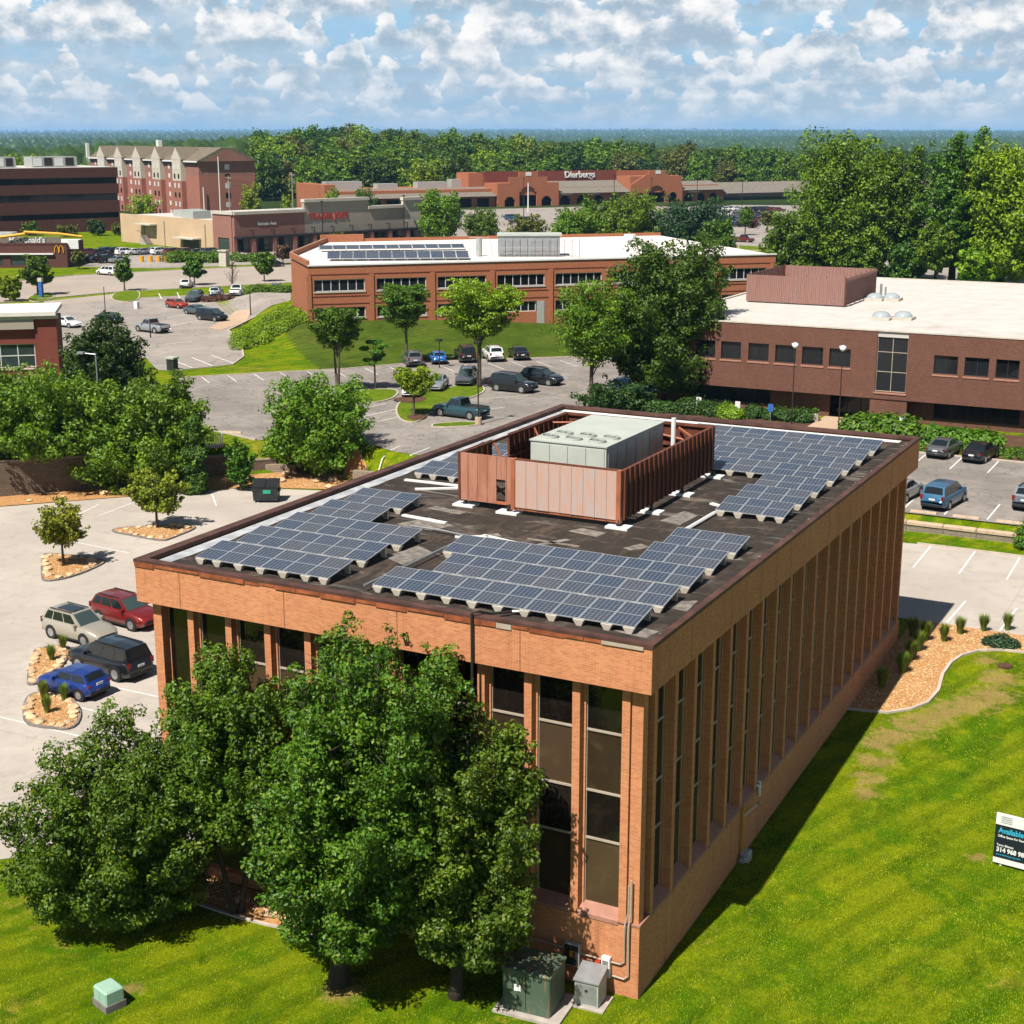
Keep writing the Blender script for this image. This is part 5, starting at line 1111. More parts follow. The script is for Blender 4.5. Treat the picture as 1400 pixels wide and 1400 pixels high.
# trees along the retaining wall
q = G(48, 668, 0); tree('wall_tree', 'broad green tree in front of the block wall at the left edge', q[0], q[1], zat(q[0], q[1], 512)-1.2, 6.3, 'round', 'leaf_bright', 150, 46000, .30, .08, .22, 51, multi=3)
tree('wall_tree', 'broad green tree over the middle of the block wall', -66.2, 50.4, 9.3, 6.3, 'round', 'leaf_bright', 150, 46000, .30, .10, .2, 57, multi=2)
treep('wall_tree', 'green tree at the right end of the block wall above the white fence', 150, 288, 500, 650, z=0.8, kind='round', leafm='leaf_mid', nc=140, nl=38000, size=.28, tf=.16, seed=61)
treep('dark_tree', 'tall dark green tree beside the red brick corner building', 78, 218, 424, 560, kind='pear', leafm='leaf_dark', nc=120, nl=30000, size=.34, tf=.04, seed=67, cr=1.0)
treep('arborvitae', 'narrow dark evergreen at the end of the white fence', 252, 284, 570, 652, z=1.4, kind='column', leafm='leaf_deep', nc=70, nl=14000, size=.22, tf=.02, seed=71, cr=2.0)
tree('bush_tree', 'wide bushy green tree on the mulch slope behind the dumpster', -55.6, 61.0, 8.0, 5.7, 'round', 'leaf_bright', 150, 42000, .28, .04, .16, 73, multi=3, z=1.0, cr=.9)
treep('shrub', 'low shrub left of the bushy tree behind the dumpster', 305, 350, 595, 632, kind='round', leafm='leaf_mid', nc=26, nl=6000, size=.22, tf=.03, seed=75, cat='shrub', cr=1.5)
# middle lot trees
q = G(462, 537, TOP); tree('locust_tree', 'two-stemmed airy tree on the left lot island', q[0], q[1], zat(q[0], q[1], 415)-TOP, 3.1, 'locust', 'leaf_mid', 38, 11000, .26, .42, .22, 81, multi=2)
q = G(513, 533, TOP); tree('locust_tree', 'thin small tree behind the two-stemmed one', q[0], q[1], zat(q[0], q[1], 465)-TOP, 1.6, 'locust', 'leaf_mid', 14, 3000, .24, .45, .11, 83)
q = G(556, 497, TOP); tree('locust_tree', 'dark slender tree at the kerb in front of the long brick building', q[0], q[1], zat(q[0], q[1], 381)-TOP, 3.6, 'locust', 'leaf_mid', 48, 14000, .27, .35, .2, 85)
q = G(655, 530, TOP); tree('locust_tree', 'bright lime spreading tree in front of the long brick building', q[0], q[1], zat(q[0], q[1], 373)-TOP, 5.0, 'locust', 'leaf_lime', 70, 22000, .27, .36, .24, 87, (0.3, 0))
q = G(566, 570, TOP); tree('locust_tree', 'small lime tree beside the teal pickup', q[0], q[1], zat(q[0], q[1], 498)-TOP, 2.3, 'locust', 'leaf_lime', 24, 6000, .24, .34, .13, 89)
q = G(808, 556, TOP); tree('locust_tree', 'airy green tree at the far left corner of the brick roof', q[0], q[1], zat(q[0], q[1], 372)-TOP, 5.0, 'locust', 'leaf_bright', 90, 18000, .27, .22, .22, 91)
q = G(915, 548, TOP); tree('dark_tree', 'very large dark layered tree left of the brown brick building', q[0], q[1], zat(q[0], q[1], 305)-TOP, 8.2, 'round', 'leaf_deep', 190, 95000, .32, .10, .34, 93, limbs=66, cs=.11)
treep('shrub_tree', 'dark shrub at the foot of the large dark tree', 790, 900, 520, 562, kind='round', leafm='leaf_dark', nc=30, nl=9000, size=.26, tf=.05, seed=95, cat='shrub')
# big trees behind the brown building
def bt(label, u0, u1, vt, vb, lm, seed, kind='round', nc=110, nl=30000, tf=.16, nm='large_tree', **k): treep(nm, label, u0, u1, vt, vb, kind=kind, leafm=lm, nc=nc, nl=int(nl*.68), size=k.pop('size', .52)*1.16, tf=tf, seed=seed, barkm='bark_dark', cs=.175, **k)
bt('tallest bright green tree behind the brown building roof', 1062, 1238, 170, 386, 'leaf_bright', 101, nc=170, nl=70000, tf=.10)
bt('tall green tree in the gap right of the tallest one', 1172, 1275, 186, 386, 'leaf_mid', 103, nl=30000, tf=.20)
bt('lower green tree left of the tallest tree behind the roof screen', 1026, 1130, 288, 390, 'leaf_mid', 105, nl=24000, tf=.04)
bt('low green tree under the tallest tree', 1130, 1215, 312, 390, 'leaf_mid', 106, nl=18000, tf=.04)
bt('low green tree right under the tall gap tree', 1205, 1268, 325, 391, 'leaf_deep', 108, nl=14000, tf=.05)
bt('tall dark green tree left of the yellow-green one', 1250, 1350, 170, 392, 'leaf_mid', 107, nl=48000, tf=.16)
bt('yellow-green tree at the right picture edge', 1285, 1445, 178, 394, 'leaf_lime', 109, nc=170, nl=70000, tf=.08)
bt('slim trees left of the yellow-green tree', 1240, 1315, 296, 394, 'leaf_bright', 111, nc=60, nl=14000, tf=.25)
bt('yellow-green bush low under the yellow-green tree', 1300, 1372, 330, 396, 'leaf_lime', 112, nc=60, nl=14000, tf=.06)
bt('round dark blue-green evergreen beyond the long white roof', 882, 1002, 266, 348, 'leaf_pine', 113, 'round', nl=34000, tf=.02, nm='pine_tree', size=.5)
bt('green leafy tree left of the dark evergreen', 815, 910, 256, 345, 'leaf_bright', 115, nl=26000, tf=.03)
bt('green bush left of the dark evergreen beyond the roof', 738, 832, 280, 346, 'leaf_bright', 117, nl=20000, tf=.03)
bt('mid green tree filling the gap behind the air units', 770, 862, 268, 340, 'leaf_mid', 118, nl=18000, tf=.04)
bt('green tree right of the dark evergreen', 955, 1010, 296, 352, 'leaf_mid', 119, nl=12000, tf=.05)
bt('olive bush beyond the air units of the white roof', 690, 752, 290, 340, 'leaf_olive', 121, nl=10000, tf=.05)
bt('green tree with bare fork in front of the strip mall', 560, 642, 252, 334, 'leaf_bright', 123, nl=18000, tf=.16)
bt('dense green bush right of the forked tree', 630, 692, 282, 328, 'leaf_mid', 125, nl=10000, tf=.05)
# far left
def st(label, u0, u1, vt, vb, lm, seed, kind='round', nc=30, nl=4200, tf=.25, nm='street_tree', cat='tree', size=.5): treep(nm, label, u0, u1, vt, vb, kind=kind, leafm=lm, nc=nc, nl=nl, size=size, tf=tf, seed=seed, cat=cat)
st('green tree in front of the burger restaurant beside the blue sign', 28, 76, 344, 404, 'leaf_mid', 131)
st('yellow-green bush at the left edge below the burger restaurant', -6, 34, 372, 412, 'leaf_lime', 133, tf=.05, nm='shrub', cat='shrub')
st('round tree on the road verge right of the white van', 155, 186, 348, 398, 'leaf_mid', 135)
st('round tree on the road verge behind the white car', 248, 284, 346, 390, 'leaf_mid', 137)
st('round tree on the road verge near the brick building', 345, 378, 342, 385, 'leaf_mid', 139)
st('purple-brown tree behind the brick building end', 372, 402, 332, 362, 'leaf_red', 141, nl=2500)
st('pale grey-green tree beside the restaurant', 96, 120, 342, 368, 'leaf_olive', 143, nl=2500)
st('yellow-green trees left of the hotel foot', 172, 222, 262, 300, 'leaf_yellow', 145, tf=.08)
st('tall yellow-green tree in front of the hotel', 235, 266, 238, 296, 'leaf_yellow', 147, tf=.1, nl=5000)
st('dull green tree in front of the hotel end', 270, 308, 250, 296, 'leaf_mid', 149, tf=.1)
st('small yellow-green tree right of the hotel', 328, 360, 247, 300, 'leaf_yellow', 151, tf=.1)
st('small yellow-green tree above the shop roof', 383, 402, 263, 300, 'leaf_yellow', 153, tf=.1, nl=2500)
st('bright green tree above the shop cornice', 440, 470, 255, 296, 'leaf_lime', 155, tf=.08, nl=3000)
st('green tree above the right end of the shops', 475, 520, 255, 292, 'leaf_mid', 157, tf=.05, nl=4000)
st('olive round tree in front of the grocery shop', 448, 476, 316, 346, 'leaf_olive', 159, nl=3000)
st('round green bush before the dark office block', 28, 58, 302, 322, 'leaf_mid', 161, tf=.05, nl=2500, nm='shrub', cat='shrub')
st('olive bush before the dark office block', 76, 108, 305, 324, 'leaf_olive', 163, tf=.05, nl=2500, nm='shrub', cat='shrub')
st('dense green bush at the right end of the dark office block', 118, 148, 298, 322, 'leaf_dark', 165, tf=.05, nl=2500, nm='shrub', cat='shrub')
st('brownish bush by the dark office corner', 150, 172, 303, 322, 'leaf_olive', 166, tf=.05, nl=1500, nm='shrub', cat='shrub')
st('small green tree in the strip mall lot', 1005, 1032, 280, 322, 'leaf_mid', 167, nl=2000, tf=.3)
st('red-leaved bush in the strip mall lot', 1016, 1040, 298, 312, 'leaf_red', 169, nl=1200, tf=.05, nm='shrub', cat='shrub')
st('pale tree at the right of the strip mall lot', 1036, 1062, 285, 318, 'leaf_olive', 170, nl=1800, tf=.3)
# bare tree
q = G(318, 404, TOP); t = thing('bare_tree', 'leafless brown tree beside the white pickup in the west lot', 'tree', (q[0], q[1], TOP)); m = MB(); g = random.Random(4)
m.tube([(0, 0, -.2), (0, 0, 2.2), (.2, 0, 4.2), (.1, 0, 6.2)], [.16, .13, .09, .03], 6); part('trunk', m, M['bark'], t)
m = MB()
for k in range(26):
    a = g.uniform(0, 6.3); z = g.uniform(1.8, 5.2); l = g.uniform(1.0, 2.6)*(1-z/9); e = (math.cos(a)*l, math.sin(a)*l, z+l*.9); m.tube([(0.1, 0, z), (e[0]*.5, e[1]*.5, z+l*.35), e], [.05, .035, .012], 4)
    for b in range(3): f = g.uniform(.4, .9); m.tube([(e[0]*f, e[1]*f, z+l*.9*f), (e[0]*f+g.uniform(-.6, .6), e[1]*f+g.uniform(-.6, .6), z+l*.9*f+g.uniform(.3, .8))], [.02, .008], 3)
part('branches', m, M['bark'], t)
# hedges: ivy bank left of the long brick building, roadside hedges, planting before the brown building
def hedge(name, label, pts, n, size, mat, seed, r=(1.0, 1.0, .8), z=None, cat='hedge', jit=.5):
    g = random.Random(seed); C = []; Q = []; x0, y0 = pts[0][0], pts[0][1]; z0 = H1(x0, y0)
    for x, y, rr in pts: C.append((x-x0, y-y0, H1(x, y)-z0+rr*r[2]*.55)); Q.append((rr*r[0]*g.uniform(.85, 1.15), rr*r[1]*g.uniform(.85, 1.15), rr*r[2]*g.uniform(.8, 1.2)))
    t = thing(name, label, cat, (x0, y0, z0)); link('foliage', leaf_mesh('foliage', C, Q, n, size, M[mat], seed, up=.6, shell=.35), t)
    m = MB()
    for k in range(0, len(C), 3): m.tube([(C[k][0], C[k][1], C[k][2]-Q[k][2]), (C[k][0]+.05, C[k][1], C[k][2])], [.05, .02], 5)
    part('stem', m, M['bark_dark'], t); return t
g = random.Random(8)
P = []
for k in range(120):
    u = g.uniform(322, 424); f = (u-322)/102; v = g.uniform(452-26*f, 474-24*f); q = G(u, v, 3.0)
    if u < 345 and v < 452: continue
    P.append((q[0], q[1], g.uniform(.6, 1.1)))
hedge('ivy_bank', 'bright green ground cover bank left of the long brick building', P, 26000, .26, 'leaf_bed', 5)
hedge('roadside_hedge', 'clipped green hedge under the cream shop wall', [(*G(u, 358+g.uniform(-1.5, 1.5), TOP)[:2], g.uniform(1.3, 1.9)) for u in range(233, 304, 4)], 9000, .45, 'leaf_mid', 6)
hedge('roadside_hedge', 'green hedge right of the pale sign pier', [(*G(u, 357+g.uniform(-1, 1), TOP)[:2], g.uniform(1.1, 1.6)) for u in range(322, 372, 4)], 6000, .42, 'leaf_mid', 7)
hedge('flower_strip', 'purple shrub strip behind the slate car', [(*G(u, 412+g.uniform(-1, 1), TOP)[:2], g.uniform(.6, .9)) for u in range(278, 318, 4)], 3000, .25, 'leaf_red', 9)
hedge('shrub_row', 'green shrubs by the left end of the long brick building', [(*G(u, 412+g.uniform(-2, 2), TOP)[:2], g.uniform(.7, 1.1)) for u in range(340, 398, 5)], 5000, .26, 'leaf_mid', 10)
hedge('entrance_shrubs', 'dark green and reddish shrubs left of the brown building entrance', [(x, 91.6+g.uniform(-.6, .6), g.uniform(.7, 1.1)) for x in np.arange(-27.0, -22.2, .8)], 7000, .22, 'leaf_dark', 12)
hedge('ornamental_grass', 'tall arching green grass clump right of the brown building entrance', [(x, 89.5+g.uniform(-.8, .8), g.uniform(1.0, 1.4)) for x in np.arange(-17.0, -11.6, .8)], 14000, .40, 'leaf_mid', 13, jit=.3)
hedge('ornamental_grass', 'arching green grass behind the black sedan', [(x, 87+g.uniform(-.8, .8), g.uniform(.9, 1.3)) for x in np.arange(-9.5, -4.4, .8)], 11000, .38, 'leaf_mid', 14)
hedge('shrub_row', 'dark shrubs before the left half of the brown building', [(x, 90.5+g.uniform(-1, 1), g.uniform(.8, 1.2)) for x in np.arange(-38, -29.5, .9)], 9000, .25, 'leaf_dark', 15)
hedge('shrub', 'round bright green shrub under the blue sign', [(-29.3, 90.3, 1.1), (-28.4, 90.0, .9)], 3500, .2, 'leaf_bed', 16, cat='shrub')
P = [(x+g.uniform(-.5, .5), y+g.uniform(-.5, .5), g.uniform(.30, .52)) for x in np.arange(-13, 14, 1.0) for y in (83.6, 84.8, 86.0) if g.random() < .75]
hedge('ground_cover', 'bright green planting strip between the lot and the brown building', P, 16000, .17, 'leaf_mid', 17)
hedge('shrub', 'green bush at the right picture edge over the low stone wall', [(2.6, 60.6, .9), (3.1, 60.0, 1.2), (2.9, 59.2, .9), (3.8, 60.4, 1.5), (3.4, 61.0, 1.2)], 6000, .2, 'leaf_mid', 18, cat='shrub')
# ornamental grasses in beds
def blades(label, x, y, h, r, n, seed, nm='grass_tuft', mat='blade'):
    g = np.random.default_rng(seed); a = g.random(n)*6.283; rr = np.sqrt(g.random(n))*r*.35; l = h*(.6+.45*g.random(n)); tl = r*(.3+.9*g.random(n)); w = .012+.012*g.random(n)
    c, s = np.cos(a), np.sin(a); b = np.stack([c*rr, s*rr, 0*a], 1); tip = np.stack([c*(rr+tl), s*(rr+tl), l], 1); md = np.stack([c*(rr+tl*.35), s*(rr+tl*.35), l*.62], 1); sd = np.stack([-s*w, c*w, 0*a], 1)
    v = np.stack([b-sd, b+sd, md-sd, md+sd, tip], 1).reshape(-1, 3); k = np.arange(n)[:, None]*5
    t = np.concatenate([k+np.array([[0, 1, 3]]), k+np.array([[0, 3, 2]]), k+np.array([[2, 3, 4]])], 0)
    o = link(nm, fast_mesh(nm, v, t, M[mat]), None, (x, y, H1(x, y)+.03)); return tag(o, label, 'grass tuft', 'ornamental grass tufts')
for k, (u, v, z) in enumerate(((1205, 945, 1.1), (1233, 922, 1.3), (1244, 906, 1.35), (1255, 893, 1.4), (1264, 878, 1.45), (1247, 872, 1.45))): q = G(u, v, z); blades('upright green grass tuft in the row beside the shaded brick wall', q[0], q[1], 1.15, .34, 420, k)
for k, (u, v) in enumerate(((1290, 878), (1312, 868), (1344, 864), (1377, 862))):
    q = G(u, v, 1.5); blades(('first', 'second', 'third', 'fourth')[k]+' upright grass tuft from the left along the pale lot edge', q[0], q[1], 1.05, .30, 380, 20+k)
for k, (u, v) in enumerate(((87, 891), (71, 905), (60, 957), (88, 960), (65, 977))):
    q = G(u, v, 0); blades(('narrow grass tuft behind the blue hatchback near the champagne car', 'narrow grass tuft left of the dark crossover nose', 'left grass tuft in the mulch island below the blue hatchback', 'right grass tuft in the mulch island below the blue hatchback', 'lowest grass tuft in the mulch island below the blue hatchback')[k], q[0], q[1], 1.0, .26, 380, 30+k)
q = G(1368, 884, 1.5); hedge('juniper', 'low blue-green spreading juniper in the gravel bed', [(q[0], q[1], .6), (q[0]+.5, q[1]+.1, .5), (q[0]-.5, q[1], .5)], 3500, .13, 'leaf_pine', 44, (1.1, 1.1, .7), cat='shrub')
# --- wooded rise behind: separate trees, copies of six kinds
protos = []
for k, (kind, lm, nl) in enumerate((('round', 'leaf_bright', 5200), ('round', 'leaf_deep', 5200), ('round', 'leaf_mid', 5000), ('round', 'leaf_olive', 4600), ('round', 'leaf_lime', 4600), ('round', 'leaf_dark', 4800))):
    C, Q, L_ = branch_crown(kind, 16.0, 6.4, .03, 24, 200+k, cs=.19); protos.append((leaf_mesh('crown', C, Q, nl, .95, M[lm], 300+k, shell=.4), limb_mesh(16.0, .12, .34, L_, 200+k, M['bark_dark']), lm))
KINDW = {'leaf_mid': 'mid green', 'leaf_dark': 'very dark green', 'leaf_olive': 'olive brown', 'leaf_lime': 'yellow-green', 'leaf_bright': 'fresh green', 'leaf_deep': 'deep green'}
g = random.Random(77)
def wood_tree(u, dist, hh, rad, pi, where):
    r = ray(u, 181.0); d = Vector((r[0], r[1])).normalized(); x, y = CAM[0]+d.x*dist, CAM[1]+d.y*dist; cr_, tk, lm = protos[pi]
    o = thing('woodland_tree', f'{KINDW[lm]} tree in the wood {where}', 'tree', (x, y, H1(x, y)-.3), g.uniform(0, 6.28), 'far wood '+KINDW[lm]+' trees'); o.scale = (rad/6.2, rad/6.2, hh/16.0)
    link('crown', cr_, o); link('trunk', tk, o)
for row, (d0, us) in enumerate(((610, range(360, 700, 17)), (660, range(355, 790, 15)), (720, range(350, 800, 14)), (800, range(350, 860, 16)))):
    for u in us:
        pi = g.choice((0, 0, 1, 1, 2, 3, 4, 5)); wood_tree(u+g.uniform(-8, 8), d0+g.uniform(-25, 25), g.uniform(13, 21), g.uniform(6.5, 10.5), pi, 'behind the shops and strip mall')
for row, (d0, us) in enumerate(((690, range(790, 1130, 21)), (760, range(770, 1140, 19)), (860, range(790, 1280, 21)))):
    for u in us:
        pi = g.choice((0, 1, 1, 2, 3, 5, 0)); wood_tree(u+g.uniform(-8, 8), d0+g.uniform(-30, 30), g.uniform(12, 21), g.uniform(6.0, 9.5), pi, 'right of the strip mall sign')
for u, d0, hh in ((10, 520, 17), (28, 540, 20), (45, 530, 18), (60, 560, 17), (80, 560, 14), (105, 600, 15), (118, 620, 13), (30, 610, 16), (90, 640, 14)): wood_tree(u, d0, hh, g.uniform(6, 8), g.choice((0, 1, 5, 4)), 'behind the dark office block')
# unbroken woods towards the skyline
def blob_wood(name, n, d0, d1, h0, h1, seed, az0, az1):
    g = np.random.default_rng(seed); d = d0*(d1/d0)**g.random(n); a = YAW+az0+(az1-az0)*g.random(n); x = CAM[0]+np.sin(a)*d; y = CAM[1]+np.cos(a)*d; z = hgt(x, y)
    s = (h0+(h1-h0)*g.random(n))*(1+d/9000); k = 12; t = np.arange(6)
    base = np.array([(math.cos(i*math.pi/3), math.sin(i*math.pi/3), .25) for i in range(6)]+[(math.cos(i*math.pi/3+.5)*.72, math.sin(i*math.pi/3+.5)*.72, .72) for i in range(6)]+[(0, 0, 1.0)])
    v = np.empty((n, 13, 3)); jit = 1+.35*(g.random((n, 13, 3))-.5); v[:] = base[None]*jit; w = s*(.45+.3*g.random(n)); v[:, :, 0] = v[:, :, 0]*w[:, None]+x[:, None]; v[:, :, 1] = v[:, :, 1]*w[:, None]+y[:, None]; v[:, :, 2] = v[:, :, 2]*s[:, None]+z[:, None]-s[:, None]*.12
    f = []
    for i in range(6): j = (i+1)%6; f += [(i, j, 6+i), (j, 6+j, 6+i), (6+i, 6+j, 12)]
    f = (np.array(f)[None]+(np.arange(n)*13)[:, None, None]).reshape(-1, 3)
    o = link(name, fast_mesh(name, v.reshape(-1, 3), f, M['leaf_dark'])); stuff(o); return tag(o, {'distant_woods': 'continuous dark woods stretching to the skyline', 'skyline_woods': 'blue hazy woods on the last ridges'}[name], 'woods')
blob_wood('distant_woods', 10000, 900, 2600, 9, 15, 3, -.50, .55)
blob_wood('skyline_woods', 13000, 2600, 24000, 12, 19, 4, -.50, .55)

# --- turf: short blades standing over the near lawn, one mass nobody could count
def turf(n, seed):
    g = np.random.default_rng(seed); u = np.concatenate([g.uniform(860, 1420, n*7//10), g.uniform(-20, 900, n*3//10)]); v = np.concatenate([g.uniform(890, 1430, n*7//10), g.uniform(1180, 1430, n*3//10)])
    d = RT[None]*((u-700)/F_PX)[:, None]+UP[None]*(-(v-700)/F_PX)[:, None]+FW[None]; k = (0.4-CAM[2])/d[:, 2]; x = CAM[0]+d[:, 0]*k+g.normal(size=len(u))*.4; y = CAM[1]+d[:, 1]*k+g.normal(size=len(u))*.4
    ok = ~((x > -21.2) & (x < -.2) & (y > -.1) & (y < 38)) & (y < 37.5)
    inbed = np.array([in_poly(a, b, BED) for a, b in zip(x, y)]); ok &= ~inbed; ok &= ~((x < -9.5) & (y > -1.7)); ok &= ~((x < -20.5) & (y > -2.8+(x+27.5)*.9)); x, y = x[ok], y[ok]; n = len(x); z = hgt(x, y)
    a = g.random(n)*6.283; h = .03+.045*g.random(n); w = .010+.012*g.random(n); c, s = np.cos(a), np.sin(a); ln = g.random(n)*.05
    V = np.stack([np.stack([x-c*w, y-s*w, z-.01], 1), np.stack([x+c*w, y+s*w, z-.01], 1), np.stack([x-s*ln, y+c*ln, z+h], 1)], 1).reshape(-1, 3)
    o = link('turf', fast_mesh('turf', V, np.arange(n*3).reshape(-1, 3), M['turf'])); stuff(o); tag(o, 'short mown grass of the near lawns', 'grass')
turf(130000, 9)
# ------------------------------------------------------------------ other buildings
def wall_open(m, x0, x1, y0, y1, z0, z1, ops, mi=0, arch=False):
    """upright wall along x with openings (xa, xb, za, zb); arch: rounded heads"""
    x = x0
    for xa, xb, za, zb in sorted(ops):
        if xa > x: m.box(x, xa, y0, y1, z0, z1, mi)
        if za > z0: m.box(xa, xb, y0, y1, z0, za, mi)
        if arch:
            n = 8; r = (xb-xa)/2; cx = (xa+xb)/2
            for k in range(n):
                xl = xa+(xb-xa)*k/n; xr = xa+(xb-xa)*(k+1)/n; xm = (xl+xr)/2-cx; zz = zb-r+math.sqrt(max(0, r*r-xm*xm)); m.box(xl, xr, y0, y1, zz, z1, mi)
        elif zb < z1: m.box(xa, xb, y0, y1, zb, z1, mi)
        x = xb
    if x < x1: m.box(x, x1, y0, y1, z0, z1, mi)
    return m
def building(name, label, O, az):
    return thing(name, label, 'building', (O[0], O[1], O[2]), R(90-az))
def bx(name, t, mat, *a, label=None):
    m = MB(); m.box(*a); return part(name, m, mat, t, label=label)
def window(t, x0, x1, y, z0, z1, gm='glass_b', fm='dark_metal', nx=1, nz=1, fw=.05, nm='window', sill=None):
    m = MB(); m.box(x0, x1, y, y+.03, z0, z1); w = part(nm, m, M[gm], t)
    f = MB(); f.box(x0, x1, y-.05, y-.002, z0, z0+fw); f.box(x0, x1, y-.05, y-.002, z1-fw, z1); f.box(x0, x0+fw, y-.05, y-.002, z0+fw, z1-fw); f.box(x1-fw, x1, y-.05, y-.002, z0+fw, z1-fw)
    for k in range(1, nx): x = x0+(x1-x0)*k/nx; f.box(x-fw/2, x+fw/2, y-.048, y-.002, z0+fw, z1-fw)
    for k in range(1, nz): z = z0+(z1-z0)*k/nz; f.box(x0+fw, x1-fw, y-.046, y-.002, z-fw/2, z+fw/2)
    part('frame', f, M[fm], w)
    if sill: s = MB(); s.xprism([(y-.32, z0-.22), (y, z0-.22), (y, z0), (y-.32, z0-.10)], x0-.1, x1+.1); part('sill', s, M[sill], w)
    return w
# brown two-storey building at the right
rb = building('brown_brick_building', 'brown brick two-storey office with square windows and weathered white roof', (-38, 94, TOP), 90)
up_w = [(-33.6+4.4*0+k, 0, 0, 0) for k in ()]
wx = [(-36.6, -34.6), (-34.0, -32.0), (-31.4, -29.4), (-28.65, -26.65), (-26.0, -24.0), (-23.4, -21.4), (-20.8, -18.8), (-11.2, -9.1), (-8.5, -6.4), (-5.8, -3.8), (-3.1, -1.0), (-.4, 1.7), (2.3, 4.4), (5.0, 7.1), (7.7, 9.8), (10.4, 12.5)]
wz0, wz1 = 7.40-TOP, 9.07-TOP; ops = [(a+38, b+38, wz0, wz1) for a, b in wx]+[(-16.4+38, -13.6+38, 5.40-TOP, 10.9-TOP)]
m = wall_open(MB(), 0, 60, 0, .4, 4.70-TOP, 10.9-TOP, ops); part('upper_wall', m, M['brick_brown'], rb)
m = MB(); m.box(0, .4, .4, 51, 0, 10.9-TOP); m.box(59.6, 60, .4, 51, 0, 10.9-TOP); m.box(.4, 59.6, 50.6, 51, 0, 10.9-TOP); part('side_walls', m, M['brick_brown'], rb)
m = wall_open(MB(), 0, 60, 1.3, 1.7, -.2, 4.70-TOP, [(3.0, 11.3, .65, 2.15), (17.1, 21.0, 0, 2.25), (26.8, 34.4, .65, 2.1), (37, 44.6, .65, 2.1), (47, 54, .65, 2.1)]); part('lower_wall', m, M['brick_brown'], rb)
m = MB(); m.box(0, 60, .4, 1.3, 4.66-TOP, 4.70-TOP+.2); part('soffit', m, M['brick_brown'], rb)
m = MB(); m.box(21.2, 24.6, .1, 1.3, -.2, 4.70-TOP); part('stair_pier', m, M['brick_brown'], rb)
for a, b in wx: window(rb, a+38, b+38, .26, wz0, wz1, nx=2, fw=.06, sill='sill')
window(rb, 21.6, 24.4, .24, 5.40-TOP, 10.85-TOP, fm='mullion', nx=2, nz=3, fw=.055, nm='stair_window', sill='sill')
for a, b in ((3.0, 11.3), (26.8, 34.4), (37, 44.6), (47, 54)): window(rb, a, b, 1.5, .65, 2.1, nx=5, fw=.05, nm='ground_floor_window')
m = MB(); m.box(17.1, 21.0, 2.6, 2.65, 0, 2.25); d = part('entrance_door', m, M['glass_b'], rb); m = MB()
for x in (17.1, 18.4, 19.7, 20.95): m.box(x, x+.06, 2.52, 2.59, 0, 2.2)
part('door_frame', m, M['dark_metal'], d)
m = MB(); m.box(.1, 59.9, .1, 50.9, 10.9-TOP-.5, 10.9-TOP+.012); part('roof', m, M['roof_white2'], rb)
for a in ((-.06, 60.06, -.06, .30), (-.06, .30, .302, 50.7), (59.7, 60.06, .302, 50.7), (-.06, 60.06, 50.702, 51.06)): bx('roof_edge', rb, M['cornice'], *a, 10.9-TOP+.014, 10.9-TOP+.14)
rs = thing('roof_screen', 'mauve ribbed metal screen on the brown building roof', 'screen fence', (-35, 111.5, 10.9))
for k in range(26): m = MB(); x = k*10.6/26; m.box(x+.01, x+10.6/26-.01, 0, .05, .15, 2.95); m.box(x+.10, x+.22, -.05, 0, .15, 2.95); part('rib_panel', m, M['screen_mauve'], rs)
for k in range(30): m = MB(); y = .1+k*13.0/30; m.box(10.58, 10.63, y+.01, y+13.0/30-.01, .15, 2.95); m.box(10.63, 10.68, y+.10, y+.22, .15, 2.95); part('rib_panel', m, M['screen_mauve'], rs)
for k in range(30): m = MB(); y = .1+k*13.0/30; m.box(-.03, .02, y+.01, y+13.0/30-.01, .15, 2.95); part('rib_panel', m, M['screen_mauve'], rs)
for k in range(26): m = MB(); x = k*10.6/26; m.box(x+.01, x+10.6/26-.01, 13.1, 13.15, .15, 2.95); part('rib_panel', m, M['screen_mauve'], rs)
m = MB()
for x, y in [(i*2.1+.2, 0.1) for i in range(6)]+[(10.5, i*2.1+.4) for i in range(7)]+[(0.1, i*2.1+.4) for i in range(7)]: m.tube([(x, y, 0), (x, y, 3.1)], .05, 5)
part('post', m, M['rust_dark'], rs)
au = thing('air_unit', 'grey rooftop unit inside the mauve screen', 'air unit', (-30, 118, 10.9)); bx('housing', au, M['unit_grey'], -2.4, 2.4, -1.6, 1.6, .1, 2.0); bx('top_cover', au, M['unit_top'], -2.5, 2.5, -1.7, 1.7, 2.002, 2.12)
def dome(label, u, v, r):
    q = G(u, v, 10.95); t = thing('skylight', label, 'skylight', (q[0], q[1], 10.92), 0, 'skylights on the brown building roof'); bx('kerb_frame', t, M['cornice'], -r, r, -r, r, 0, .25)
    m = MB(); n = 10; vs = []; fs = []
    for k in range(4):
        a = k*math.pi/8; vs += [(r*.92*math.cos(a)*math.cos(2*math.pi*i/n), r*.92*math.cos(a)*math.sin(2*math.pi*i/n), .25+.55*r*math.sin(a)) for i in range(n)]
    vs.append((0, 0, .25+.55*r)); fs = [(k*n+i, k*n+(i+1)%n, (k+1)*n+(i+1)%n, (k+1)*n+i) for k in range(3) for i in range(n)]+[(3*n+i, 3*n+(i+1)%n, 4*n) for i in range(n)]
    m.add(vs, fs); part('dome', m, SKYL, t, True)
_t = NT('skylight_acrylic'); SKYL = _t.bsdf((0.36, 0.40, 0.42), .12, 0, .6)
for k, (u, v) in enumerate(((1196, 410), (1219, 410), (1205, 436), (1235, 436))): dome(('far left', 'far right', 'near left', 'near right')[k]+' clear dome skylight on the brown building roof', u, v, 1.0)
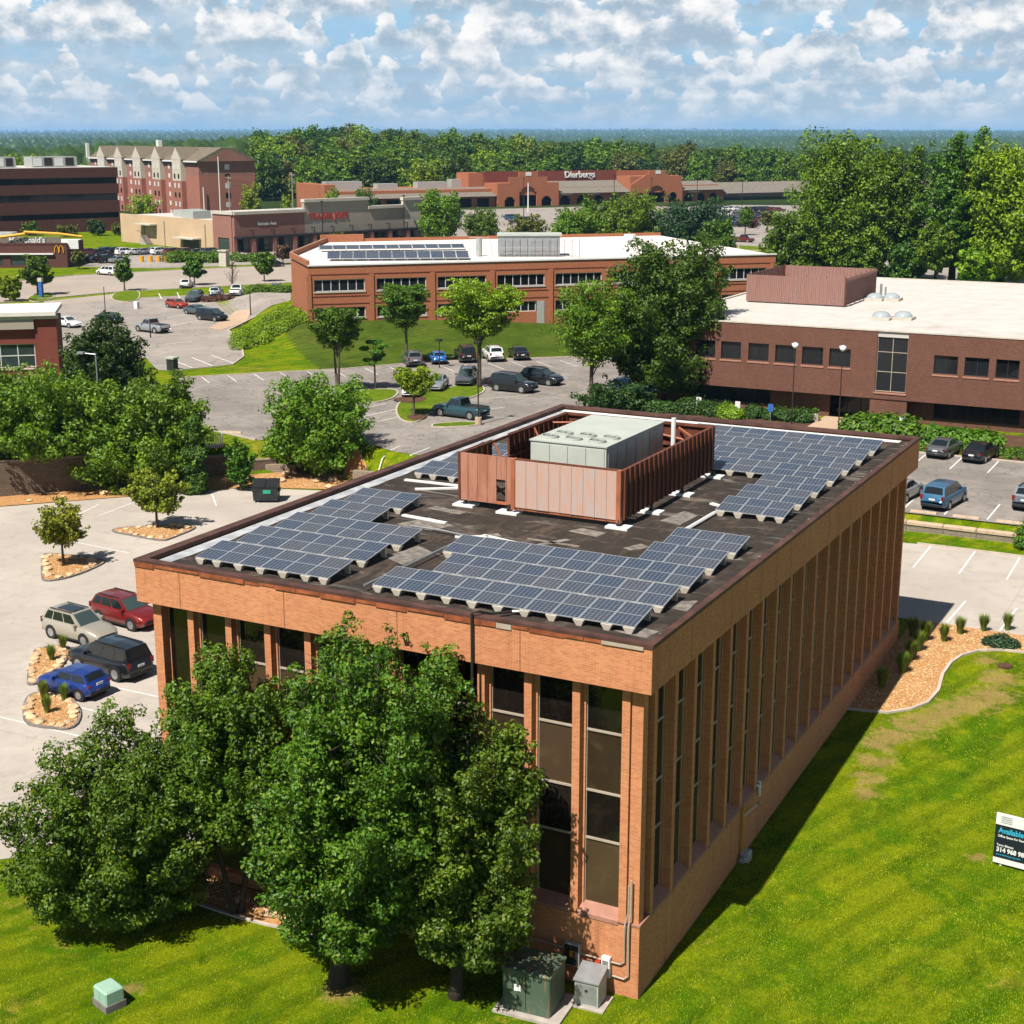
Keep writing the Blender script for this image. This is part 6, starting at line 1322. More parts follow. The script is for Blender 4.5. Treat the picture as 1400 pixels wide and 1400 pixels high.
q = G(1204, 407, 10.9); m = MB(); m.tube([(0, 0, 0), (0, 0, 1.5)], .14, 8); m.tube([(.5, 0, 0), (.5, 0, 1.2)], .10, 8); tag(part('roof_vents', m, M['grey_metal'], loc=(q[0], q[1], 10.91)), 'pair of short grey vent pipes behind the skylights', 'vent')
# long orange brick building in the middle distance
mb_ = building('long_brick_building', 'long two-storey orange brick office with ribbon windows and white roof', (MBO[0], MBO[1], 0), 45.7)
FP = [(0, 0), (68, 0), (68, 44), (10, 44), (0, 15.5)]
ops1 = [(.7+8.43*k, 7.55+8.43*k, 8.0, 9.6) for k in range(8)]; ops0 = [(.7+8.43*k, 7.55+8.43*k, 4.45, 5.9) for k in range(8)]
m = wall_open(MB(), 0, 68, 0, .4, 6.5, 11.4, ops1); wall_open(m, 0, 68, 0, .4, 1.6, 6.5, ops0); part('front_wall', m, M['brick_orange'], mb_)
for k in range(9): bx('pier', mb_, M['brick_orange'], -.02+8.43*k-.28, 8.43*k+.30, -.16, -.002, 1.6, 10.25)
for z in (10.25, 7.35, 6.35): bx('string_course', mb_, M['brick_red'], -.05, 68.05, -.06, -.001, z, z+.09)
m = MB(); m.prism([(.002, .402), (67.9, .402), (67.9, 43.9), (10.05, 43.9), (.002, 15.5)], 1.6, 11.15); part('body', m, M['brick_orange'], mb_)
m = MB(); m.prism([(.15, .15), (67.8, .15), (67.8, 43.8), (10.2, 43.8), (.15, 15.4)], 11.151, 11.405); part('roof', m, M['roof_white'], mb_)
bx('cornice', mb_, M['white_trim'], -.12, 68.1, -.14, .14, 11.407, 11.60)
for a, b in ((FP[3], FP[4]), (FP[4], FP[0])):
    d = Vector((b[0]-a[0], b[1]-a[1])); l = d.length; d.normalize(); n = Vector((-d.y, d.x))*.2; m = MB(); m.prism([(a[0]-n.x, a[1]-n.y), (b[0]-n.x, b[1]-n.y), (b[0]+n.x, b[1]+n.y), (a[0]+n.x, a[1]+n.y)], 11.41, 12.15); part('parapet', m, M['brick_orange'], mb_)
bx('raised_parapet', mb_, M['brick_orange'], 9, 16, 43.5, 44.2, 11.41, 12.6); bx('parapet', mb_, M['brick_orange'], 16.1, 68, 43.7, 44.1, 11.41, 11.9)
for k in range(8):
    for z0, z1 in ((8.0, 9.6), (4.45, 5.9)):
        if z0 < 5 and k in (3,): continue
        window(mb_, .7+8.43*k, 7.55+8.43*k, .25, z0, z1, nx=6, fw=.10, fm='mullion_w', nm='ribbon_window'); s = bx('sill', mb_, M['sill_pale'], .6+8.43*k, 7.65+8.43*k, -.10, .2, z0-.16, z0)
window(mb_, 26.2, 31.6, .25, 4.45, 5.9, nx=5, fw=.1, fm='mullion_w', nm='ribbon_window'); bx('door', mb_, M['unit_grey'], 31.7, 32.8, -.05, .1, 2.2, 5.9)
def far_array(label, u0, v0, u1, v1, n, z, w, dpt):
    a = G(u0, v0, z); b = G(u1, v1, z); d = Vector((b[0]-a[0], b[1]-a[1])); L_ = d.length; az = math.atan2(d.y, d.x); t = thing('solar_array', label, 'solar array', (a[0], a[1], z-.15), az)
    m = MB(); w_ = L_/n; m.box(.03, w_-.03, 0, dpt, 0, .04, 0); m.box(.08, w_-.08, .05, dpt-.05, .04, .05, 1); me = m.mesh('solar_panel', [M['panel_frame'], M['cells']])
    for k in range(n): o = link('solar_panel', me, t, (k*w_, 0, .15)); o.rotation_euler = (R(12), 0, 0)
    for k in range(n+1): m = MB(); m.box(k*w_-.05, k*w_+.05, 0, .1, 0, .2); m.box(k*w_-.05, k*w_+.05, dpt*.9, dpt*.9+.1, 0, .2+dpt*.18); part('support', m, M['grey_metal'], t)
far_array('front row of large solar panels on the long white roof', 447, 354, 642, 352.5, 11, 11.75, 1.7, 3.4)
far_array('rear row of solar panels on the long white roof', 437, 341.5, 636, 339, 11, 11.75, 1.7, 2.2)
q0 = G(681, 351, 11.45); q1 = G(772, 351, 11.45); d = Vector((q1[0]-q0[0], q1[1]-q0[1])); L_ = d.length
hv = thing('air_unit', 'big grey-green rooftop unit on the long white roof', 'air unit', (q0[0], q0[1], 11.41), math.atan2(d.y, d.x))
bx('housing', hv, M['unit_grey'], 0, L_*.93, .6, 4.8, .25, 2.9); bx('top_cover', hv, M['unit_top'], -.15, L_*.96, .4, 5.0, 2.902, 3.15)
for k in range(8): bx('louvre_panel', hv, M['grey_metal'], .15+k*L_*.115, .15+k*L_*.115+L_*.10, .54, .598, .4, 2.75)
fe = thing('roof_fence', 'thin grey mesh screen in front of the big rooftop unit', 'screen fence', (q0[0], q0[1], 11.41), math.atan2(d.y, d.x)); m = MB()
for k in range(12): x = k*L_*1.22/11; m.tube([(x, -.4, 0), (x, -.4, 2.5)], .035, 4)
part('post', m, M['rust_dark'], fe); m = MB()
for z in (.2, 1.3, 2.4): m.tube([(0, -.4, z), (L_*1.22, -.4, z)], .03, 4)
part('rail', m, M['grey_metal'], fe)
q = G(655, 350, 11.45); m = MB(); m.cyl((0, 0, 1.3), (0, 0, 1), .45, 2.4, 10); m.tube([(-1.6, .2, 0), (-1.6, .2, 2.6), (1.6, .2, 2.6), (2.2, .2, 0)], .06, 5); tag(part('roof_flue', m, M['unit_grey'], loc=(q[0], q[1], 11.41)), 'upright flue with pipe frame left of the big rooftop unit', 'flue')
q = G(861, 334, 11.45); t = thing('roof_light', 'white round vent on the long white roof beside the dark tree', 'vent', (q[0], q[1], 11.41)); m = MB(); m.cyl((0, 0, .4), (0, 0, 1), .35, .8, 10); part('stem', m, M['white_trim'], t); m = MB(); m.cyl((0, 0, 1.2), (0, 0, 1), .95, .8, 14); part('cap', m, M['white_trim'], t)
# shops with the grocery
O = G(322, 346, TOP); tj = building('shop_building', 'beige and pink shop row with dark canopy and grocery sign', O, 19); Lf = 58
for x0, x1, z1, mt in ((0, 19.2, 8.4, 'brick_pinkish'), (19.2, 38, 10.6, 'beige_stucco'), (38, 49, 8.5, 'beige_stucco'), (49, 60, 10.2, 'cornice')):
    m = MB(); m.box(x0+.01, x1-.01, 0, 1.0, 3.6, z1); part('facade', m, M[mt], tj); bx('cornice', tj, M['cornice'], x0-.15, x1+.15, -.4, 1.2, z1+.002, z1+.7)
m = MB(); m.prism([(19.2, -.3), (38, -.3), (38, 1.1), (19.2, 1.1)], 11.302, 11.303); 
bx('canopy', tj, M['black'], -.2, 60, -3.0, -.01, 3.2, 3.62)
for x in np.arange(3.2, 58, 5.6):
    bx('column', tj, M['brick_pinkish'], x-.5, x+.5, -2.9, -1.9, 0, 3.19); m = MB(); m.tube([(x+1, -.02, 4.9), (x+1, -1.4, 4.9)], .10, 5); m.tube([(x+1, -1.35, 4.9), (x+1, -1.35, 3.6)], .12, 5); part('canopy_bracket', m, M['dark_metal'], tj)
for k, x in enumerate(np.arange(.8, 57, 5.6)): window(tj, x, x+4.6, .3, .3, 3.1, gm='glass_shop', nx=3, nm='shop_window', fw=.1)
bx('shop_wall', tj, M['brick_pinkish'], 0, 60, .36, 1.0, 0, 3.58); bx('body', tj, M['cream'], .25, 59.5, 1.01, 51, 0, 6.3); bx('roof', tj, M['roof_white2'], .3, 59.4, 1.2, 50.9, 6.301, 6.5)
m = wall_open(MB(), .9, 8.6, -.2, .2, 0, 8.4, [(2.0, 6.6, .3, 3.2)]); me = m.mesh('corner_wall', M['brick_pinkish']); me.transform(Matrix.Rotation(R(-90), 4, 'Z') @ Matrix.Diagonal((-1, 1, 1, 1))); me.flip_normals(); link('corner_wall', me, tj, (0, 0, 0))
m = MB(); m.box(-.02, .25, 2.0, 6.6, .3, 3.2); part('shop_window', m, M['glass_shop'], tj); bx('cornice', tj, M['cornice'], -.45, .6, .0, 8.8, 8.402, 9.1)
m = MB(); m.box(-.05, .24, 8.6, 34.0, 0, 6.5); m.box(-.05, .24, 34.0, 40.0, 4.6, 6.5); m.box(-.05, .24, 40.0, 51, 0, 6.5); m.prism([(0, 0)]*0 or [(-.05, 8.6), (.24, 8.6), (.24, 51), (-.05, 51)], 6.5, 6.9); part('side_wall', m, M['cream'], tj)
bx('door_recess', tj, M['recess'], .26, .4, 34.0, 40.0, 0, 4.6)
bx('awning', tj, M['cornice'], -2.0, -.06, 33.5, 41, 4.7, 5.0); bx('awning', tj, M['cornice'], -2.4, -.06, 14.0, 23.0, 2.3, 2.6); bx('dock_door', tj, M['shade_blind'], -.12, -.055, 15.0, 22.0, .2, 2.28)
for k in range(6): bx('step', tj, M['concrete_pad'], -1.9, -.06, 38.2-k*.45, 38.65-k*.45, 0, 2.2-k*.36)
m = MB(); m.tube([(-1.9, 38.6, 3.2), (-1.9, 36.0, 1.2)], .06, 5); m.tube([(-1.9, 38.6, 3.2), (-1.9, 40, 3.2)], .06, 5); part('stair_rail', m, M['dark_metal'], tj)
for y in (12, 30): bx('wall_pipe', tj, M['shade_blind'], -.14, -.055, y, y+.2, 0, 5.8)
for x0, y0, w, d_, h in ((6, 12, 6, 4, 1.6), (14, 16, 4, 4, 1.4), (3, 22, 5, 5, 1.8), (28, 20, 5, 4, 1.5), (6, 32, 7, 4, 1.6)):
    q = tj.matrix_world if False else None; t = bx('rooftop_unit', tj, M['unit_grey'], x0, x0+w, y0, y0+d_, 6.505, 6.505+h)
letters('sign_letters', "TRADER JOE'S", 2.0, M['red_sign'], tj, (20.4, -.05, 6.6), (R(90), 0, 0), .08, bold=.05, xscale=.92)
letters('sign_letters', 'Richter Ace', 1.05, M['white_trim'], tj, (6.2, -.05, 5.9), (R(90), 0, 0), .06, bold=.02)
# dark banded office block at the left
O = G(0, 322, TOP); of = building('banded_office_block', 'dark maroon brick office block with three ribbon window bands', O, 24)
for z0, z1, k in ((-.3, 3.6, 0), (3.6, 5.1, 1), (5.1, 8.3, 0), (8.3, 10.2, 1), (10.2, 12.8, 0), (12.8, 14.5, 1), (14.5, 17.1, 0)):
    if k == 0: bx('brick_band', of, M['brick_dark'], -45, 34, 0, 32, z0, z1)
    else:
        bx('window_core', of, M['recess'], -44.5, 33.5, .5, 31.5, z0, z1)
        for j in range(24): bx('window_pane', of, M['glass_b'], -44.9+j*3.28, -44.9+j*3.28+3.18, .38, .42, z0, z1)
bx('roof', of, M['roof_white2'], -44.6, 33.6, .4, 31.6, 17.1, 17.25)
for j, (x0, x1) in enumerate(((-2.5, 8.0), (12.5, 25.0))):
    bx('rooftop_unit', of, M['unit_grey'], x0, x1, 6, 12, 17.26, 20.0)
    for k in range(4): bx('unit_grille', of, M['dark_metal'] if k % 2 else M['white_trim'], x0+.3+k*(x1-x0)/4.2, x0+.1+(k+.85)*(x1-x0)/4.2, 5.9, 5.995, 17.6, 19.7)
# gabled brick residence block
O = G(275, 300, TOP); ht = building('residence_block', 'six-storey red brick block with five pale gabled bays and taupe roof', O, 28); Lh, Wh, ze, zr = 100, 19, 17.7, 21.8
bx('brick_walls', ht, M['brick_hotel'], 0, Wh, 0, Lh, -2, 13.2); bx('upper_walls', ht, M['brick_pinkish'], .02, Wh-.02, .02, Lh-.02, 13.202, ze)
m = MB(); m.yprism([(-.9, ze), (Wh+.9, ze), (Wh/2+2, zr), (Wh/2-2, zr)], -.8, Lh+.8); part('roof', m, M['shingle_tan'], ht)
m = MB(); m.yprism([(1.2, ze-.02), (Wh-1.2, ze-.02), (Wh/2+1, zr-.7), (Wh/2-1, zr-.7)], -.85, -.803); part('gable_face', m, M['brick_pinkish'], ht)
for s in (0, 1): m = MB(); x = -.95 if s == 0 else Wh+.75; m.box(x, x+.2, -.85, Lh+.85, ze-.35, ze+.1); part('eave_trim', m, M['white_trim'], ht)
for k in range(5):
    y = 14+k*17.5; bx('bay_wall', ht, M['brick_hotel'], -1.6, -.002, y-3.5, y+3.5, -2, 11.5); bx('bay_top', ht, M['cornice'], -1.65, -.002, y-3.5, y+3.5, 11.502, ze+.4)
    m = MB(); m.add([(-1.7, y-4.2, ze+.4), (-1.7, y+4.2, ze+.4), (-1.7, y, ze+4.2), (5, y-4.2, ze+.4), (5, y+4.2, ze+.4), (6, y, ze+4.2)], [(0, 2, 1), (0, 3, 5, 2), (1, 2, 5, 4)]); m.m = [0, 1, 1]; part('bay_gable', m, [M['cornice'], M['shingle_tan']], ht)
    for f in range(6):
        for s in (-1.6, 1.6): bx('window_pane', ht, M['mullion_w'] if f % 2 else M['glass_b'], -1.72, -1.655, y+s-.55, y+s+.55, f*2.9+.6, f*2.9+2.1)
        bx('window_pane', ht, M['mullion_w'], -.06, -.004, y+5.6, y+7.2, f*2.9+.6, f*2.9+2.0); bx('window_pane', ht, M['mullion_w'], -.06, -.004, y+9.6, y+11.0, f*2.9+.6, f*2.9+2.0)
for f in range(6): bx('window_pane', ht, M['mullion_w'] if f % 2 else M['glass_b'], Wh/2-.8, Wh/2+.8, -.06, -.004, f*2.9+.6, f*2.9+2.2)
bx('chimney', ht, M['white_trim'], Wh/2-.7, Wh/2+.7, 55, 57, zr-.5, zr+2.2); bx('end_tower', ht, M['white_trim'], -1.2, -.2, Lh-.5, Lh+.5, ze, zr+1)
# strip mall
O = G(590, 285, TOP); sm_ = building('strip_mall', 'long orange brick strip mall with arches, shingle roof and big sign', O, 34)
ar = [(-32+7.2*k, -27+7.2*k, 0, 3.2) for k in range(8)]; m = wall_open(MB(), -36, 26, 0, .6, -1, 3.9, ar); part('arcade_wall', m, M['brick_orange'], sm_)
m = MB(); wall_open(m, 26, 52, -1.5, -.9, -1, 8.5, [(29, 33.4, 0, 3.6), (35.2, 42.6, 0, 7.2), (44.6, 49.0, 0, 3.6)], arch=True); m.prism([(0, 0)]*0 or [(31, -1.5), (47, -1.5), (47, -.9), (31, -.9)], 8.5, 10.6); m.box(35, 43, -1.5, -.9, 10.6, 12.5); part('entrance_tower', m, M['brick_orange'], sm_)
ar = [(53.4+7.4*k, 57.8+7.4*k, 0, 3.5) for k in range(4)]; m = wall_open(MB(), 52, 84, 0, .6, -1, 4.4, ar, arch=True); part('arcade_wall', m, M['brick_orange'], sm_)
m = MB(); wall_open(m, 84, 108, -1.5, -.9, -1, 7.0, [(86.5, 90.5, 0, 4.0), (92.2, 99.8, 0, 7.0-.4), (101.6, 105.6, 0, 4.0)], arch=True); m.add([(84, -1.5, 7.0), (108, -1.5, 7.0), (101, -1.5, 10.8), (91, -1.5, 10.8), (84, -.9, 7.0), (108, -.9, 7.0), (101, -.9, 10.8), (91, -.9, 10.8)], [(0, 1, 2, 3), (7, 6, 5, 4), (3, 2, 6, 7), (0, 3, 7, 4), (1, 5, 6, 2)]); m.box(92, 100, -1.5, -.9, 10.801, 12.4); part('entrance_tower', m, M['brick_orange'], sm_)
ar = [(110+6*k, 114+6*k, 0, 3.4) for k in range(3)]; m = wall_open(MB(), 108, 129, 0, .6, -1, 4.6, ar, arch=True); part('arcade_wall', m, M['brick_orange'], sm_)
bx('store_back', sm_, M['recess'], -35.5, 128.5, 3.0, 3.2, -1, 4.4); bx('storefront', sm_, M['glass_shop'], 129.2, 176, 2.4, 2.6, -1, 3.0); bx('body', sm_, M['brick_orange'], -36, 128.8, 3.3, 38, -1, 6.4); bx('body', sm_, M['brick_brown'], 129, 178, 3.3, 30, -1, 4.2)
for x0, x1, z0, z1 in ((-36, 26, 3.9, 7.0), (52, 84, 4.4, 8.6), (108, 129, 4.6, 7.8), (129.2, 178, 3.0, 7.0)): m = MB(); m.xprism([(-1.4, z0), (9, z0), (9, z1)], x0+.02, x1-.02); part('shingle_roof', m, M['shingle'], sm_)
bx('sign_wall', sm_, M['brick_red'], 26, 84, 9.1, 9.6, 5, 12.4); bx('tower_block', sm_, M['brick_orange'], 84.05, 107.9, -.89, 9.0, 4, 10.2); bx('tower_block', sm_, M['brick_orange'], 26.05, 51.9, -.89, 9.0, 4, 8.4); bx('raised_wall', sm_, M['brick_orange'], 84.1, 100, 9.1, 9.7, 5, 12.2)
for x in (37.8, 95.2): bx('tower_lantern', sm_, M['white_trim'], x, x+2.4, -1.6, -1.52, 11.0, 12.3)
for x0, x1, h in ((-34, -20, 3.0), (2, 14, 2.4), (-14, -6, 2.0), (16, 24, 3.2)): bx('rooftop_unit', sm_, M['unit_grey'], x0, x1, 16, 20, 6.41, 6.41+h)
bx('orange_wall', sm_, M['brick_orange'], -40, -36.02, 2, 30, -1, 8.8); bx('orange_block', sm_, M['brick_orange'], 20, 26, 10, 20, 6.41, 12)
for x in (6, 54, 66, 112): bx('shop_sign', sm_, M['mullion_w'], x, x+5, -.12, -.01, 3.5 if x < 50 else 3.7, 4.1)
letters('sign_letters', 'Dierbergs', 3.4, M['white_trim'], sm_, (60.5, 8.9, 9.8), (R(90), 0, 0), .15, bold=.07)
# burger restaurant
O = G(93, 366, TOP); mc = building('burger_restaurant', 'brown brick burger restaurant with golden roof beams and white sign', O, 60)
m = wall_open(MB(), -17, 0, 0, .3, -.3, 4.6, [(-15.5, -12.8, .5, 2.4), (-11.2, -8.4, .5, 2.4), (-6.6, -3.8, .5, 2.4)]); part('front_wall', m, M['brick_dark'], mc); bx('body', mc, M['brick_dark'], -17, -.01, .45, 14, -.3, 4.58)
for x in (-15.5, -11.2, -6.6): window(mc, x, x+2.7, .18, .5, 2.4, gm='glass_shop', nx=2)
bx('white_band', mc, M['white_trim'], -15.6, -2.6, -.5, -.01, 2.62, 2.9); bx('parapet', mc, M['shingle'], -15.2, -1.2, .6, .9, 4.602, 6.0); bx('parapet', mc, M['brick_dark'], -17.1, .1, -.1, .5, 4.602, 4.9); bx('roof', mc, M['roof_white'], -16.9, -.2, .92, 13.8, 4.59, 4.75); bx('rooftop_unit', mc, M['unit_grey'], -16, -12, 5, 9, 4.76, 6.6); bx('white_pylon', mc, M['white_trim'], -.1, 2.0, 1.5, 1.8, 3.6, 5.4)
m = MB(); m.tube([(-22, -1.2, 4.6), (-15, -.6, 5.8), (-8, 0, 6.7)], .28, 4); m.tube([(-9, 3, 6.9), (-2, 3, 6.5), (2.5, 3, 5.9)], .25, 4); part('roof_beam', m, M['yellow'], mc); bx('yellow_wall', mc, M['yellow'], -19, -17.05, -.2, 4, -.3, 4.6)
letters('sign_letters', "McDonald's", 1.5, M['white_trim'], mc, (-11.4, .5, 4.95), (R(90), 0, 0), .05, bold=.03)
m = MB()
for x in (-1.95, -1.05): m.tube([(x-.42, -.12, 3.0), (x-.36, -.12, 3.9), (x, -.12, 4.45), (x+.36, -.12, 3.9), (x+.42, -.12, 3.0)], .10, 6)
part('arches_logo', m, M['yellow'], mc)
# red brick corner building at the left edge
O = G(80, 535, TOP); lb = building('red_brick_corner_building', 'red brick building with white overhanging roof at the left edge', O, 50)
m = wall_open(MB(), -22, .2, 0, .4, 1.7, 7.3, [(-20, -12, 2.6, 5.05), (-10.6, -2.0, 2.6, 5.05)]); part('front_wall', m, M['brick_red'], lb); bx('stone_base', lb, M['stone_tan'], -22.05, .25, -.06, .36, -1.5, 1.699); bx('body', lb, M['brick_red'], -22, .2, .41, 7.5, -1.5, 7.28)
for a, b in ((-20, -12), (-10.6, -2.0)): window(lb, a, b, .22, 2.6, 5.05, gm='glass_shop', fm='mullion_w', nx=5, nz=2, fw=.09, sill='sill_pale')
bx('fascia', lb, M['beige_stucco'], -22.3, -1.9, -.5, .2, 6.6, 7.6); bx('cornice', lb, M['cornice'], -22.4, .5, -.55, .45, 7.602, 7.95); bx('roof', lb, M['roof_white'], -22.6, .35, -.8, 7.9, 7.952, 8.35); bx('corner_pier', lb, M['brick_red'], -1.85, .3, -.22, -.003, 1.72, 7.58)
# pale building with low roof between the big trees
q = G(1262, 275, TOP); fb = building('low_far_building', 'low pale building with grey roof glimpsed between the big trees', (q[0], q[1], TOP), 60); bx('walls', fb, M['cornice'], -30, 40, 0, 20, -2, 5.5); bx('roof', fb, M['shingle'], -31, 41, -1, 21, 5.502, 8.0)
bx('windows', fb, M['glass_b'], -28, 38, -.05, -.005, 1, 2.4)
q = G(940, 200, TOP); 
# ------------------------------------------------------------------ walls, fences, street furniture, small things
rw = thing('retaining_wall', 'tall brown block retaining wall behind the left parking lot', 'wall', (-68.4, 49.2, 0))
def wall_seg(t, name, a, b, h0, h1, th, mat, z0=-.4, org=(-68.4, 49.2)):
    d = Vector((b[0]-a[0], b[1]-a[1])).normalized(); n = Vector((-d.y, d.x))*th/2; m = MB(); P = [(a[0]-n.x, a[1]-n.y), (b[0]-n.x, b[1]-n.y), (b[0]+n.x, b[1]+n.y), (a[0]+n.x, a[1]+n.y)]
    vs = [(x, y, z0) for x, y in P]+[(P[0][0], P[0][1], h0), (P[1][0], P[1][1], h1), (P[2][0], P[2][1], h1), (P[3][0], P[3][1], h0)]
    L_ = (Vector(b)-Vector(a)).length; rz = math.atan2(d.y, d.x); loc = (vs)  # keep local x along the wall so the block courses run level
    inv = Matrix.Rotation(-rz, 4, 'Z') @ Matrix.Translation((-a[0], -a[1], 0)); m.add([tuple(inv @ Vector(q)) for q in vs], [(0,3,2,1),(4,5,6,7),(0,1,5,4),(1,2,6,5),(2,3,7,6),(3,0,4,7)])
    return part(name, m, mat, t, loc=(a[0]-org[0], a[1]-org[1], 0), rz=rz)
PW = [(-104, 9.2), (-80, 35.9), (-73.2, 43.3), (-68.5, 49.0), (-63.7, 55.8), (-61.6, 58.4), (-59.6, 60.4)]; HW = [(2.9, 2.9), (2.9, 2.9), (2.9, 2.8), (2.8, 2.5), (1.7, 1.7), (1.1, 1.1)]
for (a, b), (h0, h1) in zip(zip(PW[:-1], PW[1:]), HW):
    wall_seg(rw, 'block_courses', a, b, h0, h1, .45, M['block_wall']); wall_seg(rw, 'cap_course', a, b, h0+.10, h1+.10, .52, M['stone_grey'], z0=min(h0, h1)-.02 if abs(h0-h1) < .15 else h1)
lw = thing('block_steps', 'low stepped block walls climbing to the bushy tree', 'wall', (-60, 62, 0))
for k, (a, b, z) in enumerate((((-60.6, 59.6), (-57.6, 60.6), .75), ((-61.2, 60.8), (-57.2, 62.2), 1.2), ((-61.6, 62.0), (-56.4, 64.0), 1.65), ((-50.5, 58.8), (-44, 59.6), 1.4))): wall_seg(lw, 'block_course', a, b, z, z, .4, M['stone_grey'], org=(-60, 62))
fn = thing('white_fence', 'white picket railing on top of the block wall', 'fence', (-66.6, 52.0, 2.5)); m = MB(); A = Vector((-66.4, 52.0)); B = Vector((-62.9, 57.4)); n_ = 34
for k in range(n_+1): q = A.lerp(B, k/n_); m.box(q.x+66.6-.03, q.x+66.6+.03, q.y-52-.03, q.y-52+.03, -.1, 1.1)
part('picket', m, M['white_trim'], fn); m = MB()
for z in (.15, 1.05): m.tube([(A.x+66.6, A.y-52, z), (B.x+66.6, B.y-52, z)], .04, 5)
part('rail', m, M['white_trim'], fn)
sw = thing('stone_wall', 'low pale stone wall along the grass strip behind the right lot', 'wall', (-10, 60.3, 1.5)); rg = random.Random(5)
x = -12.0
while x < 16:
    w = rg.uniform(1.2, 2.6); off = .55 if x > 3.0 else 0; m = MB(); m.cbox(x+10, x+w-.03+10, -.28+off*0, .22, .50, .74, .05); part('cap_stone', m, M['stop'], sw)
    m = MB(); m.box(x+10+.02, x+w+10-.01, -.20, .20, -.3, .498); part('stone_course', m, M['stone_grey'], sw); x += w
def wheel_stop(label, x, y, az=0):
    m = MB(); m.xprism([(-.11, 0), (.11, 0), (.07, .15), (-.07, .15)], -.9, .9); o = part('wheel_stop', m, M['stop'], loc=(x, y, H1(x, y)+.022), rz=az); tag(o, label, 'wheel stop', 'concrete wheel stops')
for k, nm in enumerate(('behind the corner of the brick office', 'behind the blue minivan', 'in the empty stall right of the blue minivan', 'at the right picture edge')): wheel_stop('sandy concrete wheel stop '+nm, -7.6+2.93*k, 62.15)
wheel_stop('sandy concrete wheel stop beside the bushy tree', *G(526, 627, TOP)[:2], R(-8)); wheel_stop('long pale concrete stop on the kerb left of the bushy tree', *G(318, 592, TOP)[:2], R(10)); wheel_stop('wheel stop right of the bushy tree by the roof edge', *G(560, 632, TOP)[:2], R(-8))
# dumpster
t = thing('dumpster', 'black-green dumpster with teal label at the lot corner', 'dumpster', (-53.9, 51.4, .03), R(28)); m = MB(); m.add([(-.95,-.7,.15),(.95,-.7,.15),(.95,.7,.15),(-.95,.7,.15),(-1.0,-.8,1.25),(1.0,-.8,1.25),(1.0,.75,1.55),(-1.0,.75,1.55)], [(0,3,2,1),(4,5,6,7),(0,1,5,4),(1,2,6,5),(2,3,7,6),(3,0,4,7)]); part('bin', m, M['dumpster'], t)
for s in (-1, 1): m = MB(); x0, x1 = sorted((s*.02, s*1.03)); m.add([(x0,-.85,1.262),(x1,-.85,1.262),(x1,.8,1.582),(x0,.8,1.582),(x0,-.85,1.33),(x1,-.85,1.33),(x1,.8,1.66),(x0,.8,1.66)], [(0,3,2,1),(4,5,6,7),(0,1,5,4),(1,2,6,5),(2,3,7,6),(3,0,4,7)]); part('lid', m, M['black'], t)
bx('label_plate', t, M['teal_label'], -.15, .45, -.79, -.765, .75, 1.05)
for s in (-1, 1): bx('side_pocket', t, M['dumpster'], s*1.04-.07, s*1.04+.07, -.4, .4, .8, 1.0)
for sx in (-.8, .8): m = MB(); m.cyl((sx, -.5, .08), (1, 0, 0), .08, .06, 8); m.cyl((sx, .5, .08), (1, 0, 0), .08, .06, 8); part('castor', m, M['black'], t)
# electrical gear at the near corner
t = thing('transformer', 'big rust-streaked green transformer box on a slab under the tree', 'transformer', (-3.35, -1.55, 0), R(4))
def streaked():
    s = NT('rust_streaked_green'); o = s.obj(); n = s.noise(2.2, 5, .6, s.scalevec(o, (3.0, 3.0, .25)), .6); c = s.mix(s.ramp(n, .56, .66), (0.075, 0.115, 0.075), (0.30, 0.16, 0.05)); n2 = s.noise(1.5, 4, .6, o); c = s.mix(s.math('MULTIPLY', s.ramp(n2, .5, .7), .4), c, (.16, .20, .17)); return s.bsdf(c, .55, 0, .3)
M['streak'] = streaked()
bx('slab', t, M['concrete_pad'], -1.1, 1.25, -.9, 1.0, -.1, .10); m = MB(); m.cbox(-.85, .85, -.65, .75, .10, 1.55, .04); part('cabinet', m, M['streak'], t); m = MB(); m.cbox(-.90, .90, -.70, .80, 1.552, 1.66, .04); part('lid', m, M['streak'], t)
bx('notice', t, M['white_trim'], -.42, -.18, -.662, -.652, .85, 1.1); bx('door_seam', t, M['dark_metal'], -.01, .01, -.658, -.651, .2, 1.5)
t = thing('switch_cabinet', 'small grey-green switch cabinet on a slab beside the brick corner', 'cabinet', (-1.75, -.45, 0), R(4)); bx('slab', t, M['concrete_pad'], -.6, .65, -.55, .5, -.1, .06); m = MB(); m.add([(-.42,-.4,.06),(.42,-.4,.06),(.42,.4,.06),(-.42,.4,.06),(-.42,-.4,.95),(.42,-.4,.95),(.42,.4,1.15),(-.42,.4,1.15)], [(0,3,2,1),(4,5,6,7),(0,1,5,4),(1,2,6,5),(2,3,7,6),(3,0,4,7)]); part('cabinet', m, M['unit_grey'], t); m = MB(); m.add([(-.46,-.46,.952),(.46,-.46,.952),(.46,.44,1.17),(-.46,.44,1.17),(-.46,-.46,1.0),(.46,-.46,1.0),(.46,.44,1.22),(-.46,.44,1.22)], [(0,3,2,1),(4,5,6,7),(0,1,5,4),(1,2,6,5),(2,3,7,6),(3,0,4,7)]); part('lid', m, M['grey_metal'], t); bx('door', t, M['grey_metal'], -.36, .36, -.412, -.402, .15, .85); bx('latch', t, M['dark_metal'], -.05, .05, -.43, -.413, .6, .68)
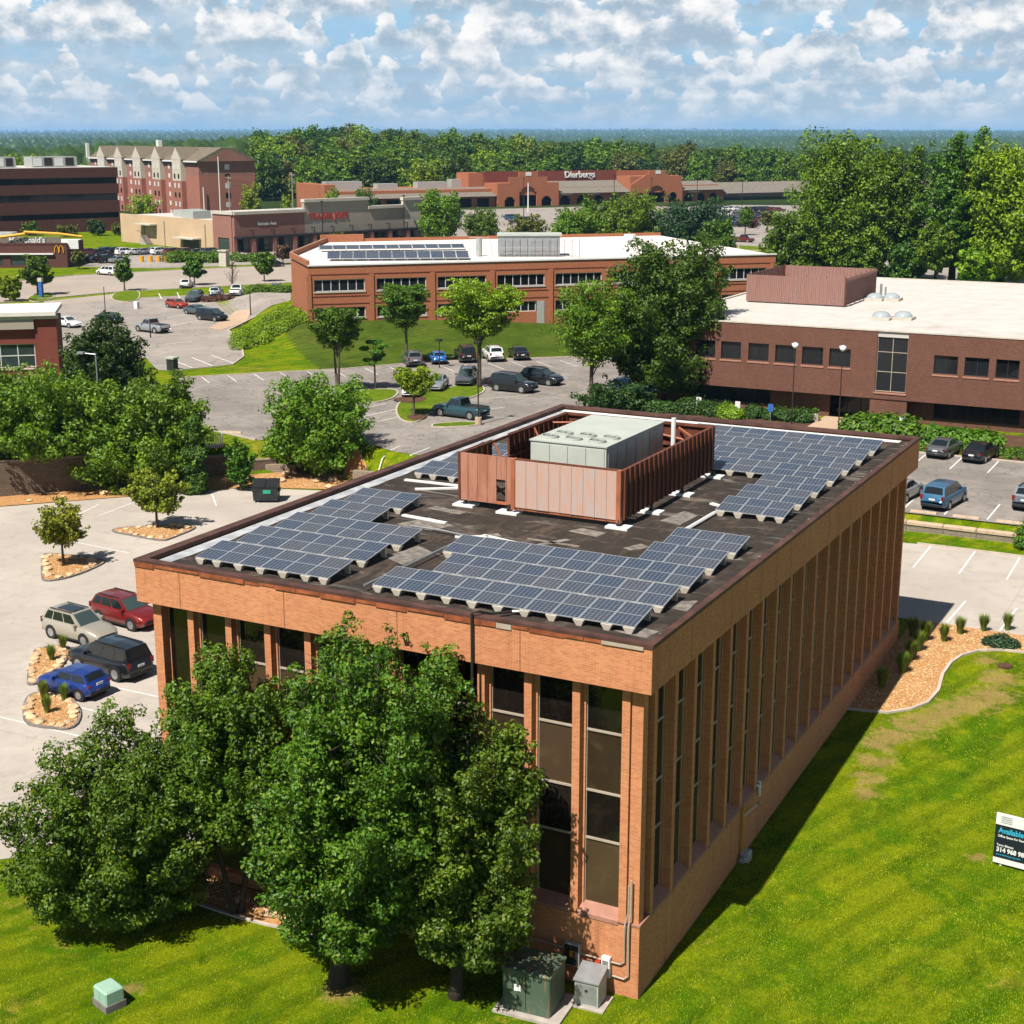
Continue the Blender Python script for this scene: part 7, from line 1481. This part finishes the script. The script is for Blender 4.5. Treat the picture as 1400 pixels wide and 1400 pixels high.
t = thing('panel_box', 'dark grey electrical panel box with orange sticker on the brick wall', 'electrical box', (-2.75, YF-.11, 1.15)); m = MB(); m.cbox(-.28, .28, -.10, .10, -.40, .42, .02); part('box', m, M['unit_grey'], t); bx('door', t, M['slate_door'] if 'slate_door' in M else M['dark_metal'], -.25, .25, -.118, -.102, -.36, .38); bx('sticker', t, M['orange_paint'], -.07, .06, -.124, -.1185, -.05, .18)
t = thing('meter_box', 'white and red meter box on the brick wall near the corner', 'electrical box', (-1.5, YF-.10, 1.0)); m = MB(); m.cbox(-.16, .16, -.09, .09, -.36, .40, .02); part('box', m, M['white_trim'], t); bx('window_plate', t, M['grey_metal'], -.10, .10, -.105, -.092, .0, .28); bx('warning_plate', t, M['red_plastic'], -.38, -.22, -.02, .06, -.15, .20)
m = MB(); m.tube([(0, 0, -.36), (0, 0, -1.2)], .04, 6); part('conduit', m, M['grey_metal'], t)
q = G(150, 1374, 0); t = thing('utility_pedestal', 'mint green utility pedestal on a dark base in the lawn', 'utility box', (q[0], q[1], 0), R(-18)); bx('base', t, M['kerb_dark'], -.45, .45, -.38, .38, -.1, .26); m = MB(); m.cbox(-.42, .42, -.35, .35, .262, .74, .05); part('cover', m, M['green_box'], t); bx('seam', t, M['dark_metal'], -.004, .004, -.353, -.349, .28, .70)
# gas line on the shaded wall
XW = XR+.0
t = thing('gas_pipe', 'yellow gas riser with grey meter on the shaded brick wall', 'pipe', (XW+.1, 10.6, .5)); m = MB(); m.tube([(0, 0, .3), (0, 0, 2.25)], .045, 7); part('riser', m, M['orange_paint'], t); m = MB(); m.tube([(0, 0, 1.85), (.15, 1.4, 1.85)], .03, 6); m.cyl((.16, 1.45, 1.85), (0, 1, 0), .07, .1, 8); part('outlet_arm', m, M['grey_metal'], t); m = MB(); m.cbox(-.05, .32, -.1, .4, -.05, .35, .04); m.cyl((.15, -.2, .1), (0, 1, 0), .12, .15, 10); part('meter', m, M['unit_grey'], t); m = MB(); m.tube([(0, -.25, -.7), (0, -.25, .2)], .03, 6); part('lower_pipe', m, M['grey_metal'], t)
m = MB(); m.tube([(-.2, -.15, .35), (.05, -.15, .35), (.08, -.05, .30), (.08, 0, -.15)], .055, 7); m.tube([(-.2, .05, .45), (.08, .05, .45), (.08, .05, .2)], .05, 7); tag(part('white_pipe', m, M['white_trim'], loc=(XW+.02, 12.6, 2.55)), 'white plastic overflow pipe hooked over the plinth of the shaded wall', 'pipe')
# agents' board on the lawn
q = G(1357, 1178, .72); t = thing('sign_board', 'white and black Available sign board on the right lawn', 'sign', (q[0], q[1], H1(q[0], q[1])), R(-6)); bx('board', t, M['white_trim'], 0, 1.75, 0, .05, .12, 2.22); bx('black_field', t, M['navy'], 0.0, 1.75, -.008, -.002, .36, 1.74)
for x in (.25, 1.4): bx('post', t, M['white_trim'], x, x+.09, .052, .14, -.4, 2.1)
letters('sign_letters', 'Available', .31, M['cyan'], t, (.13, -.012, 1.42), (R(90), 0, 0), .004, bold=.009, xscale=.86); letters('sign_letters', 'Office Space For Rent', .125, M['white_trim'], t, (.12, -.012, 1.24), (R(90), 0, 0), .004, bold=.003, xscale=.92)
letters('sign_letters', 'Terry Bitman', .12, M['white_trim'], t, (.10, -.012, .86), (R(90), 0, 0), .004, bold=.003); letters('sign_letters', '314 968 9898', .26, M['white_trim'], t, (.10, -.012, .62), (R(90), 0, 0), .004, bold=.010, xscale=.90); letters('sign_letters', 'www.bitmangroup.com', .10, M['cyan'], t, (.10, -.012, .47), (R(90), 0, 0), .004)
m = MB()
for k in range(4): m.box(.2, .62, -.006, -.002, 1.84+k*.08, 1.87+k*.08)
part('small_print', m, M['grey_metal'], t)
q = G(1374, 912, 1.45); m = MB(); m.cyl((0, 0, .04), (0, 0, 1), .38, .10, 14); tag(part('valve_cover', m, M['mulch_dark'], loc=(q[0], q[1], H1(q[0], q[1]))), 'round brown valve cover in the bare lawn patch', 'cover')
# lamps and poles
def lamp(label, u, v, vtop, z=TOP, r=.07, head='box', mat='dark_metal', base=False, group='lamp posts', arm=0):
    q = G(u, v, z); x, y = q[0], q[1]; h = zat(x, y, vtop)-H1(x, y); t = thing('lamp_post', label, 'lamp post', (x, y, H1(x, y)), 0, group); m = MB(); m.tube([(0, 0, 0), (0, 0, h)], [r, r*.75], 8); part('pole', m, M[mat], t)
    if base: m = MB(); m.cyl((0, 0, .35), (0, 0, 1), .32, .75, 14); part('concrete_base', m, M['stop'], t)
    if head == 'box': bx('lamp_head', t, M[mat], -.28, .28, -.28, .28, h-.02, h+.22)
    elif head == 'ball': m = MB(); m.rock((0, 0, h+.1), .30, 1, sq=1.0); part('lamp_globe', m, M['white_trim'], t, True)
    elif head == 'arm':
        m = MB(); m.tube([(0, 0, h-.1), (-.9, -.45, h)], .05, 6); part('arm', m, M[mat], t); bx('lamp_head', t, M[mat], -1.5, -.8, -.75, -.35, h-.05, h+.12)
    return t
lamp('thin tall lamp post with concrete foot beside the teal pickup', 654, 581, 470, base=True)
lamp('short black lamp post before the lawn bank', 601, 503, 466)
lamp('left white-topped lamp post before the brown building', 1082, 580, 474, head='ball', r=.06); lamp('right white-topped lamp post at the brown building entrance', 1146, 590, 478, head='ball', r=.06)
lamp('grey arm lamp above the trees left of the tall dark tree', 138, 590, 483, head='arm', mat='grey_metal')
lamp('dark pole in the west lot behind the tall dark tree', 145, 440, 392, head=None); lamp('dark pole right of the silver pickup', 206, 462, 436, head=None, r=.09); lamp('dark pole beside the orange pavement corner', 343, 436, 398, head=None, r=.09)
for u, v, vt, w in ((553, 332, 268, 'at the right end of the shops'), (442, 346, 276, 'in front of the grocery sign'), (716, 300, 244, 'left of the big strip mall sign'), (839, 300, 240, 'at the middle of the strip mall'), (890, 300, 244, 'left of the gabled entrance'), (952, 300, 240, 'at the right wing of the strip mall'), (1014, 290, 246, 'at the far end of the strip mall')): lamp('dark car park pole '+w, u, v, vt, r=.14)
lamp('short lamp with white head in the strip mall lot', 996, 325, 290, r=.2, head='box')
def utility_pole(label, u, v, vt, cross=True, r=.16, mat='pole_wood'):
    q = G(u, v, TOP); h = zat(q[0], q[1], vt)-H1(q[0], q[1]); t = thing('utility_pole', label, 'utility pole', (q[0], q[1], H1(q[0], q[1])), R(-20), 'utility poles'); m = MB(); m.tube([(0, 0, 0), (0, 0, h)], [r, r*.7], 8); part('pole', m, M[mat], t)
    if cross:
        bx('crossarm', t, M['pole_wood'], -1.6, 1.6, -.1, .1, h-.9, h-.65); bx('crossarm', t, M['pole_wood'], -1.2, 1.2, -.1, .1, h-2.2, h-2.0); m = MB()
        for x in (-1.4, -.7, .7, 1.4): m.cyl((x, 0, h-.5), (0, 0, 1), .1, .3, 6)
        part('insulators', m, M['grey_metal'], t); bx('transformer_can', t, M['grey_metal'], .2, .8, -.3, .3, h-3.6, h-2.5)
utility_pole('wooden utility pole with crossarms left of the grocery roof', 401, 292, 236, r=.3); utility_pole('tall pale mast in front of the residence end wall', 302, 300, 214, False, .2, 'white_trim'); utility_pole('utility pole right of the pale mast', 315, 300, 240, True, .25); utility_pole('pale pole behind the cream shop wall', 280, 300, 256, False, .22, 'white_trim'); utility_pole('pole above the strip mall roof', 567, 268, 224, True, .25); utility_pole('pole left of the strip mall sign', 763, 262, 226, True, .25); utility_pole('pale pole at the left strip mall tower', 722, 290, 250, False, .25, 'white_trim')
m = MB(); a0 = Vector((*G(401, 292, TOP)[:2], 13.2))
# parking signs, kiosk, bin, bollards
def post_sign(label, x, y, h, w, mat, nm='parking_sign'):
    t = thing(nm, label, 'sign', (x, y, H1(x, y)), R(0), 'blue parking signs'); m = MB(); m.tube([(0, 0, 0), (0, 0, h)], .03, 6); part('post', m, M['grey_metal'], t); bx('plate', t, M[mat], -w/2, w/2, -.05, -.032, h-w*1.4, h)
for k, (u, v) in enumerate(((955, 567), (1008, 573), (1053, 577), (1232, 596))):
    q = G(u, v, TOP); post_sign(('leftmost small blue-white sign', 'second small white sign from the left', 'blue sign above the round bright shrub', 'small blue-white sign right of the entrance grass')[k]+' before the brown building', q[0], max(q[1], 83.4), 1.7, .5, 'blue_paint' if k in (2,) else 'mullion_w')
q = G(57, 407, TOP); t = thing('sign_pylon', 'slim blue sign pylon under the tree by the road', 'sign', (q[0], q[1], TOP)); bx('pylon', t, M['blue_paint'], -.35, .35, -.2, .2, 0, 2.6); bx('cap', t, M['cornice'], -.4, .4, -.25, .25, 2.602, 3.2)
q = G(307, 364, TOP); t = thing('sign_pier', 'pale stone sign pier between the roadside hedges', 'pier', (q[0], q[1], TOP)); bx('pier', t, M['cornice'], -.9, .9, -.6, .6, 0, 3.0); bx('cap', t, M['sill_pale'], -1.1, 1.1, -.8, .8, 3.002, 3.25)
for k, u in enumerate((194, 206, 217, 228)): q = G(u, 358, TOP); m = MB(); m.cyl((0, 0, .6), (0, 0, 1), .45, 1.2, 10); tag(part('bollard', m, M['yellow'], loc=(q[0], q[1], TOP)), ('leftmost', 'second', 'third', 'rightmost')[k]+' yellow concrete bollard before the cream shop wall', 'bollard', 'yellow bollards')
t = thing('planter', 'pale planter pot beside the brown building entrance', 'planter', (-21.4, 92.2, TOP)); m = MB(); m.cyl((0, 0, .4), (0, 0, 1), .42, .8, 10); part('pot', m, M['cornice'], t); link('plant', leaf_mesh('plant', [(0, 0, .95)], [(.35, .35, .3)], 400, .18, M['leaf_mid'], 3), t)
sheet('entrance_walk', [(-21.2, 83), (-17.2, 83), (-16.8, 95.2), (-21.2, 95.2)], M['walk'], .05); sheet('foundation_bed', [(-38, 82.8), (22, 82.8), (22, 93.9), (-38, 93.9)], M['mulch_dark'], .03)
q = G(187, 422, TOP); m = MB(); m.cbox(-.35, .35, -.3, .3, 0, 1.1, .04); tag(part('white_box', m, M['white_trim'], loc=(q[0], q[1], TOP+.02)), 'small white box standing in the west lot', 'box')
q = G(236, 506, TOP); t = thing('drop_box', 'small dark drop box with pale lid at the west lot corner', 'box', (q[0], q[1], TOP)); bx('body', t, M['dumpster'], -.5, .5, -.4, .4, 0, 1.3); bx('lid', t, M['unit_top'], -.6, .6, -.5, .5, 1.302, 1.5)
for k, (u, v) in enumerate(((238, 353), (302, 351))): pass
# power lines between the poles
def wire(a, b, sag=1.2):
    a, b = Vector(a), Vector(b); return [a.lerp(b, t/10)-Vector((0, 0, sag*4*(t/10)*(1-t/10))) for t in range(11)]
pa = G(401, 292, TOP); pb = G(315, 300, TOP); pc = G(567, 268, TOP); m = MB()
for z in (zat(pa[0], pa[1], 240), zat(pa[0], pa[1], 246)): m.tube(wire((pa[0], pa[1], z), (pb[0], pb[1], z-.5)), .04, 3); m.tube(wire((pa[0], pa[1], z), (pc[0], pc[1], z+4), 3), .04, 3)
tag(part('power_line', m, M['black']), 'thin power lines between the wooden poles above the shops', 'power line')
# steam plume on the skyline is left to the sky; ------------------------------------------------ air
HZ0, HZ1, HAZE_D, HAZE_C = float(Z.min())-1.0, float(Z.max())+60.0, 5.5e-5, (0.33, 0.62, 1.0)
m = MB(); m.box(-36000, 36000, -36000, 36000, HZ0, HZ1)
hz_ = part('haze', m, []); stuff(hz_); hm = bpy.data.materials.new('thin_air'); hm.use_nodes = True; hm.node_tree.nodes.clear(); o_ = hm.node_tree.nodes.new('ShaderNodeOutputMaterial'); pv = hm.node_tree.nodes.new('ShaderNodeVolumePrincipled'); pv.inputs['Density'].default_value = HAZE_D; pv.inputs['Color'].default_value = (*HAZE_C, 1); hm.node_tree.links.new(pv.outputs[0], o_.inputs['Volume']); hz_.data.materials.append(hm)
tag(hz_, 'thin blue air over the whole place', 'haze')
